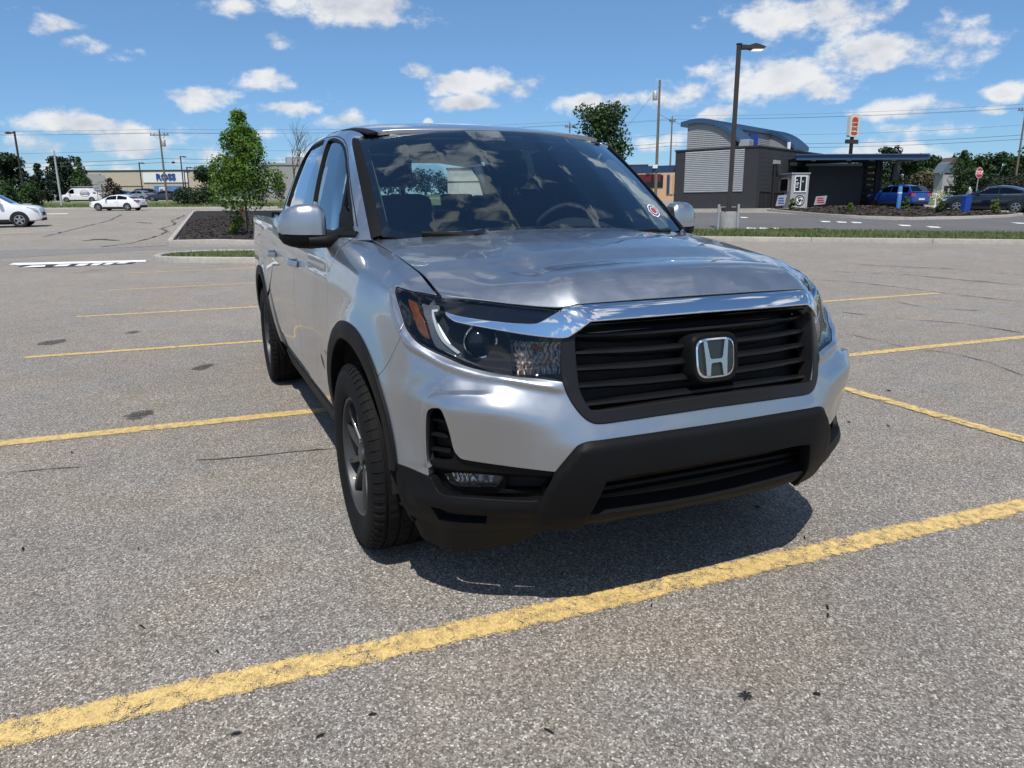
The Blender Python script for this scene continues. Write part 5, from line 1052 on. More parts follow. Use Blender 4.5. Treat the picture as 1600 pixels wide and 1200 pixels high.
# ================================================================ surfaces of the truck, in metres
def gblur(A,sig,axis):
    r=int(sig*3)+1; k=np.exp(-.5*(np.arange(-r,r+1)/sig)**2); k/=k.sum()
    # linear extrapolation padding keeps the ends in place
    A=np.moveaxis(A,axis,0); n=A.shape[0]
    lo=2*A[:1]-A[1:r+1][::-1]; hi=2*A[-1:]-A[-r-1:-1][::-1]
    E=np.concatenate([lo,A,hi],0)
    out=sum(k[i]*E[i:i+n] for i in range(2*r+1))
    return np.moveaxis(out,0,axis)
class Surf:
    """A smooth surface through a table of points; parameters s, t in table units."""
    def __init__(o,S,T,P,ns=420,nt=260,bs=6,bt=5,sym=False):
        S=np.array(S,float);T=np.array(T,float);P=np.array(P,float)
        o.s0,o.s1,o.t0,o.t1=S[0],S[-1],T[0],T[-1]
        gs=np.linspace(S[0],S[-1],ns);gt=np.linspace(T[0],T[-1],nt)
        o.hs=gs[1]-gs[0];o.ht=gt[1]-gt[0]
        A=np.stack([np.stack([np.interp(gs,S,P[:,j,k]) for j in range(len(T))],1) for k in range(3)],2)
        D=np.stack([np.stack([np.interp(gt,T,A[i,:,k]) for i in range(ns)],0) for k in range(3)],2)
        if sym:
            m=D[1:60][::-1].copy();m[...,1]*=-1;E=np.concatenate([m,D],0);E=gblur(gblur(E,bs,0),bt,1);D=E[len(m):]
        else: D=gblur(gblur(D,bs,0),bt,1)
        o.D=D;o.ns,o.nt=ns,nt;o.gs,o.gt=gs,gt
        o.mod=None
    def base(o,s,t):
        a=np.clip((np.asarray(s,float)-o.s0)/o.hs,0,o.ns-1.0001);b=np.clip((np.asarray(t,float)-o.t0)/o.ht,0,o.nt-1.0001)
        i=np.floor(a).astype(int);j=np.floor(b).astype(int);u=a-i;v=b-j
        def w(u): return [(-u+2*u*u-u**3)/2,(2-5*u*u+3*u**3)/2,(u+4*u*u-3*u**3)/2,(u**3-u*u)/2]
        wu=w(u);wv=w(v);R=0
        for di in range(4):
            ii=np.clip(i+di-1,0,o.ns-1)
            for dj in range(4):
                jj=np.clip(j+dj-1,0,o.nt-1)
                R=R+(wu[di]*wv[dj])[...,None]*o.D[ii,jj]
        return R
    def bnormal(o,s,t):
        e,f=o.hs,o.ht
        a=o.base(np.asarray(s)+e,t)-o.base(np.asarray(s)-e,t);b=o.base(s,np.asarray(t)+f)-o.base(s,np.asarray(t)-f)
        n=np.cross(a,b)*o.sgn;return n/np.maximum(np.linalg.norm(n,axis=-1,keepdims=True),1e-12)
    sgn=1
    def ev(o,s,t):
        P=o.base(s,t)
        if o.mod is not None: P=P+o.bnormal(s,t)*o.mod(np.asarray(s,float),np.asarray(t,float),P)[...,None]
        return P
    def normal(o,s,t):
        e,f=o.hs*.6,o.ht*.6
        a=o.ev(np.asarray(s)+e,t)-o.ev(np.asarray(s)-e,t);b=o.ev(s,np.asarray(t)+f)-o.ev(s,np.asarray(t)-f)
        n=np.cross(a,b)*o.sgn;return n/np.maximum(np.linalg.norm(n,axis=-1,keepdims=True),1e-12)
    def inv(o,k,q,lo=None,hi=None):
        """parameters whose coordinates k (two of x,y,z) are nearest to q, with s kept in lo..hi"""
        q=np.atleast_2d(np.asarray(q,float));i0=0 if lo is None else int((lo-o.s0)/o.hs);i1=o.ns if hi is None else int((hi-o.s0)/o.hs)+1
        i0=max(i0,0);D=o.D[i0:i1][...,list(k)];R=[]
        for c in q:
            d=((D-c)**2).sum(-1);a,b=np.unravel_index(d.argmin(),d.shape);s,t=o.gs[a+i0],o.gt[b]
            for _ in range(6):
                p0=o.base(s,t)[list(k)];js=(o.base(s+o.hs,t)[list(k)]-o.base(s-o.hs,t)[list(k)])/(2*o.hs);jt=(o.base(s,t+o.ht)[list(k)]-o.base(s,t-o.ht)[list(k)])/(2*o.ht)
                M=np.stack([js,jt],1)
                if abs(np.linalg.det(M))<1e-9: break
                ds=np.linalg.solve(M,c-p0);s+=np.clip(ds[0],-.05,.05);t+=np.clip(ds[1],-.5,.5)
            R.append((s,t))
        return np.array(R)
# ---- the body's wrap: nose, corner, fender, doors, bed.  rows: stations round the body; columns: profile from sill to top seam
def rows(*st): return st
ST=[ # s, [(x,y,z) at t=0..11]
(0.00,[(.80,0,.20),(.90,0,.34),(.945,0,.42),(.97,0,.53),(.965,0,.63),(.948,0,.70),(.94,0,.78),(.935,0,.86),(.915,0,.93),(.885,0,.985),(.865,0,1.025),(.85,0,1.045)]),
(0.25,[(.795,.25,.20),(.895,.25,.34),(.942,.25,.42),(.967,.25,.53),(.962,.25,.63),(.942,.25,.70),(.932,.25,.78),(.926,.25,.86),(.905,.25,.93),(.88,.25,.985),(.86,.25,1.025),(.845,.25,1.043)]),
(0.42,[(.785,.42,.20),(.885,.42,.34),(.938,.43,.42),(.962,.43,.53),(.957,.45,.63),(.93,.43,.70),(.905,.44,.78),(.898,.43,.86),(.89,.42,.93),(.87,.43,.985),(.85,.44,1.025),(.835,.45,1.04)]),
(0.55,[(.74,.55,.19),(.845,.55,.34),(.89,.55,.42),(.915,.56,.53),(.913,.56,.63),(.905,.555,.70),(.87,.545,.78),(.855,.53,.86),(.845,.52,.93),(.83,.515,.985),(.815,.515,1.018),(.80,.52,1.030)]),
(0.74,[(.67,.70,.185),(.78,.71,.34),(.80,.71,.42),(.805,.71,.53),(.825,.715,.63),(.845,.72,.74),(.815,.685,.80),(.775,.65,.86),(.745,.63,.93),(.725,.62,.985),(.70,.62,1.025),(.68,.625,1.042)]),
(0.88,[(.60,.80,.185),(.70,.825,.34),(.725,.825,.42),(.72,.828,.53),(.722,.835,.63),(.735,.846,.74),(.712,.815,.80),(.672,.782,.86),(.645,.765,.93),(.625,.745,.99),(.60,.72,1.032),(.58,.715,1.047)]),
(1.02,[(.48,.855,.19),(.57,.895,.34),(.60,.91,.42),(.60,.905,.53),(.585,.905,.63),(.58,.907,.74),(.57,.893,.80),(.555,.888,.87),(.545,.88,.94),(.53,.86,1.0),(.515,.81,1.04),(.50,.775,1.06)]),
(1.17,[(.36,.87,.25),(.44,.925,.34),(.46,.94,.42),(.45,.935,.53),(.44,.93,.63),(.43,.928,.74),(.42,.92,.81),(.40,.912,.89),(.385,.902,.97),(.37,.885,1.045),(.355,.835,1.092),(.34,.775,1.108)]),
(1.38,[(.20,.88,.25),(.22,.935,.34),(.22,.96,.42),(.22,.962,.53),(.22,.962,.63),(.22,.960,.74),(.215,.953,.82),(.20,.935,.91),(.18,.915,1.00),(.16,.885,1.07),(.15,.838,1.118),(.14,.775,1.138)]),
(1.60,[(0,.88,.25),(0,.94,.34),(0,.975,.42),(0,.985,.53),(0,.985,.63),(0,.985,.74),(0,.977,.82),(0,.955,.92),(0,.93,1.02),(0,.90,1.09),(0,.845,1.14),(0,.775,1.16)]),
(1.85,[(-.25,.88,.25),(-.25,.92,.34),(-.25,.955,.42),(-.25,.965,.53),(-.25,.968,.63),(-.25,.968,.74),(-.25,.962,.83),(-.25,.947,.93),(-.25,.935,1.03),(-.25,.91,1.11),(-.25,.86,1.165),(-.25,.79,1.19)]),
(2.15,[(-.55,.87,.25),(-.55,.90,.34),(-.55,.925,.42),(-.55,.945,.53),(-.55,.955,.63),(-.55,.958,.74),(-.55,.957,.83),(-.55,.952,.93),(-.55,.946,1.03),(-.55,.935,1.11),(-.55,.915,1.165),(-.55,.895,1.21)]),
(2.60,[(-1.0,.87,.25),(-1.0,.90,.34),(-1.0,.925,.42),(-1.0,.945,.53),(-1.0,.955,.63),(-1.0,.962,.74),(-1.0,.963,.83),(-1.0,.958,.93),(-1.0,.953,1.03),(-1.0,.943,1.11),(-1.0,.925,1.17),(-1.0,.905,1.215)]),
(3.40,[(-1.8,.87,.25),(-1.8,.90,.34),(-1.8,.925,.42),(-1.8,.945,.53),(-1.8,.955,.63),(-1.8,.962,.74),(-1.8,.963,.83),(-1.8,.958,.93),(-1.8,.953,1.03),(-1.8,.943,1.12),(-1.8,.925,1.19),(-1.8,.90,1.235)]),
(4.10,[(-2.5,.87,.25),(-2.5,.90,.34),(-2.5,.925,.42),(-2.5,.95,.53),(-2.5,.962,.63),(-2.5,.968,.74),(-2.5,.968,.83),(-2.5,.962,.93),(-2.5,.957,1.03),(-2.5,.95,1.13),(-2.5,.937,1.22),(-2.5,.915,1.29)]),
(4.78,[(-3.18,.88,.25),(-3.18,.93,.34),(-3.18,.96,.42),(-3.18,.98,.53),(-3.18,.985,.63),(-3.18,.987,.74),(-3.18,.982,.83),(-3.18,.972,.93),(-3.18,.962,1.03),(-3.18,.953,1.13),(-3.18,.94,1.22),(-3.18,.92,1.30)]),
(5.50,[(-3.9,.86,.30),(-3.9,.91,.38),(-3.9,.93,.46),(-3.9,.95,.55),(-3.9,.955,.63),(-3.9,.96,.74),(-3.9,.96,.83),(-3.9,.953,.93),(-3.9,.947,1.03),(-3.9,.94,1.13),(-3.9,.93,1.22),(-3.9,.915,1.30)]),
(5.85,[(-4.22,.82,.34),(-4.25,.86,.42),(-4.27,.89,.50),(-4.28,.90,.57),(-4.28,.91,.65),(-4.27,.92,.74),(-4.27,.925,.83),(-4.26,.925,.93),(-4.26,.925,1.03),(-4.25,.92,1.13),(-4.25,.915,1.22),(-4.24,.90,1.30)]),
(6.05,[(-4.27,.62,.34),(-4.32,.66,.42),(-4.35,.70,.50),(-4.36,.70,.57),(-4.36,.71,.65),(-4.34,.73,.74),(-4.33,.74,.83),(-4.32,.745,.93),(-4.32,.75,1.03),(-4.31,.75,1.13),(-4.30,.75,1.22),(-4.30,.74,1.30)]),
]
S_B=[r[0] for r in ST]
def sst(a,b,x): 
    u=np.clip((x-a)/(b-a),0,1);return u*u*(3-2*u)
B=Surf(S_B,range(12),[r[1] for r in ST],ns=620,nt=240,bs=3.2,bt=5,sym=True)
B.sgn=1

# ---- bonnet: rows run from the nose edge back to the cowl, columns from the centre to the side seam
EDGE=np.array([(.862,0,1.047),(.858,.2,1.046),(.843,.448,1.042),(.820,.50,1.029),(.70,.60,1.036),(.60,.69,1.046),(.535,.765,1.055)])
SEAM=np.array([(.535,.765,1.055),(.50,.770,1.068),(.34,.770,1.110),(.14,.770,1.140),(0,.770,1.163),(-.19,.782,1.183),(-.29,.787,1.197)])
def hood_table():
    cols=[0,.15,.27,.33,.36,.385,.405,.425,.445,.465,.49,.54,.60,.68,.73,.765];rws=[0,.012,.03,.06,.10,.16,.25,.36,.5,.65,.8,.92,1.0]
    P=[]
    for c in cols:
        k=np.interp(c,EDGE[:,1],np.arange(len(EDGE)));e=np.array([np.interp(k,np.arange(len(EDGE)),EDGE[:,a]) for a in range(3)])
        xb=-.33-.06*(1-(c/.77)**2)
        out=[]
        for r in rws:
            x=e[0]+(xb-e[0])*r
            yy=c+(.787-.765)*(c/.765)*r
            d=e[0]-x
            zs=np.interp(x,SEAM[::-1,0],SEAM[::-1,2])            # height of the seam at this x
            crown=np.interp(x,[-.4,-.1,.2,.5,.75,.87],[.030,.048,.062,.078,.075,.07])
            q=abs(c)/.765
            sh=1-q**2.6
            zt=zs+crown*sh
            # plateau inside the two creases
            yc=np.interp(x,[-.35,.1,.5,.82],[.30,.385,.43,.455])
            zt+=.011*(1-sst(yc-.022,yc+.022,c))*np.interp(x,[-.35,0,.4,.86],[.5,1,1,.8])
            roll=np.clip(d/.17,0,1);lip=1-(1-roll)**2.2
            if x>.5: zs2=None
            z=e[2]+(zt-e[2])*lip if d<.17 else zt
            out.append((x,yy,z))
        P.append(out)
    return cols,rws,P
_c,_r,_P=hood_table()
HOOD=Surf(_c,_r,_P,ns=320,nt=260,bs=3,bt=3,sym=True);HOOD.sgn=1
# ---- greenhouse side: s = fraction from the windscreen pillar to the back of the cab, t = profile from belt to roof seam
def ztop(x): return np.interp(-x,[.80,.87,1.0,1.15,1.3,1.7,2.1,2.4,2.65],[1.640,1.662,1.685,1.708,1.727,1.752,1.758,1.742,1.705])
def yprof(d): return np.interp(d,[0,.012,.03,.06,.1,.15,.23,.33,.43,.53,.62],[.643,.66,.678,.702,.728,.754,.792,.836,.874,.908,.938])
def g_table():
    zc=[1.10,1.20,1.28,1.36,1.44,1.51,1.57,1.61,1.642,1.662]
    F=[0,.02,.05,.09,.14,.2,.35,.55,.75,.9,1.0];P=[]
    for f in F:
        out=[]
        for k,z in enumerate(zc):
            u=(z-1.21)/(1.638-1.21);xc=-.300-.595*u if k<9 else -.875;yc=.787-.070*u if k<9 else .647
            if k==8: yc-=.006
            x=xc*(1-f)+(-2.62-.04*(z-1.12))*f
            zz=1.10+(z-1.10)/(1.662-1.10)*(ztop(min(x,-.87))-1.10)
            y=yprof(ztop(min(x,-.87))-zz)-.012*sst(.8,1.0,f)
            w=np.clip((xc-x)/.30,0,1);w=1-(1-w)**2.4
            out.append((x,yc*(1-w)+y*w,zz))
        P.append(out)
    return F,P
_s,_P=g_table()
GREEN=Surf(_s,range(10),_P,ns=400,nt=200,bs=2.5,bt=4);GREEN.sgn=1
# ---- windscreen: s = centre to side, t = cowl to roof
def w_table():
    cols=[0,.2,.4,.55,.66,.72,.76];P=[]
    for c in cols:
        q=c/.76;b=np.array([-.07-.205*q**2.4,c,1.175+.035*q**2]);t=np.array([-.745-.14*q**2.3,c*.915,1.690-.052*q**2.2])
        out=[]
        for r in np.linspace(0,1,9):
            m=b+(t-b)*r;bul=.030*4*r*(1-r)*(1-.4*q*q)
            out.append((m[0]+bul*.6,m[1],m[2]+bul*.8))
        P.append(out)
    return cols,P
_s,_P=w_table()
SCREEN=Surf(_s,np.linspace(0,1,9),_P,ns=160,nt=160,bs=3,bt=3,sym=True);SCREEN.sgn=1
# ---- roof: s = centre to side seam, t = front edge to rear
def r_table():
    cols=[0,.2,.4,.52,.585,.615,.64];P=[]
    for c in cols:
        q=c/.64
        xf=-.745-.115*q**2.3
        out=[]
        for r in [0,.03,.08,.16,.3,.5,.75,.93,1.0]:
            x=xf+(-2.62-xf)*r
            zc=np.interp(x,[-2.65,-2.5,-2.1,-1.7,-1.3,-1.05,-.9,-.74],[1.735,1.765,1.798,1.800,1.780,1.748,1.724,1.694])
            side=.034*q**2.2+.010*sst(.86,1.0,q)
            out.append((x,c,zc-side))
        P.append(out)
    return cols,P
_s,_P=r_table()
ROOF=Surf(_s,[0,.03,.08,.16,.3,.5,.75,.93,1.0],_P,ns=160,nt=260,bs=4,bt=4,sym=True);ROOF.sgn=1
# outlines on those surfaces (s,t)
OUT={'lamp':[(1.1977,9.46),(1.163,9.571),(1.1356,9.691),(1.1116,9.822),(1.0893,9.97),(1.0701,10.124),(1.0525,10.285),(1.0318,10.474),(1.0021,10.666),(0.9319,10.809),(0.8504,10.802),(0.781,10.639),(0.7196,10.543),(0.6633,10.553),(0.6113,10.62),(0.5666,10.633),(0.5314,10.441),(0.5122,10.228),(0.4968,10.043),(0.4853,9.904),(0.4781,9.798),(0.5045,6.444),(0.5291,6.481),(0.5539,6.511),(0.5791,6.533),(0.6041,6.547),(0.627,6.551),(0.6482,6.548),(0.6712,6.549),(0.699,6.567),(0.7331,6.61),(0.7673,6.673),(0.7982,6.746),(0.8236,6.819),(0.8419,6.887),(0.856,6.954),(0.8687,7.023),(0.8828,7.093),(0.8996,7.166),(0.9176,7.241),(0.9352,7.315),(0.9509,7.387),(0.964,7.451),(0.9755,7.51),(0.9861,7.573),(0.9968,7.643),(1.0078,7.719),(1.0191,7.795),(1.0309,7.878),(1.0436,7.975),(1.0575,8.094),(1.0723,8.228),(1.0873,8.369),(1.1017,8.505),(1.1159,8.641),(1.1303,8.783),(1.1448,8.922),(1.1587,9.048),(1.1708,9.16),(1.1809,9.264),(1.1896,9.363)],'chrome':[(0.0,10.847),(0.4195,11.0),(0.4307,11.0),(0.4448,10.838),(0.4633,10.575),(0.4875,10.263),(0.5189,9.918),(0.5521,9.581),(0.5822,9.264),(0.6048,9.055),(0.615,8.985),(0.6227,8.952),(0.63,8.937),(0.6387,8.924),(0.6494,8.91),(0.661,8.905),(0.6733,8.903),(0.686,8.902),(0.6977,8.899),(0.709,8.897),(0.7216,8.898),(0.737,8.905),(0.7563,8.919),(0.7776,8.939),(0.7988,8.962),(0.8181,8.987),(0.8355,9.014),(0.8523,9.043),(0.8683,9.074),(0.8829,9.107),(0.8957,9.144),(0.9069,9.186),(0.9171,9.231),(0.927,9.279),(0.923,9.217),(0.9188,9.157),(0.9144,9.099),(0.9093,9.043),(0.9041,8.986),(0.8987,8.928),(0.8923,8.877),(0.8838,8.839),(0.8617,8.782),(0.8335,8.716),(0.8042,8.647),(0.7783,8.585),(0.7564,8.534),(0.735,8.49),(0.7122,8.452),(0.6866,8.416),(0.6582,8.382),(0.6291,8.351),(0.6015,8.324),(0.5774,8.305),(0.5572,8.291),(0.5398,8.281),(0.525,8.279),(0.5127,8.287),(0.5045,8.301),(0.4989,8.324),(0.4936,8.363),(0.486,8.426),(0.4721,8.544),(0.4549,8.698),(0.4353,8.88),(0.415,9.085),(0.0,9.114)],'lampupper':[(0.989,10.519),(0.9058,10.591),(0.8364,10.508),(0.7783,10.383),(0.7231,10.309),(0.669,10.29),(0.6197,10.305),(0.5741,10.313),(0.5297,10.188),(0.6209,9.113),(0.6318,9.098),(0.6458,9.087),(0.6633,9.082),(0.6848,9.087),(0.7183,9.103),(0.7546,9.124),(0.7885,9.153),(0.8189,9.193),(0.8463,9.247),(0.8736,9.31),(0.9018,9.377),(0.9311,9.443)],'amber':[(1.1242,9.438),(1.0833,9.583),(1.0652,9.479),(1.0469,9.356),(1.0288,9.194),(1.0126,8.982),(0.9997,8.734),(0.9888,8.463),(0.9787,8.178),(0.9696,7.895),(0.9772,7.912),(0.985,7.939),(0.9931,7.985),(1.002,8.059),(1.0122,8.163),(1.0243,8.286),(1.0376,8.426),(1.0511,8.584),(1.0645,8.771),(1.0799,8.983),(1.1001,9.208)],'drlband':[(1.061,9.792),(0.9863,10.143),(0.9729,9.763),(0.9956,9.668),(0.9857,9.454),(0.9766,9.239),(0.9686,9.028),(0.9615,8.825),(0.9546,8.619),(0.9473,8.406),(0.9389,8.2),(0.9289,8.017),(0.9168,7.862),(0.9031,7.724),(0.8884,7.594),(0.8733,7.467),(0.8686,7.293),(0.8759,7.341),(0.8835,7.387),(0.8918,7.433),(0.9011,7.475),(0.9121,7.503),(0.9247,7.518),(0.9371,7.55),(0.9476,7.626),(0.9553,7.753),(0.9613,7.919),(0.9674,8.13),(0.9753,8.386),(0.9854,8.693),(1.0002,9.059),(1.0269,9.46)],'drl':[(0.9958,9.647),(0.9769,9.731),(0.9716,9.616),(0.9851,9.548),(0.9746,9.312),(0.966,9.087),(0.9592,8.884),(0.9532,8.7),(0.9465,8.521),(0.9391,8.345),(0.9317,8.185),(0.925,8.055),(0.9193,7.964),(0.9141,7.9),(0.9087,7.847),(0.9026,7.789),(0.8957,7.721),(0.8883,7.653),(0.8806,7.583),(0.8728,7.513),(0.8771,7.441),(0.8852,7.503),(0.8933,7.565),(0.901,7.628),(0.9082,7.693),(0.9147,7.754),(0.9205,7.813),(0.9261,7.883),(0.9319,7.981),(0.9384,8.115),(0.9455,8.278),(0.9526,8.462),(0.959,8.655),(0.9651,8.862),(0.9724,9.098),(0.9827,9.367)],'lens_c':[(0.8023,8.029),(0.8534,7.994)],'reflector':[(0.7365,8.202),(0.5337,8.083),(0.5241,6.756),(0.6986,6.875)],'crest':[(0.9575,3.199),(0.9583,3.358),(0.9589,3.517),(0.9592,3.67),(0.9592,3.816),(0.9587,3.953),(0.9578,4.084),(0.9567,4.206),(0.9554,4.319),(0.9539,4.423),(0.9522,4.518),(0.9502,4.608),(0.948,4.697),(0.9455,4.785),(0.943,4.873),(0.9403,4.959),(0.9376,5.041),(0.9346,5.117),(0.9314,5.186),(0.9278,5.25),(0.9237,5.309),(0.9194,5.361),(0.9147,5.406),(0.9089,5.445),(0.9011,5.484),(0.8905,5.52),(0.8784,5.551),(0.8653,5.576),(0.8515,5.598),(0.8362,5.619),(0.8194,5.638),(0.8028,5.655),(0.7881,5.67),(0.7758,5.683),(0.7648,5.694),(0.7545,5.704),(0.7444,5.715)],'lip':[(1.2159,9.164),(1.2016,9.034),(1.1904,8.905),(1.1812,8.779),(1.1721,8.656),(1.1623,8.534),(1.1517,8.413),(1.1405,8.296),(1.1288,8.188),(1.1161,8.091),(1.1024,8.001),(1.0888,7.916),(1.0764,7.831),(1.0673,7.739),(1.0603,7.645),(1.0515,7.559),(1.0382,7.486),(1.0207,7.418),(1.0024,7.342),(0.9845,7.257),(0.9674,7.166),(0.9506,7.068),(0.9333,6.968),(0.915,6.874),(0.8959,6.792),(0.8758,6.72),(0.8554,6.653),(0.8353,6.589),(0.8161,6.532),(0.7985,6.484),(0.7815,6.448),(0.7635,6.416),(0.7424,6.384),(0.7158,6.351),(0.6839,6.323),(0.6499,6.3),(0.6167,6.279),(0.585,6.259),(0.5543,6.234),(0.5245,6.199),(0.4956,6.154)],'frame_out':[(0.4786,8.411),(0.4889,8.374),(0.4986,8.326),(0.5073,8.254),(0.5142,8.149),(0.5188,8.012),(0.5213,7.855),(0.522,7.68),(0.5217,7.485),(0.5207,7.257),(0.5186,7.005),(0.5154,6.761),(0.5108,6.545),(0.5047,6.356),(0.4976,6.18),(0.4905,6.016),(0.4842,5.862),(0.4781,5.718),(0.4719,5.583),(0.4655,5.459),(0.4592,5.347),(0.4529,5.248),(0.4465,5.16),(0.4397,5.084),(0.4323,5.021),(0.4254,4.971),(0.4186,4.935),(0.4105,4.91),(0.3997,4.895),(0.3842,4.888),(0.366,4.891),(0.3434,4.899),(0.3149,4.909),(0.2728,4.922),(0.2183,4.935),(0.1602,4.945),(0.1113,4.953),(0.0761,4.96),(0.0479,4.965),(0.0246,4.97),(0.0045,4.973)],'frame_in':[(0.0,9.002),(0.1166,9.037),(0.243,9.052),(0.341,9.031),(0.4139,8.965),(0.4355,8.89),(0.4528,8.758),(0.4661,8.593),(0.4764,8.411),(0.483,8.216),(0.4848,8.008),(0.4835,7.792),(0.481,7.564),(0.4779,7.295),(0.4736,6.999),(0.4689,6.724),(0.4647,6.502),(0.4615,6.341),(0.4589,6.219),(0.4563,6.113),(0.4532,6.003),(0.4494,5.879),(0.4453,5.754),(0.4411,5.638),(0.437,5.54),(0.434,5.459),(0.4314,5.392),(0.4272,5.343),(0.4194,5.315),(0.4011,5.301),(0.3777,5.303),(0.3482,5.315),(0.3116,5.331),(0.2561,5.354),(0.1827,5.374),(0.0965,5.395),(0.0034,5.417)],'bump_seam':[(1.0675,7.871),(1.1054,7.171),(1.1482,6.53),(1.1889,5.989),(1.2227,5.551),(1.2427,5.358),(1.2652,5.213),(1.2871,5.124),(1.3054,5.093)],'seam_t':[(1.155,5.237),(1.1549,5.203)],'notch':[(0.9532,2.732),(0.954,2.834),(0.9546,2.943),(0.955,3.064),(0.9549,3.204),(0.9543,3.373),(0.9534,3.562),(0.9521,3.755),(0.9507,3.935),(0.9489,4.102),(0.947,4.265),(0.9448,4.413),(0.9425,4.538),(0.9404,4.633),(0.9382,4.711),(0.9357,4.776),(0.9323,4.831),(0.9277,4.877),(0.9223,4.91),(0.9164,4.933),(0.9107,4.948),(0.9049,4.963),(0.899,4.974),(0.8933,4.965),(0.8881,4.922),(0.8822,4.819),(0.8768,4.681),(0.872,4.529),(0.8681,4.382),(0.8649,4.233),(0.8624,4.073),(0.8601,3.92),(0.8577,3.794),(0.8554,3.716),(0.8531,3.658),(0.8504,3.613),(0.8469,3.57),(0.8431,3.525),(0.8391,3.485),(0.8337,3.452),(0.8259,3.431),(0.7984,3.4),(0.7611,3.367),(0.7192,3.333),(0.6792,3.3),(0.6436,3.273),(0.6093,3.251),(0.5761,3.229),(0.5439,3.2)],'clad_top':[(1.1391,2.761),(1.1097,2.775),(1.0812,2.786),(1.0544,2.794),(1.0307,2.793),(1.0103,2.782),(0.9923,2.764),(0.9756,2.743),(0.9596,2.72)],'diag':[(0.5439,3.2),(0.5247,3.434),(0.5058,3.649),(0.4889,3.837),(0.4758,3.984),(0.472,4.026),(0.4691,4.053),(0.466,4.074),(0.4617,4.096),(0.4561,4.121),(0.4496,4.144),(0.4424,4.165),(0.4343,4.181),(0.4261,4.189),(0.4175,4.191),(0.4074,4.191),(0.3946,4.193),(0.3436,4.199),(0.2736,4.202),(0.1809,4.201),(0.0733,4.197)],'pocket':[(0.9469,2.744),(0.9435,2.679),(0.9401,2.616),(0.9365,2.557),(0.9327,2.503),(0.9289,2.455),(0.9249,2.41),(0.9206,2.372),(0.9157,2.339),(0.9101,2.315),(0.9039,2.296),(0.8973,2.283),(0.8901,2.274),(0.8832,2.269),(0.8762,2.269),(0.868,2.271),(0.8575,2.275),(0.8263,2.277),(0.7855,2.274),(0.7422,2.271),(0.7036,2.267),(0.6716,2.268),(0.6423,2.272),(0.615,2.279),(0.5887,2.287),(0.5439,3.2)],'vent':[(0.9522,3.21),(0.9514,3.395),(0.9504,3.581),(0.9491,3.764),(0.9474,3.942),(0.9452,4.122),(0.9428,4.302),(0.9401,4.465),(0.9373,4.597),(0.935,4.673),(0.9323,4.735),(0.9293,4.786),(0.926,4.829),(0.9225,4.864),(0.9186,4.888),(0.9146,4.904),(0.9106,4.915),(0.9067,4.927),(0.9026,4.935),(0.8987,4.931),(0.8951,4.904),(0.8914,4.841),(0.888,4.755),(0.8849,4.657),(0.8819,4.555),(0.879,4.448),(0.8762,4.33),(0.8733,4.206),(0.8705,4.084),(0.8672,3.956),(0.8636,3.821),(0.8606,3.692),(0.8592,3.582),(0.8597,3.498),(0.8615,3.432),(0.8645,3.377),(0.8688,3.332),(0.8746,3.295),(0.8818,3.268),(0.8904,3.248),(0.9002,3.232),(0.9113,3.22),(0.924,3.214),(0.9378,3.211)],'fog':[(0.9145,2.804),(0.8939,2.841),(0.8734,2.869),(0.852,2.887),(0.8285,2.893),(0.802,2.888),(0.7727,2.876),(0.7412,2.859),(0.7081,2.839),(0.7303,2.515),(0.7586,2.505),(0.7855,2.495),(0.8098,2.488),(0.8305,2.483),(0.8457,2.475),(0.8575,2.464),(0.8677,2.464),(0.8777,2.488),(0.8878,2.541),(0.8971,2.616),(0.9059,2.706)],'fogslot':[(0.7015,2.819),(0.5606,2.859),(0.5888,2.319),(0.7088,2.367)],'slot':[(0.9463,1.749),(0.9412,1.768),(0.9355,1.785),(0.9286,1.797),(0.9201,1.802),(0.9101,1.792),(0.899,1.769),(0.8854,1.744),(0.8684,1.728),(0.8445,1.716),(0.8163,1.699),(0.7852,1.683),(0.7526,1.664),(0.7539,1.187),(0.7793,1.181),(0.804,1.173),(0.8272,1.168),(0.8487,1.165),(0.8679,1.164),(0.8856,1.16),(0.9025,1.152),(0.9192,1.139)],'lowgr':[(0.0703,2.978),(0.1758,3.03),(0.269,3.055),(0.3428,3.03),(0.3974,2.931),(0.428,2.74),(0.4415,2.479),(0.4439,2.165),(0.4375,1.738),(0.4344,1.696),(0.4223,1.668),(0.4045,1.647),(0.3846,1.633),(0.3249,1.61),(0.2428,1.584),(0.1407,1.547),(0.0268,1.506)],'skid':[(0.4451,0.939),(0.4375,1.738),(0.4344,1.696),(0.4223,1.668),(0.4045,1.647),(0.3846,1.633),(0.318,1.605),(0.223,1.567),(0.1172,1.527),(0.0268,1.506),(0.0,1.508),(0.0,1.532),(0.0,1.571),(0.0,1.618)],'fdseam':[(2.032,9.498),(2.0324,9.1),(2.0472,8.779),(2.0679,8.53),(2.0838,8.358),(2.0827,8.357),(2.0777,8.378),(2.0722,8.399),(2.0693,8.398),(2.0664,8.138),(2.0707,7.787),(2.0819,7.423),(2.0916,7.103),(2.0975,6.84),(2.1015,6.598),(2.1042,6.368),(2.107,6.142)],'hoodseam':[(1.0012,10.685),(1.0245,10.928),(1.0487,11.0),(1.0726,11.0),(1.0958,11.0),(1.1164,11.0),(1.1354,11.0),(1.1575,11.0),(1.1898,11.0),(1.2402,11.0),(1.3031,11.0),(1.3781,11.0),(1.4863,11.0)],'slL':[(0.3917,8.401),(0.3972,7.558),(0.3944,6.881),(0.3914,6.226),(0.397,5.575)],'slC':[(0.0987,8.392),(0.1101,7.564),(0.1158,6.843),(0.1159,6.172),(0.1164,5.603)]}
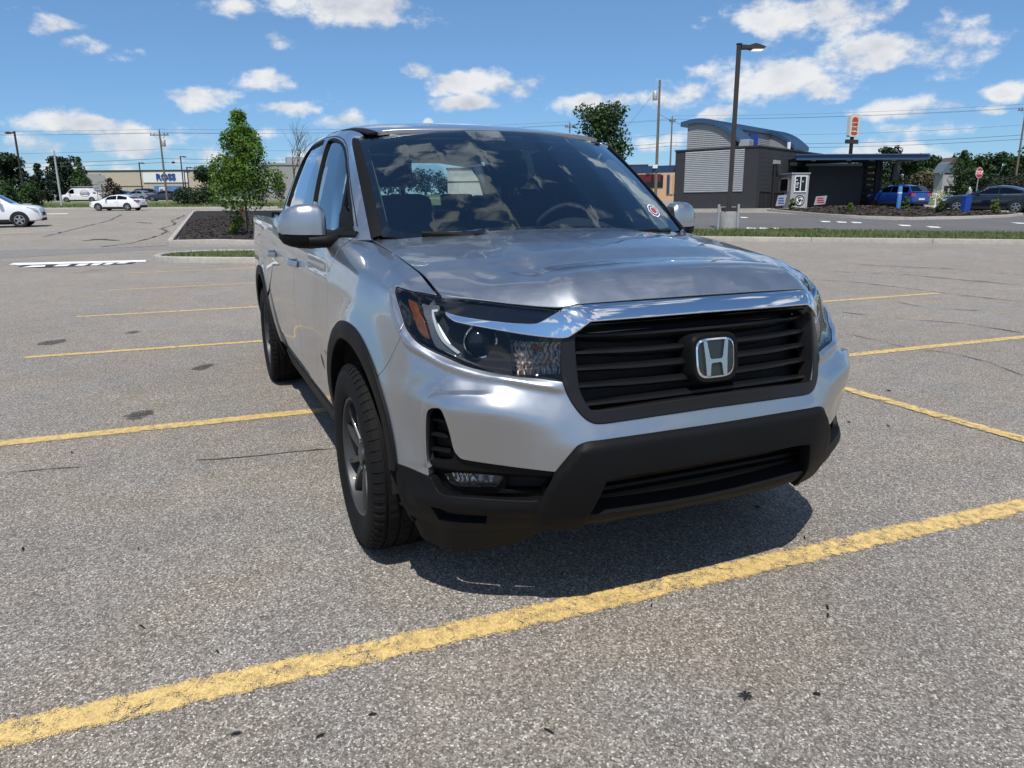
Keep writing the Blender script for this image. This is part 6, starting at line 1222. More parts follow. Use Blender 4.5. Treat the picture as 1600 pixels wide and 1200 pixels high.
# ================================================================ the silver pickup
BS=(1.0,.088); WS=(1.0,.72); HS=(1.0,1.1); RS=(1.0,1.75); GS=(2.1,.065)
CRE=np.array([(s,t*.088) for s,t in OUT['crest']]);CREP=np.concatenate([CRE,[(.55,4.2*.088),(.60,3.0*.088),(CRE[0][0],3.0*.088)]])
LIPA=np.array([(s,t*.088) for s,t in OUT['lip']])
DIAG=OUT['diag']; DS=np.array([q[0] for q in DIAG]);DT=np.array([q[1] for q in DIAG])
def b_mod(s,t,P):
    sh=np.shape(s);s_=np.ravel(s);t_=np.ravel(t);Q=np.stack([s_,t_*.088],1);P_=P.reshape(-1,3)
    out=np.zeros(len(Q))
    m=(s_>.40)&(s_<1.35)&(t_>5)&(t_<10)
    if m.any():
        d=segdist(Q[m],LIPA[:-1],LIPA[1:]);ss=Q[m][:,0]
        # which side of the lip line: compare t with the line's t at this s
        o=np.argsort(LIPA[:,0]);tl=np.interp(ss,LIPA[o,0],LIPA[o,1]);ab=Q[m][:,1]>tl
        # fade towards both ends
        fade=sst(.47,.56,ss)*(1-.35*sst(1.1,1.2,ss))
        out[m]+=fade*np.where(ab,.012*np.exp(-(d/.020)**2)-.005*sst(.01,.045,d),.012*np.exp(-(d/.011)**2))
    m=(s_>.52)&(s_<1.15)&(t_>3)&(t_<7.5)
    if m.any():
        d=segdist(Q[m],CRE[:-1],CRE[1:]);ins=pip(CREP,Q[m]);fade=sst(.71,.85,s_[m])
        out[m]+=fade*np.where(ins,.004*np.exp(-(d/.02)**2),.004*np.exp(-(d/.006)**2)-.011*sst(.0,.028,d)*(1-sst(.05,.12,d)))
    for xc in (0,-3.18):
        R_=np.hypot(P_[:,0]-xc,P_[:,2]-.37)
        mm=(np.abs(P_[:,1])>.75)&(R_<.75)
        out+=np.where(mm,.012*np.exp(-((R_-.52)/.055)**2),0)
    # concave lower doors with a crease above the sill
    mm=(P_[:,0]<-.6)&(P_[:,0]>-2.5)
    z=P_[:,2];fx=sst(.6,.9,-P_[:,0])*(1-sst(2.2,2.5,-P_[:,0]))
    out+=np.where(mm,fx*(-.012*np.exp(-((z-.60)/.09)**2)+.006*np.exp(-((z-.44)/.05)**2)),0)
    out+=np.where(P_[:,0]<.1,.005*np.exp(-((z-1.0-.02*(-P_[:,0]))/.028)**2)*sst(-.1,.5,-P_[:,0]),0)
    return out.reshape(sh)
B.mod=b_mod
M_PAINT=paintmat('silver_paint',(.42,.44,.472),metal=.96,rough=.345,flake=.03)
M_BLACK=mat('black_plastic',(.0058,.006,.0068),.55,spec=.17,var=.15,vscale=3,bump=.25,bscale=900,dist=.0006)
M_GLOSSK=mat('gloss_black',(.012,.012,.014),.12,coat=.6,var=.05)
M_BARK2=mat('grille_black',(.007,.007,.008),.38,spec=.3,var=.1)
M_FRAME=mat('satin_black',(.010,.010,.011),.33,spec=.35,var=.1)
M_DARK=mat('dark_recess',(.006,.006,.007),.7,var=.1)
M_CHROME=mat('chrome',(.86,.87,.89),.045,metal=1,var=.02)
M_SATIN=mat('satin_chrome',(.55,.56,.58),.22,metal=1,var=.04)
M_RUB=mat('tyre_rubber',(.0075,.0075,.008),.78,spec=.2,var=.25,vscale=9,bump=.3,bscale=260,dist=.001)
M_RIM=mat('grey_alloy',(.050,.052,.056),.45,metal=.35,coat=.15,var=.08)
M_DISC=mat('brake_steel',(.25,.24,.23),.4,metal=1,var=.2)
M_GLASS=glassmat('windscreen_glass',(.56,.66,.70),gloss=(.78,.92,1),ior=1.5,boost=2.3)
M_GLASS2=glassmat('side_glass',(.10,.12,.13),ior=1.55,boost=1.5)
M_GLASSF=glassmat('front_side_glass',(.80,.87,.86),ior=1.52,boost=1.4)
M_LENS=glassmat('lamp_lens',(.70,.73,.76),ior=1.46,boost=1.0)
M_FOGR=mat('fog_bowl',(.62,.60,.58),.15,metal=.9,var=.5,vscale=60)
M_FOGR2=mat('fog_prisms',(.33,.34,.36),.2,metal=.6,var=.5,vscale=120)
M_AMBER=mat('amber_reflector',(.20,.055,.011),.25,coat=.8,var=.2,vscale=40,bump=.5,bscale=220,dist=.002)
M_DRL=mat('light_guide',(.72,.74,.76),.3,coat=.5,var=.1,vscale=30)
M_DIFF=mat('frosted_lens',(.13,.14,.16),.35,coat=.5,var=.5,vscale=220,bump=.8,bscale=300,dist=.002)
M_INT=mat('cabin_trim',(.035,.036,.04),.7,var=.1)
M_LIGHTTRIM=mat('pale_headliner',(.30,.31,.30),.8,var=.06)
M_SEAT=mat('seat_cloth',(.045,.046,.05),.85,var=.15,vscale=30)
M_RED=mat('red_lens',(.35,.01,.008),.2,coat=.8,var=.1)
TR=empty('pickup_truck',label='silver four-door pickup truck parked across yellow bay lines, black grille facing the camera',category='pickup truck')
# ---- inner shell: dark sheet behind the panel gaps (leaves the wheel openings free)
def shell():
    V=[];F=[]
    for sg in (1,-1):
        ss=np.linspace(0,6.05,150);tt=np.linspace(0,11,24);s,t=np.meshgrid(ss,tt,indexing='ij')
        P=B.base(s,t)-B.bnormal(s,t)*.022;n0=len(V);P[...,1]*=sg
        V+=P.reshape(-1,3).tolist();m=len(tt)
        for i in range(len(ss)-1):
            for j in range(m-1):
                c=P[i:i+2,j:j+2].reshape(-1,3).mean(0)
                if min(math.hypot(c[0],c[2]-.37),math.hypot(c[0]+3.18,c[2]-.37))<.50: continue
                if s[i,0]<1.25 and (tt[j]<3.2 or s[i,0]<.60 or abs(s[i,0]-.8)<.42): continue
                q=(n0+i*m+j,n0+(i+1)*m+j,n0+(i+1)*m+j+1,n0+i*m+j+1);F.append(q if sg>0 else q[::-1])
    mesh('inner_shell',V,F,M_DARK,TR,smooth=True)
shell()
# ---- front bumper skin (paint)
lampL=OUT['lamp'];iA=min(range(len(lampL)),key=lambda i:(lampL[i][0]-.504)**2+(lampL[i][1]-6.43)**2)
lower=[q for q in lampL[iA:] if q[0]<1.075]                     # lamp's lower edge, from the inner corner outwards
def arch_pts(xc,r,a0,a1,n,lo,hi):
    a=np.linspace(R(a0),R(a1),n);return [tuple(q) for q in B.inv((0,2),np.stack([xc+r*np.cos(a),.37+r*np.sin(a)],1),lo,hi)]
RA=.528
seam=OUT['bump_seam'];sx=B.ev(*[np.array([q[k] for q in seam]) for k in (0,1)])
seamk=[q for q,pp in zip(seam,sx) if math.hypot(pp[0],pp[2]-.37)>RA]
ang0=math.degrees(math.atan2(sx[len(seamk)-1][2]-.37,sx[len(seamk)-1][0]))
fo=OUT['frame_out'];NOT=OUT['notch']
cl=OUT['clad_top'];cx=B.ev(*[np.array([q[k] for q in cl]) for k in (0,1)])
angc=math.degrees(math.atan2(cx[0][2]-.37,cx[0][0]))
arc_b=arch_pts(0,RA,min(ang0,70),angc,10,1.0,1.6)
fo2=[q for q in fo if q[1]<6.5]
half=[(0,fo2[-1][1]-.06)]+[(s,t-.06 if s<.38 else t) for s,t in reversed(fo2)]+lower+seamk+arc_b+cl[1:]+NOT+DIAG[1:]+[(0,DIAG[-1][1])]
panel('front_bumper',B,span(half),M_PAINT,TR,BS,h=.0085,flange=.03,gap=.002)
# ---- black grille frame with its tapering lip
fi=OUT['frame_in'];ch=OUT['chrome']
clow=[q for q in ch if True]
k0=min(range(len(ch)),key=lambda i:(ch[i][0]-.50)**2+(ch[i][1]-8.30)**2)
lowc=ch[k0:]                                                    # lower edge of the chrome bar, wing to centre
frame_half=[(0,lowc[-1][1]+.05)]+[(s,t+.05) for s,t in reversed(lowc)]+fo+[(0,fo[-1][1])]
fin=[(0,lowc[-1][1]-.03)]+[(s,min(t,lowc[-1][1]-.03)) for s,t in fi if s>.02 and t<9.2]+[(0,fi[-1][1])]
panel('grille_frame',B,span(frame_half),M_FRAME,TR,BS,h=.014,off=.006,flange=.05,holes=[span(fin)],hflange=.055,round_=.006)
# grille backing and bars
bk=[(0,11),(.46,11),(.52,9.3),(.52,7),(.46,5),(0,4.9)]
panel('grille_mesh',B,span(bk),M_DARK,TR,BS,h=.03,off=-.085,flange=0)
def grille_bar(t0,t1):
    ss=np.linspace(-.475,.475,61);V=[];F=[]
    for s in ss:
        a=abs(s);t=t0+(t1-t0)*a/.45
        w=np.interp(a,[.46,.48],[1,.6]);st=.5+.5*math.tanh((.335-a)/.012)
        hh=.0135;d0=-.020-.004*(1-st)
        prof=[(-hh,-.07),(-hh*.85,d0-.012),(-hh*.25,d0),(hh*.45,d0-.001),(hh,d0-.018),(hh*.9,-.065)]
        P=B.ev(np.array(a),np.array(t));n=B.normal(np.array(a),np.array(t))
        u=np.array([0,0,1.])-n*n[2];u/=np.linalg.norm(u)
        for q,dn in prof:
            v=P+n*dn+u*(q*(.82+.18*st));V.append((v[0],v[1]*(1 if s>=0 else -1),v[2]))
    k=6
    for i in range(len(ss)-1):
        for j in range(k): F.append((i*k+j,(i+1)*k+j,(i+1)*k+(j+1)%k,i*k+(j+1)%k))
    F+=[tuple(range(k)),tuple((len(ss)-1)*k+j for j in range(k))]
    b=MB();b.add(V,F);b.build('grille_bar',M_BARK2,TR,ang=30)
for t0,t1 in ((8.40,8.40),(7.56,7.56),(6.84,6.88),(6.17,6.23),(5.60,5.58)): grille_bar(t0,t1)
# ---- chrome bar with wings
chh=[(0,10.5)]+[(s,min(t,10.55)) for s,t in ch[1:-1]]+[(0,ch[-1][1])]
panel('chrome_bar',B,span(chh),M_CHROME,TR,BS,h=.012,flange=.045,gap=.001,round_=.004,off=lambda s,t:.008+(1-sst(.40,.62,s))*(.022*(1-sst(8.6,11.2,t))-.002))
# ---- badge in the grille
def badge():
    P=B.ev(np.array(0.),np.array(6.95));n=B.normal(np.array(0.),np.array(6.95));n[1]=0;n/=np.linalg.norm(n);u=np.array([0,0,1.])-n*n[2];u/=np.linalg.norm(u);e=np.array([0,1.,0])
    O=P-n*.008
    def se(w,h,k,n_=56,shift=0,taper=0):
        a=np.linspace(0,2*math.pi,n_,endpoint=False)
        return [(w*np.sign(math.cos(t))*abs(math.cos(t))**(2/k)*(1+taper*math.sin(t)),h*np.sign(math.sin(t))*abs(math.sin(t))**(2/k)+shift) for t in a]
    def solid(name,loops,m,par,ang=35):
        """loops: list of (outline, depth); first is back, capped at the last"""
        V=[];F=[];k=len(loops[0][0])
        for lp,d in loops:
            for a,b in lp: V.append(O+e*a+u*b+n*d)
        for i in range(len(loops)-1):
            for j in range(k): F.append((i*k+j,i*k+(j+1)%k,(i+1)*k+(j+1)%k,(i+1)*k+j))
        F.append(tuple((len(loops)-1)*k+j for j in range(k)))
        b=MB();b.add(V,F);return b.build(name,m,par,ang=ang)
    fr=solid('badge',[(se(.092,.080,4.2,taper=.06),-.06),(se(.092,.080,4.2,taper=.06),.012),(se(.086,.074,4.2,taper=.06),.022),(se(.076,.064,4.2,taper=.06),.021),(se(.075,.063,4.2,taper=.06),.012)],M_BLACK,TR)
    solid('badge_glass',[(se(.0745,.0625,4.0,taper=.07),.010),(se(.073,.061,4.0,taper=.07),.0165)],M_GLOSSK,fr)
    o=se(.0755,.0635,4.0,taper=.07);i_=se(.0695,.0575,4.0,taper=.07);k=len(o)
    V=[];F=[]
    for lp,d in ((o,.010),(o,.019),(i_,.021),(i_,.012)):
        for a,b in lp: V.append(O+e*a+u*b+n*d)
    for r in range(3):
        for j in range(k): F.append((r*k+j,r*k+(j+1)%k,(r+1)*k+(j+1)%k,(r+1)*k+j))
    b=MB();b.add(V,F);b.build('badge_ring',M_CHROME,fr,ang=30)
    # the letter: two flared posts and a bar
    H=[(-.050,.056),(-.036,.056),(-.026,.004),(-.021,-.003),(.021,-.003),(.026,.004),(.036,.056),(.050,.056),(.044,.0),(.041,-.056),(.026,-.056),(.022,-.021),(.017,-.015),(-.017,-.015),(-.022,-.021),(-.026,-.056),(-.041,-.056),(-.044,.0)]
    V=[O+e*a+u*b+n*.013 for a,b in H]+[O+e*a*.97+u*b*.985+n*.024 for a,b in H];k=len(H)
    F=[(j,(j+1)%k,(j+1)%k+k,j+k) for j in range(k)]+[tuple(range(k,2*k))]
    b=MB();b.add(V,F);b.build('badge_letter',M_SATIN,fr)
badge()
# ---- black lower bumper
lowg=OUT['lowgr'];sk=OUT['skid'];PK=OUT['pocket']
kA=min(range(len(lowg)),key=lambda i:(lowg[i][0]-.397)**2+(lowg[i][1]-2.93)**2);kB=min(range(len(lowg)),key=lambda i:(lowg[i][0]-.438)**2+(lowg[i][1]-1.74)**2)
pk_=[q for q in PK if q[1]<3.1][1:]
angb=-8
arc_c=arch_pts(0,RA,angc,angb,6,1.0,1.6)
botr=[(1.14,1.05),(1.0,.86),(.88,.86),(.7,.98),(.55,1.08),(.44,1.12)]
half=[(0,2.98)]+[(s,min(t,2.98)) for s,t in lowg[:kA+1] if s>.08]+[lowg[kB],(.440,1.12)]+botr[::-1]+arc_c[::-1]+cl+pk_+[(.565,2.75)]+DIAG+[(0,DIAG[-1][1])]
def guard(s,t):
    sd=np.interp(t,[.8,1.8,2.31,3.2]+list(DT[1:9]),[.60,.60,.59,.545]+list(DS[1:9]))
    g=1-sst(-.028,.004,s-sd)
    topb=1-sst(-.28,.02,t-(np.interp(s,DS[::-1],DT[::-1])))
    led=np.exp(-((t-(2.0-.1*(s-.6)))/.34)**2)*sst(.56,.62,s)*(1-sst(.99,1.06,s))
    return .003+.014*g*topb+.011*led-.010*(1-sst(.7,1.5,t))*sst(.5,.62,s)
panel('lower_bumper',B,span(half),M_BLACK,TR,BS,h=.013,off=guard,flange=.04,gap=.001,round_=.003,holes=[sgl(OUT['slot'],1),sgl(OUT['slot'],-1)],hflange=.06)
both(lambda sg:panel('bumper_slot',B,sgl([(s*1.0,t) for s,t in OUT['slot']],sg),M_DARK,TR,BS,h=.02,off=-.03,flange=0))
# skid strip and the lip below, lower grille
skh=[(0,1.47)]+[(s,t) for s,t in [(.14,1.50),(.30,1.60),(.41,1.70),(.4365,1.74),(.438,1.12),(.40,1.10),(.385,1.00),(.30,.99),(.285,1.08),(.20,1.07),(.185,.97),(.10,.97),(.085,1.06)]]+[(0,1.06)]
panel('skid_strip',B,span(skh),M_BLACK,TR,BS,h=.013,off=lambda s,t:.008-.012*(1-sst(.9,1.4,t)),flange=.06,gap=.001,round_=.003)
gl_=[(0,3.02),(.42,2.96),(.46,1.7),(0,1.45)]
panel('lower_grille_back',B,span(gl_),M_DARK,TR,BS,h=.03,off=-.11,flange=0)
for tt in (1.85,2.25,2.68):
    ss=np.linspace(-.43,.43,41);P=B.ev(np.abs(ss),np.full(41,tt));n=B.normal(np.abs(ss),np.full(41,tt));P=P-n*.05;P[:,1]*=np.sign(ss)+(ss==0);n[:,1]*=np.sign(ss)
    sweep('lower_grille_bar',P,[(-.006,-.02),(-.006,.0),(.004,.004),(.006,-.02)],M_BLACK,TR,n)
# air dam under the bumper
dm=[(.50,1.14),(.7,1.06),(.88,.96),(1.02,.96),(1.12,1.05),(1.10,.45),(1.02,.15),(.9,.02),(.75,.10),(.62,.35),(.54,.75)]
both(lambda sg:panel('air_dam',B,sgl(dm,sg),M_BLACK,TR,BS,h=.025,off=-.017,flange=.03,round_=.004))
# ---- fog lamp recess, vent
tl=[q for q in NOT]
rec=PK+[(s,t) for s,t in reversed(NOT)][1:]
VENT=OUT['vent'];FOG=OUT['fog'];FS=OUT['fogslot']
def recess(s,t):
    e=sst(2.75,3.05,t);return -.010-.030*(1-e)*(1-sst(3.1,3.2,t))+.0*s
for sg in (1,-1):
    panel('vent_trim',B,sgl(rec,sg),M_BLACK,TR,BS,h=.011,off=recess,flange=.02,round_=.002,holes=[sgl(VENT,sg),sgl(FOG,sg),sgl(FS,sg)],hflange=.085)
    panel('vent_duct',B,sgl([(s*1.0,t) for s,t in VENT],sg),M_DARK,TR,BS,h=.02,off=-.055,flange=0)
    for tt in (3.55,4.02,4.48):
        P=[];Nn=[]
        for s in np.linspace(.954,.878+.012*(tt-3.5),8):
            q=B.ev(np.array(s),np.array(tt+.2*(.954-s)));n=B.normal(np.array(s),np.array(tt));q=q-n*.022;q[1]*=sg;n[1]*=sg;P.append(q);Nn.append(n)
        sweep('vent_fin',P,[(-.004,-.03),(-.004,.0),(.004,.002),(.004,-.03)],M_BLACK,TR,Nn)
    panel('fog_slot',B,sgl(FS,sg),M_DARK,TR,BS,h=.02,off=-.07,flange=0)
    fb=panel('fog_lamp',B,sgl(FOG,sg),M_DIFF,TR,BS,h=.012,off=-.055,flange=0)
    panel('fog_lens',B,sgl(FOG,sg),M_LENS,fb,BS,h=.012,off=-.028,flange=.02,gap=.001)
    panel('fog_reflector',B,sgl([(.895,2.74),(.885,2.86),(.82,2.88),(.80,2.60),(.87,2.55)],sg),M_FOGR,fb,BS,h=.008,off=lambda s,t:-.046+.004*np.sin(s*420)*np.sin(t*26),flange=.008)
    panel('fog_facets',B,sgl([(.795,2.60),(.815,2.88),(.735,2.88),(.755,2.58)],sg),M_FOGR2,fb,BS,h=.008,off=lambda s,t:-.046+.003*np.sin(s*600)*np.sin(t*40),flange=.008)
# ---- headlamps
def headlamp(sg):
    hb=panel('headlamp',B,sgl(lampL,sg),M_DARK,TR,BS,h=.02,off=-.062,flange=0)
    V=[];F=[]
    panel('headlamp_bezel',B,sgl(lampL,sg),M_GLOSSK,hb,BS,h=.015,off=-.004,flange=.06,gap=.0025,holes=[sgl(shr(lampL,.009),sg)],hflange=.05)
    panel('headlamp_lens',B,sgl(lampL,sg),M_LENS,hb,BS,h=.015,off=-.002,flange=.0,gap=.003)
    panel('amber_reflector',B,sgl(OUT['amber'],sg),M_AMBER,hb,BS,h=.012,off=-.022,flange=.03)
    panel('light_blade',B,sgl(OUT['drlband'],sg),M_DIFF,hb,BS,h=.012,off=-.026,flange=.03)
    panel('light_guide',B,sgl(OUT['drl'],sg),M_DRL,hb,BS,h=.012,off=-.020,flange=.02)
    panel('upper_bezel',B,sgl(OUT['lampupper'],sg),M_GLOSSK,hb,BS,h=.012,off=-.014,flange=.04)
    # shelf of the housing round the projector
    sh_=[(.985,8.9),(.93,9.05),(.72,8.35),(.70,6.75),(.83,7.05),(.95,7.7)]
    # projector
    q=B.ev(np.array(.80),np.array(7.85));q=q.copy();q[1]*=sg
    d=np.array([.985,0,.0]);d[1]=.10*sg;d/=np.linalg.norm(d)
    c=Vector(q-d*.052);zq=Vector(d).to_track_quat('Z','Y').to_matrix().to_4x4();Mx=Matrix.Translation(c)@zq
    def lat(name,prof,m,n=36,par=hb):
        b=MB();b.lathe(prof,n);b.V=[tuple(Mx@Vector(v)) for v in b.V];return b.build(name,m,par,ang=35)
    lat('projector_ring',[(.052,-.02),(.0555,.004),(.053,.009),(.048,.007),(.046,-.01)],M_CHROME)
    lat('projector_lens',[(.0001,.026),(.015,.024),(.028,.018),(.038,.009),(.0465,-.006)],M_GLOSSK)
    for k,(a_,c_,wd) in enumerate((((.955,8.75),(.885,7.35),.004),((.735,8.15),(.715,6.95),.005),((.93,7.55),(.75,6.78),.004))):
        ss=np.linspace(a_[0],c_[0],14);tq=np.linspace(a_[1],c_[1],14);P=B.ev(ss,tq);n=B.normal(ss,tq);P=P-n*.030;P[:,1]*=sg;n[:,1]*=sg
        sweep('lamp_divider',P,[(-wd,-.02),(-wd,.0),(wd*.6,.003),(wd,-.02)],(M_SATIN,M_GLOSSK,M_SATIN)[k],hb,n)
    # reflector bowl with facets
    rf=OUT['reflector']
    panel('reflector_bowl',B,sgl(rf,sg),M_FACET,hb,BS,h=.012,off=lambda s,t:-.040-.016*np.sin(np.clip((s-.53)/.2,0,1)*math.pi)+.004*np.sin(s*260)*np.sin(t*9),flange=.02)
    q=B.ev(np.array(.60),np.array(7.7));q=q.copy();q[1]*=sg;b=MB();b.tube([q-np.array([.06,0,0]),q-np.array([.03,0,0])],[.010,.007],12);b.build('bulb',M_AMBER2,hb,ang=30)
def shr(lp,g):
    P=np.array(lp)*BS
    if area2(P)<0: P=P[::-1]
    keep=[i for i in range(len(P)) if np.linalg.norm(P[i]-P[i-1])>2e-3];P=shrink(P[keep],g)
    return [(a/BS[0],b/BS[1]) for a,b in P]
M_FACET=mat('faceted_reflector',(.34,.27,.215),.10,metal=1,var=.7,vscale=45,bump=1,bscale=70,dist=.006)
M_AMBER2=mat('amber_bulb',(.6,.18,.04),.2,coat=.5)
both(headlamp)
# ---- bonnet
hloop=[(0,0),(.15,0),(.3,0),(.40,0),(.448,0),(.50,0),(.60,0),(.68,0),(.73,0),(.765,0)]+[(.765,r) for r in (.05,.1,.2,.35,.5,.65,.8,.9,.97)]+[(.70,.985),(.5,.99),(.25,.99),(0,.99)]
panel('bonnet',HOOD,span(hloop),M_PAINT,TR,HS,h=.022,flange=.03,gap=.0025,round_=.003)
both(lambda sg:(lambda P,n:MB().tube([P+n*.004,P+n*.010],[.011,.007],12).build('washer_jet',M_BLACK,TR,ang=30))(*(lambda a:(a[0],a[1]))([HOOD.ev(np.array(.36),np.array(.955))*np.array([1,sg,1]),HOOD.normal(np.array(.36),np.array(.955))*np.array([1,sg,1])])))
# ---- front wings (fenders)
fd=OUT['fdseam']
upper=[q for q in lampL if q[0]>1.07]
tipi=max(range(len(lampL)),key=lambda i:lampL[i][0])
n_=len(lampL);lampback=[lampL[(i)%n_] for i in range(0,n_)]
# outline: from the bonnet seam at the lamp, round the lamp's rear edge, down the bumper seam, round the arch, up the door seam, along the bonnet seam
topi=min(range(n_),key=lambda i:(lampL[i][0]-1.0)**2+(lampL[i][1]-10.7)**2)
roundlamp=[lampL[i%n_] for i in range(topi,-1,-1)]+[lampL[i] for i in range(n_-1,iA,-1) if lampL[i][0]>1.07]
arc_f=arch_pts(0,RA,ang0,183,26,1.0,2.4)
dbot=B.inv((0,2),[(-.535,.36)],1.8,2.4)[0]
half=roundlamp+seamk+arc_f[1:]+[tuple(B.inv((0,2),[(-.535,.33)],1.8,2.4)[0])]+[tuple(dbot)]+[(2.1240,3.2),(2.1210,4.5)]+list(reversed(fd))[2:]+[(2.03,9.7),(2.0,10.85),(1.85,10.93),(1.6,10.95),(1.38,10.95),(1.17,10.95),(1.06,10.9),(1.02,10.80)]
both(lambda sg:panel('front_wing',B,sgl(half,sg),M_PAINT,TR,BS,h=.014,flange=.02,gap=.0024))
# ---- doors and bed sides
def door(name,s0,s1,top,arch=None,bot=1.05):
    L=[(s0,bot),(s0+.004,3.5),(s0-.002,6.2),(s0-.06 if s0<2.3 else s0,8.8),(s0-.085 if s0<2.3 else s0,9.7),(s0-.10 if s0<2.3 else s0,top),(s1,top),(s1,9)]
    if arch: L+=[tuple(q) for q in arch]
    else: L+=[(s1,4.5),(s1,bot)]
    return L
ZB=10.9
fdl=[(2.128,1.35),(2.128,3.2),(2.125,4.5)]+list(reversed(fd))[2:]+[(2.035,9.7),(2.01,10.85),(2.3,ZB),(3.10,ZB),(3.105,9),(3.10,5),(3.10,1.35)]
both(lambda sg:panel('front_door',B,sgl(fdl,sg),M_PAINT,TR,BS,h=.024,flange=.02,gap=.0028))
arc_r=arch_pts(-3.18,RA,-8,42,9,3.6,4.6)
rdl=[(3.104,1.35),(3.104,5),(3.109,9),(3.104,ZB),(4.13,ZB),(4.12,9.3),(4.08,7.2)]+[q for q in arch_pts(-3.18,RA+.02,38,4,6,3.6,4.7)]+[(4.02,1.35)]
both(lambda sg:panel('rear_door',B,sgl(rdl,sg),M_PAINT,TR,BS,h=.028,flange=.02,gap=.002))
arc_r=arch_pts(-3.18,RA,0,180,26,3.6,5.6)
bedl=[(4.024,1.4),(4.03,2.2)]+[q for q in arch_pts(-3.18,RA+.02,4,38,6,3.6,4.7)][:0]+[tuple(q) for q in arc_r[:1]]
bedl=[tuple(q) for q in arch_pts(-3.18,RA+.004,42,180,22,3.6,5.6)]+[(5.34,1.5),(5.75,1.7),(6.04,1.9),(6.04,10.95),(4.13,10.95),(4.125,9.3),(4.085,7.25)]
both(lambda sg:panel('bed_side',B,sgl(bedl,sg),M_PAINT,TR,BS,h=.03,flange=.03,gap=.002))
# ---- arch cladding rings, sills
def ring(xc,a0,a1,lo,hi,sg):
    a=np.linspace(R(a0),R(a1),40)
    ra=np.stack([xc+(RA+.003)*np.cos(a),.37+(RA+.003)*np.sin(a)],1);rb=np.stack([xc+.474*np.cos(a[::-1]),.37+.474*np.sin(a[::-1])],1)
    lp=[tuple(q) for q in B.inv((0,2),ra,lo,hi)]+[tuple(q) for q in B.inv((0,2),rb,lo,hi)]
    panel('arch_trim',B,sgl(lp,sg),M_BLACK,TR,BS,h=.02,off=.009,flange=.05,round_=.005)
for sg in (1,-1):
    ring(0,angc-3,186,1.0,2.4,sg);ring(-3.18,-8,188,3.6,5.6,sg)
    sill=[(2.13,1.30),(4.03,1.30),(4.03,.3),(2.13,.3)]
    panel('sill_trim',B,sgl([(2.11,1.36),(4.06,1.36),(4.08,.2),(2.09,.2)],sg),M_BLACK,TR,BS,h=.03,off=.010,flange=.05,round_=.006)
    # wheel wells
    for xc in (0,-3.18):
        b=MB();n=28;V=[];F=[]
        for i in range(n+1):
            a=R(2+176*i/n)
            for yy in (.46,.945): V.append((xc+.485*math.cos(a),sg*yy,.37+.485*math.sin(a)))
        for i in range(n): F.append((2*i,2*i+1,2*i+3,2*i+2))
        V.append((xc,sg*.46,.37));c=len(V)-1
        F+=[(2*i,2*i+2,c) for i in range(n)]
        b.add(V,F);b.build('wheel_well',M_DARK,TR,smooth=True)
    # mud flap behind each front wheel
    b=MB();b.prism([(-.462,.62),(-.50,.62),(-.515,.24),(-.47,.22)],sg*.74,sg*.955);b.build('mud_flap',M_BLACK,TR,bev=.006,ang=40)
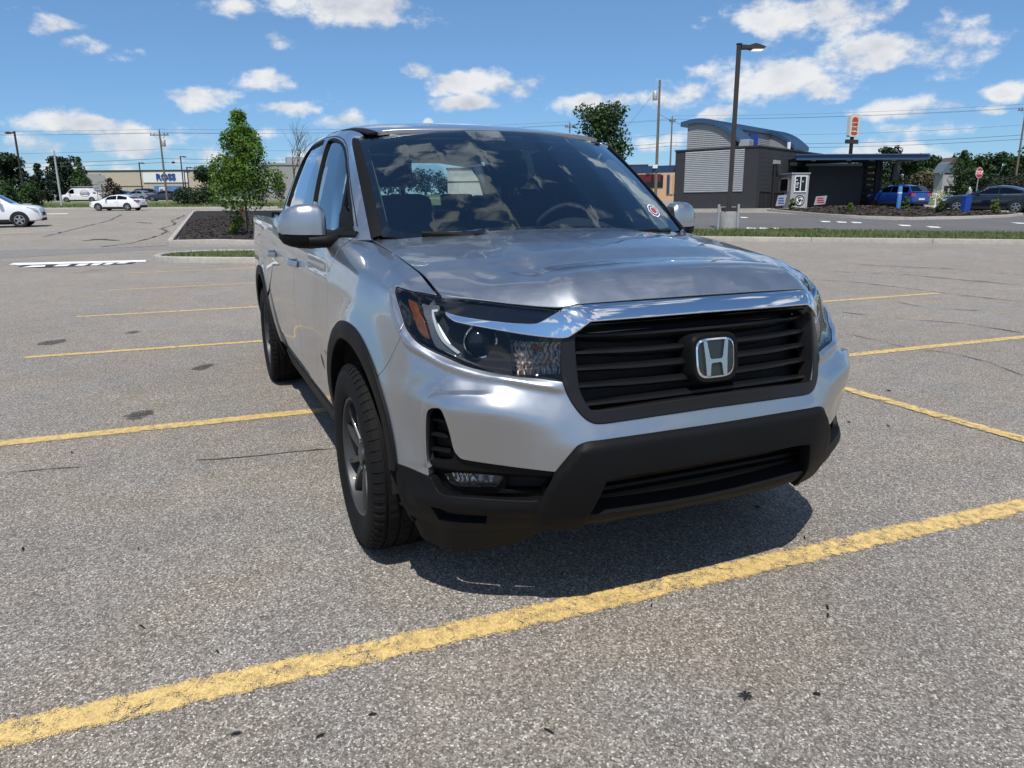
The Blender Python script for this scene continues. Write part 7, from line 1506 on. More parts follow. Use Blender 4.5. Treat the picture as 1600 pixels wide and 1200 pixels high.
# ---- cab side frames, windows
WF=[(.382,1.30),(.388,2.7),(.398,4.6),(.420,7.0),(.405,7.32),(.36,7.36),(.27,7.15),(.20,6.80),(.14,6.33),(.10,5.63),(.072,4.6),(.058,3.6),(.047,2.6),(.042,1.6),(.046,1.30)]
WR=[(.425,1.30),(.437,2.7),(.452,4.6),(.476,7.05),(.49,7.36),(.55,7.45),(.70,7.40),(.80,7.25),(.845,6.7),(.862,5.5),(.866,4.0),(.862,2.4),(.855,1.30)]
frame=[(.001,1.0),(.001,2),(.001,3.5),(.001,5),(.001,6.5),(.001,7.9),(.015,8.75),(.1,8.86),(.25,8.92),(.5,8.92),(.75,8.9),(.995,8.8),(.995,6),(.995,3),(.995,.9),(.5,.9),(.1,.95)]
for sg in (1,-1):
    cs=panel('cab_side',GREEN,sgl(frame,sg),M_PAINT,TR,GS,h=.022,flange=.02,holes=[sgl(WF,sg),sgl(WR,sg)],hflange=.02,round_=.003)
    panel('front_door_glass',GREEN,sgl(WF,sg),M_GLASSF,TR,GS,h=.03,off=-.010,flange=0)
    panel('rear_door_glass',GREEN,sgl(WR,sg),M_GLASS2,TR,GS,h=.03,off=-.010,flange=0)
    # black door pillar and window surrounds
    pil=[(.380,1.25),(.388,2.7),(.398,4.6),(.420,7.0),(.413,7.42),(.485,7.46),(.476,7.05),(.452,4.6),(.437,2.7),(.427,1.25)]
    panel('door_pillar',GREEN,sgl(pil,sg),M_GLOSSK,TR,GS,h=.03,off=.0035,flange=.012)
    for nm,wl in (('front_window_surround',WF),('rear_window_surround',WR)):
        pth=wl[1:-1] if nm[0]=='f' else wl[1:-1]
        s=np.array([q[0] for q in pth]);t=np.array([q[1] for q in pth])
        k=np.linspace(0,len(s)-1,60);s=np.interp(k,np.arange(len(s)),s);t=np.interp(k,np.arange(len(t)),t)
        P=GREEN.ev(s,t)*[1,sg,1];n=GREEN.normal(s,t)*[1,sg,1]
        sweep(nm,P-n*.002,[(-.008,-.008),(-.008,.004),(.008,.004),(.008,-.008)],M_BLACK,TR,n)
    # quarter-light bar
    s=np.linspace(.068,.100,12);t=np.linspace(4.3,1.3,12);P=GREEN.ev(s,t)*[1,sg,1];n=GREEN.normal(s,t)*[1,sg,1]
    sweep('quarter_bar',P-n*.004,[(-.011,-.008),(-.011,.005),(.011,.005),(.011,-.008)],M_BLACK,TR,n)
    # door frame seam, a dark line over the doors
    fs_=[(.028,1.6),(.034,2.6),(.045,3.7),(.062,4.9),(.088,6.0),(.125,6.7),(.19,7.25),(.27,7.62),(.37,7.83),(.55,7.9),(.75,7.85),(.88,7.6)]
    s=np.interp(np.linspace(0,11,70),np.arange(12),[q[0] for q in fs_]);t=np.interp(np.linspace(0,11,70),np.arange(12),[q[1] for q in fs_])
    P=GREEN.ev(s,t)*[1,sg,1];n=GREEN.normal(s,t)*[1,sg,1]
    sweep('door_seal',P-n*.001,[(-.0028,-.004),(-.0028,.0016),(.0028,.0016),(.0028,-.004)],M_DARK,TR,n)
    # belt moulding
    s=np.linspace(.03,.90,50);t=np.full(50,1.22);P=GREEN.ev(s,t)*[1,sg,1];n=GREEN.normal(s,t)*[1,sg,1]
    sweep('belt_moulding',P,[(-.016,-.012),(-.014,.010),(.010,.008),(.014,-.012)],M_BLACK,TR,n)
    # black pillar strip between windscreen and cab side
    V=[];F=[];tt=np.linspace(1.0,8.15,40)
    a=GREEN.ev(np.zeros(40),tt);r_=np.clip((a[:,2]-1.21)/(1.638-1.21),-.05,1.0);bq=SCREEN.ev(np.full(40,.752),np.clip(r_,0,1));nn=GREEN.normal(np.full(40,.02),tt)
    for i in range(40):
        A=a[i];Q=bq[i];m_=(A+Q)/2+np.array([.006,.010,.004])
        for q in (A,A+np.array([.006,.006,.003]),m_,Q+np.array([.006,.0,.006]),Q): V.append((q[0],q[1]*sg,q[2]))
    for i in range(39):
        for j in range(4): F.append((i*5+j,i*5+j+1,(i+1)*5+j+1,(i+1)*5+j))
    b=MB();b.add(V,F);b.build('pillar_strip',M_BLACK,TR,ang=50)
    # roof ditch moulding
    panel('roof_moulding',ROOF,sgl([(.606,.004),(.652,.004)] if 0 else [(.604,.004),(.64,.004),(.64,.99),(.604,.99)],sg),M_BLACK,TR,RS,h=.03,off=-.003,flange=.01)
# ---- windscreen, roof
wl=[(0,0),(.4,0),(.6,0),(.757,0),(.757,.25),(.757,.5),(.757,.75),(.757,.998),(.6,.998),(.3,.998),(0,.998)]
panel('windscreen',SCREEN,span(wl),M_GLASS,TR,WS,h=.04,flange=0)
fin_=[(0,.045),(.45,.045),(.66,.05),(.712,.075),(.722,.15),(.724,.5),(.722,.85),(.708,.915),(.66,.935),(.4,.935),(.17,.935),(.15,.90),(.13,.80),(.12,.78),(0,.78)]
panel('windscreen_border',SCREEN,span(wl),M_GLOSSK,TR,WS,h=.03,off=-.004,flange=0,holes=[span(fin_)])
rl=[(0,.003),(.3,.003),(.5,.003),(.602,.003)]+[(.602,r) for r in (.1,.3,.5,.7,.9)]+[(.602,.995),(.3,.995),(0,.995)]
panel('roof',ROOF,span(rl),M_PAINT,TR,RS,h=.03,flange=.02,gap=.001,round_=.003)
panel('headliner',ROOF,span(rl),M_LIGHTTRIM,TR,RS,h=.12,off=-.045,flange=0)
# cowl
V=[];F=[];ss=np.linspace(-.757,.757,40)
for s in ss:
    a=SCREEN.ev(np.array(abs(s)),np.array(.01));h_=HOOD.ev(np.array(abs(s)*.98),np.array(.985))
    V+=[(a[0]+.004,s and a[1]*np.sign(s),a[2]-.006),(h_[0],h_[1]*(1 if s>=0 else -1),h_[2]-.022)]
for i in range(39): F.append((2*i,2*i+1,2*i+3,2*i+2))
b=MB();b.add(V,F);b.build('cowl_panel',M_BLACK,TR,smooth=True)
for sg,pts in ((1,[(.62,.0),(.35,.018),(.05,.032),(-.05,.032)]),(-1,[(-.02,.004),(-.25,.022),(-.50,.032),(-.60,.03)])):
    s=np.interp(np.linspace(0,3,16),range(4),[q[0] for q in pts]);t=np.interp(np.linspace(0,3,16),range(4),[q[1] for q in pts])
    P=SCREEN.ev(np.abs(s),t);P[:,1]*=np.where(s<0,-1,1);n=SCREEN.normal(np.abs(s),t);n[:,1]*=np.where(s<0,-1,1)
    w=sweep('wiper',P+n*.012,[(-.010,-.006),(-.006,.008),(.006,.008),(.010,-.006)],M_BLACK,TR,n)
    MB().tube([P[0]+n[0]*.0-np.array([-.05,0,.02]),P[2]+n[2]*.025,P[8]+n[8]*.026],[.012,.009,.006],8).build('wiper_arm',M_BLACK,w,ang=40)
# sticker low on the driver's side of the screen
def sticker():
    s0,t0=.628,.20
    def disc(r,off,m,nm,par,squash=1):
        a=np.linspace(0,2*math.pi,28,endpoint=False);rr=r*(1+.06*np.cos(8*a)) if nm=='window_sticker' else r
        s=s0+rr*np.cos(a)*.9;t=t0+rr*np.sin(a)/.72
        return panel(nm,SCREEN,[(float(x),float(y)) for x,y in zip(s,t)],m,par,WS,h=.01,off=off,flange=0)
    w=disc(.042,.0012,mat('sticker_white',(.75,.76,.8),.5,var=.03),'window_sticker',TR)
    disc(.036,.0018,mat('sticker_navy',(.05,.055,.12),.5,var=.03),'sticker_band',w)
    disc(.026,.0024,mat('sticker_pale',(.55,.57,.62),.5,var=.03),'sticker_circle',w)
    disc(.020,.003,mat('sticker_red',(.33,.035,.05),.5,var=.03),'sticker_centre',w)
sticker()
# ---- mirrors
def door_mirror(sg):
    # shell as a lofted, rounded box: sections from the arm outwards
    def sec(y,xc,zc,w,h,k=3.2,n=28):
        return [(xc+w*np.sign(math.cos(t))*abs(math.cos(t))**(2/k),y,zc+h*np.sign(math.sin(t))*abs(math.sin(t))**(2/k)) for t in np.linspace(0,2*math.pi,n,endpoint=False)]
    S=[(.918,-.615,1.238,.03,.055),(.926,-.615,1.242,.052,.080),(.945,-.617,1.247,.060,.091),(.985,-.622,1.250,.064,.096),(1.035,-.632,1.249,.062,.092),(1.072,-.645,1.246,.054,.081),(1.098,-.657,1.242,.041,.064),(1.112,-.666,1.239,.024,.040),(1.118,-.67,1.237,.004,.006)]
    Y=np.linspace(0,len(S)-1,40);S2=[[np.interp(y,range(len(S)),[q[k] for q in S]) for k in range(5)] for y in Y]
    n=28;V=[];F=[];mi=[]
    for q in S2: V+=[(x,sg*y,z) for x,y,z in sec(*q)]
    for i in range(len(S2)-1):
        for j in range(n):
            F.append((i*n+j,i*n+(j+1)%n,(i+1)*n+(j+1)%n,(i+1)*n+j))
    F.append(tuple(range(n)));F.append(tuple((len(S2)-1)*n+j for j in range(n)))
    Va=np.array(V);cut=np.array([np.mean([Va[k] for k in f],0) for f in F])
    zc=1.246+.0*cut[:,0]
    up_=[f for f,c in zip(F,cut) if c[2]>=1.222];dn=[f for f,c in zip(F,cut) if c[2]<1.222]
    b=MB();b.add(V,up_);o=b.build('door_mirror',M_PAINT,TR,ang=50)
    bm=bmesh.new();bm.from_mesh(o.data);bmesh.ops.delete(bm,geom=[v for v in bm.verts if not v.link_faces],context='VERTS');bm.to_mesh(o.data);bm.free()
    V2=[(x*1.0+( -.004 if 0 else 0),y,z-.004) for x,y,z in V]
    b=MB();b.add(V2,dn);q=b.build('mirror_base',M_BLACK,o,ang=50)
    bm=bmesh.new();bm.from_mesh(q.data);bmesh.ops.delete(bm,geom=[v for v in bm.verts if not v.link_faces],context='VERTS');bm.to_mesh(q.data);bm.free()
    b=MB();b.add([(x-.5*0,y,z) for x,y,z in []],[])
    V=[];
    for y,x,z,w,h in ((1.0,-.61,1.185,.055,.028),(.93,-.60,1.183,.062,.030),(.885,-.575,1.196,.075,.034),(.84,-.55,1.212,.10,.045)): V.append([(xx,sg*yy,zz) for xx,yy,zz in sec(y,x,z,w,h,2.6,16)])
    VV=[v for r in V for v in r];FF=[(i*16+j,i*16+(j+1)%16,(i+1)*16+(j+1)%16,(i+1)*16+j) for i in range(3) for j in range(16)]+[tuple(range(16))]
    b=MB();b.add(VV,FF);b.build('mirror_arm',M_BLACK,o,ang=60)
    b=MB();b.add([(-.688,sg*.915,1.17),(-.70,sg*1.085,1.185),(-.70,sg*1.085,1.305),(-.690,sg*.915,1.315)],[(0,1,2,3)]);b.build('mirror_glass',M_CHROME,o)
    # sail piece at the front corner of the window
    b=MB();P=[GREEN.ev(np.array(s),np.array(t))*np.array([1,sg,1])+GREEN.normal(np.array(s),np.array(t))*np.array([1,sg,1])*.004 for s,t in ((.035,1.15),(.10,1.15),(.098,2.2),(.082,2.75),(.05,2.3))]
    b.add(P,[(0,1,2,3,4)]);b.build('mirror_sail',M_BLACK,o)
both(door_mirror)
# ---- door handles
def handle(x,sg):
    s=2.15-(x+.55) if x>-1 else 2.60-(x+1.0);q=B.inv((0,2),[(x,1.035)],2,4.3)[0];P0=B.ev(*map(np.array,q));n=B.normal(*map(np.array,q));P=[];Nn=[]
    for k in np.linspace(-1,1,15):
        a=B.ev(np.array(q[0]+.11*k),np.array(q[1]));out=.040*(1-abs(k)**4)+.002;a=a+n*out;a[1]*=sg;P.append(a);m=n.copy();m[1]*=sg;Nn.append(m)
    h=sweep('door_handle',P,[(-.016,-.006),(-.014,.006),(0,.010),(.014,.006),(.016,-.006),(0,-.009)],M_PAINT,TR,Nn,ang=60)
    V=[];F=[];c=B.ev(*map(np.array,q))+n*.0015
    for k in range(20):
        a=2*math.pi*k/20;V.append((c[0]+.062*math.cos(a)+.03*0,(c[1])*sg,c[2]+.030*math.sin(a)))
    b=MB();b.add(V,[tuple(range(20))]);b.build('handle_cup',M_SATIN,h)
for sg in (1,-1):
    for x in (-1.40,-2.36): handle(x,sg)
# ---- cabin
def rbox(name,a,b,m,par,bev=.02):
    x=MB();x.box(a,b);return x.build(name,m,par,bev=bev,ang=50)
rbox('cabin_floor',(-2.58,-.80,.40),(-.30,.80,.46),M_INT,TR)
V=[];F=[]
for i,y in enumerate(np.linspace(-.76,.76,17)):
    dx=.12*(abs(y)/.76)**2;V+=[(-.10-dx,y,1.175),(-.45-dx*.5,y,1.205+.0*y),(-.68,y,1.20),(-.78,y,1.13),(-.76,y,.85),(-.2,y,.8)]
for i in range(16):
    for j in range(5): F.append((i*6+j,(i+1)*6+j,(i+1)*6+j+1,i*6+j+1))
b=MB();b.add(V,F);b.build('dashboard',M_INT,TR,ang=40)
V=[];F=[]
for i,x in enumerate(np.linspace(0,1,9)):
    yy=.17+.42*x;V+=[(-.46,yy,1.206),(-.60,yy,1.21+.055*math.sin(math.pi*x)),(-.70,yy,1.21+.06*math.sin(math.pi*x)),(-.74,yy,1.15)]
for i in range(8):
    for j in range(3): F.append((i*4+j,(i+1)*4+j,(i+1)*4+j+1,i*4+j+1))
b=MB();b.add(V,F);b.build('instrument_hood',M_INT,TR,ang=50)
def seat(y,x,w,par=TR,hr=1):
    b=MB();b.box((x-.02,y-w,.62),(x+.50,y+w,.80));st=b.build('seat',M_SEAT,par,bev=.05,ang=60)
    b=MB();b.prism([(x-.02,.74),(x+.10,.74),(x-.08,1.36),(x-.13,1.40),(x-.22,1.38)],y-w*.95,y+w*.95);b.build('seat_back',M_SEAT,st,bev=.04,ang=60)
    if hr:
        b=MB();b.prism([(x-.14,1.44),(x-.06,1.46),(x-.09,1.60),(x-.13,1.62),(x-.19,1.60),(x-.2,1.46)],y-.13,y+.13);b.build('headrest',M_SEAT,st,bev=.03,ang=60)
        MB().tube([(x-.14,y-.06,1.36),(x-.13,y-.06,1.48)],.006,6).tube([(x-.14,y+.06,1.36),(x-.13,y+.06,1.48)],.006,6).build('headrest_post',M_SATIN,st)
for y in (-.37,.37): seat(y,-1.42,.26)
b=MB();b.box((-2.40,-.66,.62),(-1.92,.66,.82));rs=b.build('rear_seat',M_SEAT,TR,bev=.05,ang=60)
b=MB();b.prism([(-2.42,.78),(-2.30,.78),(-2.44,1.30),(-2.56,1.30)],-.66,.66);b.build('seat_back',M_SEAT,rs,bev=.04,ang=60)
for y in (-.38,0,.38):
    b=MB();b.prism([(-2.52,1.32),(-2.45,1.32),(-2.47,1.42),(-2.54,1.42)],y-.12,y+.12);b.build('headrest',M_SEAT,rs,bev=.02,ang=60)
# steering wheel
b=MB();c=Vector((-.86,.40,1.165));ax=Vector((-.90,0,.44)).normalized();e1=Vector((0,1,0));e2=ax.cross(e1)
b.tube([c+(e1*math.cos(t)+e2*math.sin(t))*.185 for t in np.linspace(0,2*math.pi,41)],.015,8,cap=False)
sw=b.build('steering_wheel',M_INT,TR,ang=60)
b=MB();b.tube([c-ax*.02,c+ax*.02],[.07,.06],14)
for t in (0,math.pi,-math.pi/2): b.tube([c,c+(e1*math.cos(t)+e2*math.sin(t))*.18],.014,6)
b.build('wheel_hub',M_INT,sw,ang=40)
# interior mirror, pale pillar trims, door cards, rear wall with window
MB().prism([(-.13,1.545),(.13,1.545),(.135,1.60),(.12,1.615),(-.12,1.615),(-.135,1.60)],-.80,-.835,'yz').build('interior_mirror',M_INT,TR,bev=.008,ang=40)
MB().tube([(-.80,0,1.60),(-.76,0,1.655)],.012,8).build('mirror_stalk',M_INT,TR)
MB().prism([(-.09,1.60),(.09,1.60),(.09,1.665),(-.09,1.665)],-.70,-.80,'yz').build('camera_pod',M_INT,TR,bev=.01)
for sg in (1,-1):
    V=[];F=[];tt=np.linspace(.02,.97,14)
    for t in tt:
        a=SCREEN.ev(np.array(.735),np.array(t))-SCREEN.normal(np.array(.735),np.array(t))*.02
        q=a+np.array([-.11,-.012 if 1 else 0,-.01]);V+=[(a[0],a[1]*sg,a[2]),((a[0]+q[0])/2,(a[1]-.035)*sg,(a[2]+q[2])/2-.01),(q[0],(q[1]+.0)*sg,q[2])]
    for i in range(13):
        for j in range(2): F.append((i*3+j,i*3+j+1,(i+1)*3+j+1,(i+1)*3+j))
    b=MB();b.add(V,F);b.build('pillar_trim',M_LIGHTTRIM,TR,ang=60)
    b=MB();b.box((-2.58,sg*.80-.015,.45),(-.45,sg*.80+.015,1.20));b.build('door_card',M_INT,TR,bev=.01)
    b=MB();b.tube([(-1.62,sg*.62,1.66),(-1.60,sg*.75,1.2)],[.05,.06],8);b.build('pillar_trim',M_INT,TR,ang=60)
    b=MB();b.prism([(-2.60,1.2),(-2.42,1.2),(-2.40,1.50),(-2.60,1.55)],sg*.70,sg*.755);b.build('pillar_trim',M_LIGHTTRIM,TR)
    # sun visor
    b=MB();b.box((-.98,sg*.34-.21,1.645),(-.82,sg*.34+.21,1.665));b.build('sun_visor',M_LIGHTTRIM,TR,bev=.006)
def ringwall():
    # back of the cab: sheet with an opening, plus the glass
    O_=[(-.86,1.12),(.86,1.12),(.755,1.45),(.665,1.60),(.58,1.675),(.3,1.715),(-.3,1.715),(-.58,1.675),(-.665,1.60),(-.755,1.45)]
    I_=[(-.66,1.34),(.66,1.34),(.60,1.53),(.54,1.61),(.3,1.64),(-.3,1.64),(-.54,1.61),(-.60,1.53)]
    r=delaunay_2d_cdt([Vector(q) for q in O_+I_],[(i,(i+1)%10) for i in range(10)]+[(10+i,10+(i+1)%8) for i in range(8)],[],0,1e-6)
    W=np.array([tuple(v) for v in r[0]]);T=[f for f in r[2]];C=np.array([W[list(f)].mean(0) for f in T]);ok=pip(np.array(O_),C)&~pip(np.array(I_),C)
    X=-2.615
    b=MB();b.add([(X,a,z) for a,z in W],[tuple(f) for f,k in zip(T,ok) if k]);b.add([(X+.04,a,z) for a,z in W],[tuple(f) for f,k in zip(T,ok) if k]);cw=b.build('cab_back',M_PAINT,TR)
    b=MB();b.add([(X-.002,a*1.03,1.34+(z-1.34)*1.03-.005) for a,z in I_],[tuple(range(8))]);b.build('rear_window',glassmat('rear_glass',(.85,.92,.9),boost=1),TR)
    MB().box((X+.006,-.02,1.34),(X+.016,.02,1.65)).build('window_bar',M_BLACK,cw)
    MB().box((-2.63,-.86,.5),(-2.60,.86,1.14)).build('cab_bulkhead',M_INT,cw)
ringwall()
# ---- load bed
MB().box((-4.26,-.74,.80),(-2.66,.74,.86)).build('bed_floor',M_BLACK,TR)
for sg in (1,-1):
    MB().box((-4.24,sg*.80-.06,.86),(-2.66,sg*.80+.06,1.285)).build('bed_liner',M_BLACK,TR,bev=.02,ang=40)
    s=np.linspace(4.15,5.84,30);P=B.ev(s,np.full(30,10.9))*[1,sg,1]
    sweep('bed_rail',P+np.array([0,-.03*sg,.004]),[(-.05,-.02),(-.045,.012),(.045,.012),(.05,-.02)],M_BLACK,TR,np.array([[0,0,1.]]*30))
    b=MB();V=[];tl_=[(5.93,5.5),(6.04,5.5),(6.04,10.2),(5.95,10.2),(5.92,9.6),(5.92,6.0)]
    panel('tail_lamp',B,sgl(tl_,sg),M_RED,TR,BS,h=.04,off=.006,flange=.02)
MB().box((-4.37,-.74,.66),(-4.30,.74,1.30)).build('tailgate',M_PAINT,TR,bev=.02,ang=40)
MB().box((-4.45,-.90,.40),(-4.30,.90,.62)).build('rear_bumper',M_BLACK,TR,bev=.04,ang=40)
MB().box((-4.2,-.66,.30),(.72,.66,.42)).build('underbody',M_DARK,TR)  # underside box, lengthened forward to block sunlight leaking under the bumper
# roof fin
MB().prism([(-2.05,1.795),(-2.42,1.785),(-2.40,1.83),(-2.33,1.85),(-2.25,1.842)],-.022,.022).build('roof_fin',M_PAINT,TR,bev=.008,ang=50)
# ---- wheels
def make_wheel():
    yo=.118                                    # outward is +y
    prof=[(.232,.098),(.240,.112),(.262,.122),(.30,.127),(.335,.124),(.353,.114),(.3645,.100)]
    for gy_ in (.072,.026,-.026,-.072): prof+=[(.3705,gy_+.010),(.3705,gy_+.006),(.3620,gy_+.005),(.3620,gy_-.005),(.3705,gy_-.006),(.3705,gy_-.010)]
    prof+=[(.3645,-.100),(.353,-.114),(.335,-.124),(.30,-.127),(.262,-.122),(.240,-.112),(.232,-.098)]
    b=MB();b.lathe(prof,64,'y');root=b.build('wheel',M_RUB,None,ang=35)
    # shoulder lugs and block edges
    b=MB()
    for k in range(60):
        for sd_ in (1,-1):
            a=2*math.pi*(k+(.25 if sd_<0 else 0))/60;ca,sa=math.cos(a),math.sin(a);da=.034 if k%2 else .030
            def pt(r,y,t): return (r*math.cos(a+t),y,r*math.sin(a+t))
            y0,y1=sd_*.084,sd_*.116
            V=[pt(.3722,y0,-da),pt(.3722,y0,da*.6),pt(.3655,sd_*.1065,da*.7),pt(.3655,sd_*.1065,-da*.8),pt(.350,sd_*.1215,da*.7),pt(.350,sd_*.1215,-da*.8),pt(.35,y0,-da),pt(.35,y0,da*.6)]
            b.add(V,[(0,1,2,3),(3,2,4,5),(0,3,5,6),(1,7,4,2),(0,6,7,1)])
            for yc in (.049,0.0):
                y0,y1=sd_*(yc-.014),sd_*(yc+.014)
                if yc==0 and sd_<0: continue
                V=[pt(.3722,y0,-da*.85),pt(.3722,y0,da*.5),pt(.3722,y1,da*.85),pt(.3722,y1,-da*.5),pt(.36,y0,-da*.85),pt(.36,y0,da*.5),pt(.36,y1,da*.85),pt(.36,y1,-da*.5)]
                b.add(V,[(0,1,2,3),(0,4,5,1),(1,5,6,2),(2,6,7,3),(3,7,4,0)])
    lab(b.build('tread',M_RUB,root),kind='stuff')
    b=MB();b.lathe([(.236,.096),(.238,.106),(.232,.109),(.226,.104),(.221,.085),(.215,.05),(.205,-.05),(.222,-.095),(.236,-.105)],64,'y');b.build('rim',M_RIM,root,ang=35)
    b=MB();b.lathe([(.165,.012),(.165,.024),(.075,.024),(.075,.012)],40,'y',close=True);b.build('brake_disc',M_DISC,root,ang=35)
    b=MB();b.prism([(-.17,-.05),(-.10,-.07),(-.10,.07),(-.17,.05)],-.02,.045);b.build('brake_caliper',M_DARK,root,bev=.01)
    for k in range(5):
        a=math.pi/2+2*math.pi*k/5+.12
        b=MB();V=[];F=[]
        # each spoke: broad at the hub, opening in two blades towards the rim
        for sd_ in (1,-1):
            st=[];rr=[.030,.07,.11,.15,.19,.222]
            for r in rr:
                f=(r-.03)/.192;w=.030-.006*f;cen=sd_*(.012+.052*f**1.25);yy=.070+.018*math.sin(f*math.pi*.55);th=.030
                st.append([(cen-w*.55,yy-.010),(cen-w*.40,yy+.004),(cen+w*.40,yy+.004),(cen+w*.55,yy-.010),(cen+w*.5,yy-th),(cen-w*.5,yy-th)])
            n0=len(V)
            for r,s6 in zip(rr,st):
                for t_,y_ in s6:
                    V.append((r*math.cos(a)-t_*math.sin(a),y_,r*math.sin(a)+t_*math.cos(a)))
            for i in range(len(rr)-1):
                for j in range(6): F.append((n0+i*6+j,n0+i*6+(j+1)%6,n0+(i+1)*6+(j+1)%6,n0+(i+1)*6+j))
            F.append(tuple(n0+j for j in range(6)));F.append(tuple(n0+(len(rr)-1)*6+j for j in range(6)))
        b.add(V,F);b.build('spoke',M_RIM,root,ang=30)
        an=a+math.pi/5;b=MB();b.tube([(.057*math.cos(an),.058,.057*math.sin(an)),(.057*math.cos(an),.082,.057*math.sin(an))],.010,6);b.build('wheel_nut',M_SATIN,root)
    b=MB();b.lathe([(.036,.05),(.036,.084),(.032,.089),(.0005,.090)],32,'y');b.lathe([(.075,.03),(.075,.064),(.06,.070),(.036,.071)],32,'y');b.build('hub_cap',M_RIM,root,ang=30)
    return root
w0=make_wheel();w0.parent=TR
first=True
for x in (0,-3.18):
    for sg in (1,-1):
        w=w0 if first else copy_tree(w0,TR);first=False
        w.location=(x,sg*.860,.370);w.rotation_euler=(0,R({(0,1):20,(0,-1):-8,(-3.18,1):50,(-3.18,-1):33}[(x,sg)]),0 if sg>0 else math.pi)
# ================================================================ litter and cracks on the lot
def crack(name,pts,w,label=None,m=None,lift=.003):
    rg=np.random.default_rng(int(abs(pts[0][0]*131))+7);P=np.array(pts,float);d=np.r_[0,np.cumsum(np.linalg.norm(np.diff(P,axis=0),axis=1))];n=max(8,int(d[-1]/.12));t=np.linspace(0,d[-1],n);X_=np.interp(t,d,P[:,0]);Y=np.interp(t,d,P[:,1]);k=np.convolve(rg.normal(0,1,n+8),np.ones(5)/5,'same')[4:n+4];sc=min(.10,d[-1]*.02);X_=X_+k*sc*.6;Y=Y+np.roll(k,3)*sc
    T=np.stack([np.gradient(X_),np.gradient(Y)],1);T/=np.maximum(np.linalg.norm(T,axis=1,keepdims=True),1e-6);Nn=np.stack([-T[:,1],T[:,0]],1);V=[];F=[]
    ww=w*np.clip(.55+.45*rg.normal(0,1,n),.12,1.6);ww[0]=ww[-1]=w*.1
    for i in range(n):
        for sg in (-1,1): V.append(wp(X_[i]+Nn[i,0]*sg*ww[i]/2,Y[i]+Nn[i,1]*sg*ww[i]/2,lift))
    for i in range(n-1):F.append((2*i,2*i+2,2*i+3,2*i+1))
    o=mesh(name,V,F,m or M_CRACK);o['kind']='structure'
    bm=bmesh.new();bm.from_mesh(o.data)
    for f in bm.faces:
        if f.normal.z<0:f.normal_flip()
    bm.to_mesh(o.data);bm.free()
M_CRACK=mat('crack_fill',(.045,.042,.040),.9,var=.3,vscale=20)
M_MOSS=mat('crack_moss',(.10,.09,.035),.95,var=.4,vscale=20)
crack('ground_crack',[(-2.66,3.57),(-2.40,3.63),(-2.12,3.68)],.010)
crack('ground_crack',[(-1.86,3.73),(-1.45,3.80),(-1.19,3.88),(-0.95,3.94)],.012)
crack('crack_moss',[(-1.72,3.74),(-1.58,3.77),(-1.36,3.82)],.016,m=M_MOSS,lift=.004)
crack('crack_moss',[(-1.19,3.88),(-1.09,3.92)],.014,m=M_MOSS,lift=.004)
crack('crack_moss',[(-2.44,3.62),(-2.38,3.64)],.018,m=M_MOSS,lift=.004)
crack('ground_crack',[(5.39,12.68),(5.86,12.37),(6.38,11.17),(7.01,9.93)],.05)
crack('ground_crack',[(6.14,14.04),(7.24,13.34),(8.27,11.79)],.045)
crack('ground_crack',[(6.86,15.43),(8.51,14.33),(9.25,13.21)],.05)
crack('ground_crack',[(4.14,9.18),(4.57,8.58),(5.11,8.21),(5.38,7.56)],.028)
crack('ground_crack',[(5.28,10.15),(5.39,9.52),(5.95,9.09)],.03)
crack('ground_crack',[(3.51,7.64),(3.74,6.73),(4.01,6.48)],.014)
crack('ground_crack',[(4.01,6.48),(4.08,6.09),(4.03,5.58)],.016)
crack('ground_crack',[(-14.05,20.36),(-12.08,20.61),(-10.09,21.78)],.10)
crack('ground_crack',[(-16.57,26.43),(-18.63,31.99),(-21.34,39.66),(-25.83,49.70)],.14)
crack('ground_crack',[(-11.84,21.47),(-11.74,22.94),(-12.37,25.97),(-13.40,29.07),(-14.59,30.99),(-15.91,35.46),(-17.75,39.09),(-20.67,47.59)],.16)
crack('ground_crack',[(-13.93,24.11),(-13.65,24.82),(-12.76,24.14)],.55,m=M_CRACK)
crack('ground_crack',[(-19.76,37.31),(-18.91,37.85),(-17.53,36.32)],.35)
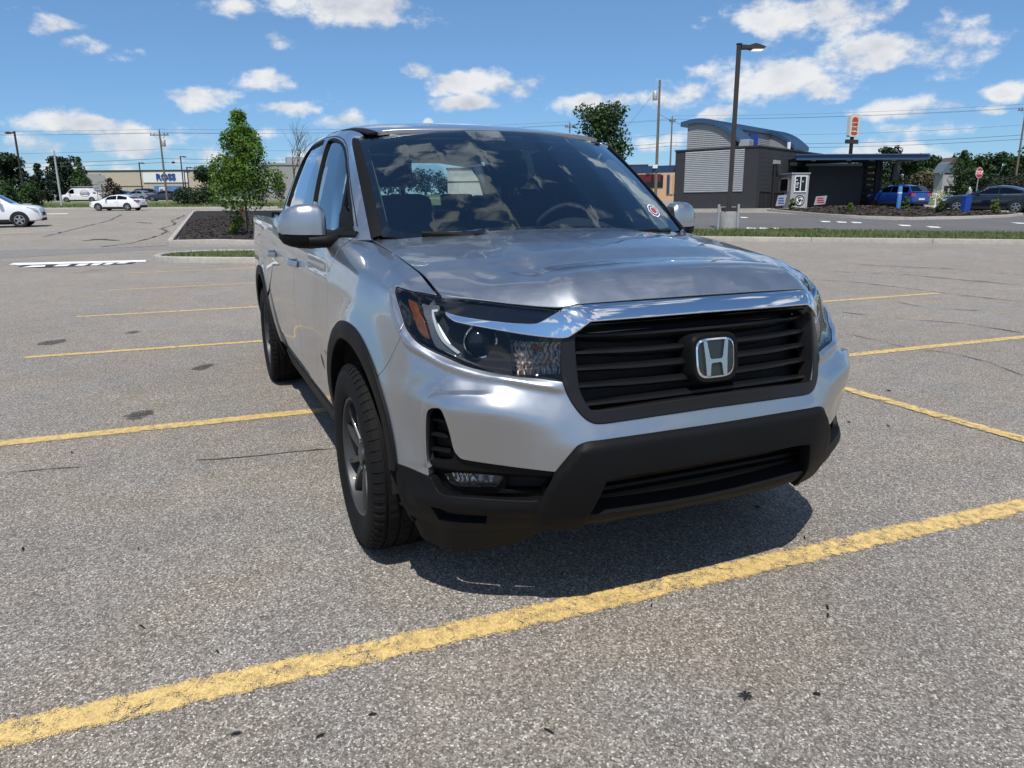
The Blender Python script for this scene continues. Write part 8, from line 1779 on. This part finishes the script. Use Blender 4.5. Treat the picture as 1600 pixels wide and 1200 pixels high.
# oil spot
def blot(X_,D_,rx,ry,m,lift,seed,name='oil_stain'):
    rg=np.random.default_rng(seed);V=[wp(X_,D_,lift)];n=40;k=np.convolve(np.tile(rg.normal(0,1,n),3),np.ones(4)/4,'same')[n:2*n]
    for i in range(n):
        a=2*math.pi*i/n;r=1+.28*k[i];V.append(wp(X_+rx*r*math.cos(a),D_+ry*r*math.sin(a),lift))
    o=mesh(name,V,[(0,1+i,1+(i+1)%n) for i in range(n)],m);o['kind']='structure'
    if o.data.polygons[0].normal.z<0:o.data.flip_normals()
def stainmat(name,col,thr):
    m=bpy.data.materials.new(name);m.use_nodes=True;nt=m.node_tree;b=nt.nodes['Principled BSDF'];L=nt.links.new;b.inputs['Roughness'].default_value=.75;b.inputs['Base Color'].default_value=c4(col);tc=N(nt,'ShaderNodeTexCoord');vo=N(nt,'ShaderNodeTexVoronoi',i_Scale=165.0);L(tc.outputs['Object'],vo.inputs['Vector']);sp=N(nt,'ShaderNodeSeparateColor');L(vo.outputs['Color'],sp.inputs[0]);no=N(nt,'ShaderNodeTexNoise',i_Scale=9.0,i_Detail=5.0);L(tc.outputs['Object'],no.inputs['Vector']);ad=N(nt,'ShaderNodeMath',operation='MULTIPLY_ADD');L(no.outputs['Fac'],ad.inputs[0]);ad.inputs[1].default_value=1.6;L(sp.outputs[0],ad.inputs[2]);mr=N(nt,'ShaderNodeMapRange',i_1=thr,i_2=thr+.25,i_3=0,i_4=.62);L(ad.outputs[0],mr.inputs[0]);L(mr.outputs[0],b.inputs['Alpha']);return m
M_STAIN=stainmat('oil_spot',(.03,.027,.026),.95)
for (x_,d_),rx,ry,sd in (((-2.48,4.65),.085,.11,1),((-2.66,6.13),.07,.13,2),((-4.72,7.41),.12,.16,3),((-4.20,7.98),.07,.10,4)): blot(x_,d_,rx,ry,M_STAIN,.0035,sd)
# bark scraps, twigs and a dry leaf
M_TWIG=mat('bark_scrap',(.014,.012,.011),.9,var=.3,vscale=60)
def twig(X_,D_,L_,a,w,label,name='bark_scrap',cat='bark scrap',group='bark scraps scattered on the asphalt'):
    b=MB();b.tube([(-L_/2,0,.002),(-L_*.15,L_*.03,.004),(L_*.2,-.02*L_,.004),(L_/2,L_*.02,.002)],[w*.5,w,w*.9,w*.3],6);o=b.build(name,M_TWIG,None,ang=60);o.location=wp(X_,D_,.004);o.rotation_euler=(0,0,a);lab(o,label,cat,group)
def tw_(P_,L_,a,w,lb): twig(P_[0],P_[1],L_,a,w,lb)
tw_((-1.97,2.69),0.035,0.1,0.004,'blunt dark scrap of bark left of the front tyre near the left edge')
tw_((-1.21,2.12),0.032,0.6,0.003,'slanting dark sliver above the near yellow line')
tw_((-0.72,1.62),0.028,1.5,0.003,'short upright sliver below the near yellow line')
tw_((-0.50,1.61),0.025,1.8,0.003,'curved sliver right of the short upright one at the bottom')
tw_((-0.38,1.69),0.024,1.4,0.003,'small sliver at the lower middle below the yellow line')
tw_((1.06,2.21),0.03,2.6,0.003,'upper of two slivers side by side right of the near yellow line')
tw_((1.04,2.16),0.028,2.4,0.003,'lower of two slivers side by side right of the near yellow line')
tw_((0.09,1.62),0.032,0.5,0.003,'lone sliver at the bottom middle of the picture')
tw_((1.10,3.05),0.028,0.3,0.004,'scrap at the edge of the truck shadow under the bumper')
tw_((1.19,2.74),0.024,2.5,0.003,'scrap just past the tip of the truck shadow')
tw_((0.18,2.45),0.024,2.3,0.003,'scrap lying within the truck shadow')
tw_((2.74,5.13),0.035,0.2,0.005,'dark scrap right of the bumper below the long yellow line')
tw_((2.10,4.36),0.032,2.9,0.004,'scrap close to the right bumper corner')
tw_((2.30,4.27),0.035,2.8,0.004,'scrap right of the one at the bumper corner')
tw_((-1.50,2.68),0.016,0.3,0.003,'tiny speck of bark left of the front tyre')
tw_((0.47,2.23),0.016,2.5,0.003,'tiny speck of bark just below the yellow line in front')
tw_((-0.91,1.98),0.016,0.4,0.003,'tiny speck of bark above the yellow line at lower left')
tw_((-2.47,3.88),0.024,0.2,0.005,'dark scrap just below the second yellow line at left')
q=(0.64,1.75);o=root_at('dry_leaf',q[0],q[1],.006,.4,label='small crumpled black leaf in the foreground asphalt',category='leaf')
b=MB();rg=np.random.default_rng(8)
for k in range(5):
    a=k*1.256;b.add([(0,0,.004),(.012*math.cos(a-.5),.012*math.sin(a-.5),.010),(.021*math.cos(a),.021*math.sin(a),.004+.004*(k%2)),(.012*math.cos(a+.5),.012*math.sin(a+.5),.009)],[(0,1,2,3)])
b.build('leaf_blade',M_TWIG,o,fix=False)
q=(0.84,1.76);twig(q[0],q[1],.02,.8,.004,'tiny dark twig right of the crumpled black leaf','twig','twig',None)
# fallen rust-brown bark in the grass strip edge
q=(9.90,26.04);scatter('mulch',[(q[0]-.9,q[1]-.25),(q[0]+1.0,q[1]-.45),(q[0]+1.0,q[1]-.05),(q[0]-.9,q[1]+.15)],400,.10,.05,mat('rust_mulch',(.11,.035,.02),.9,var=.4),'chip',seed=31)
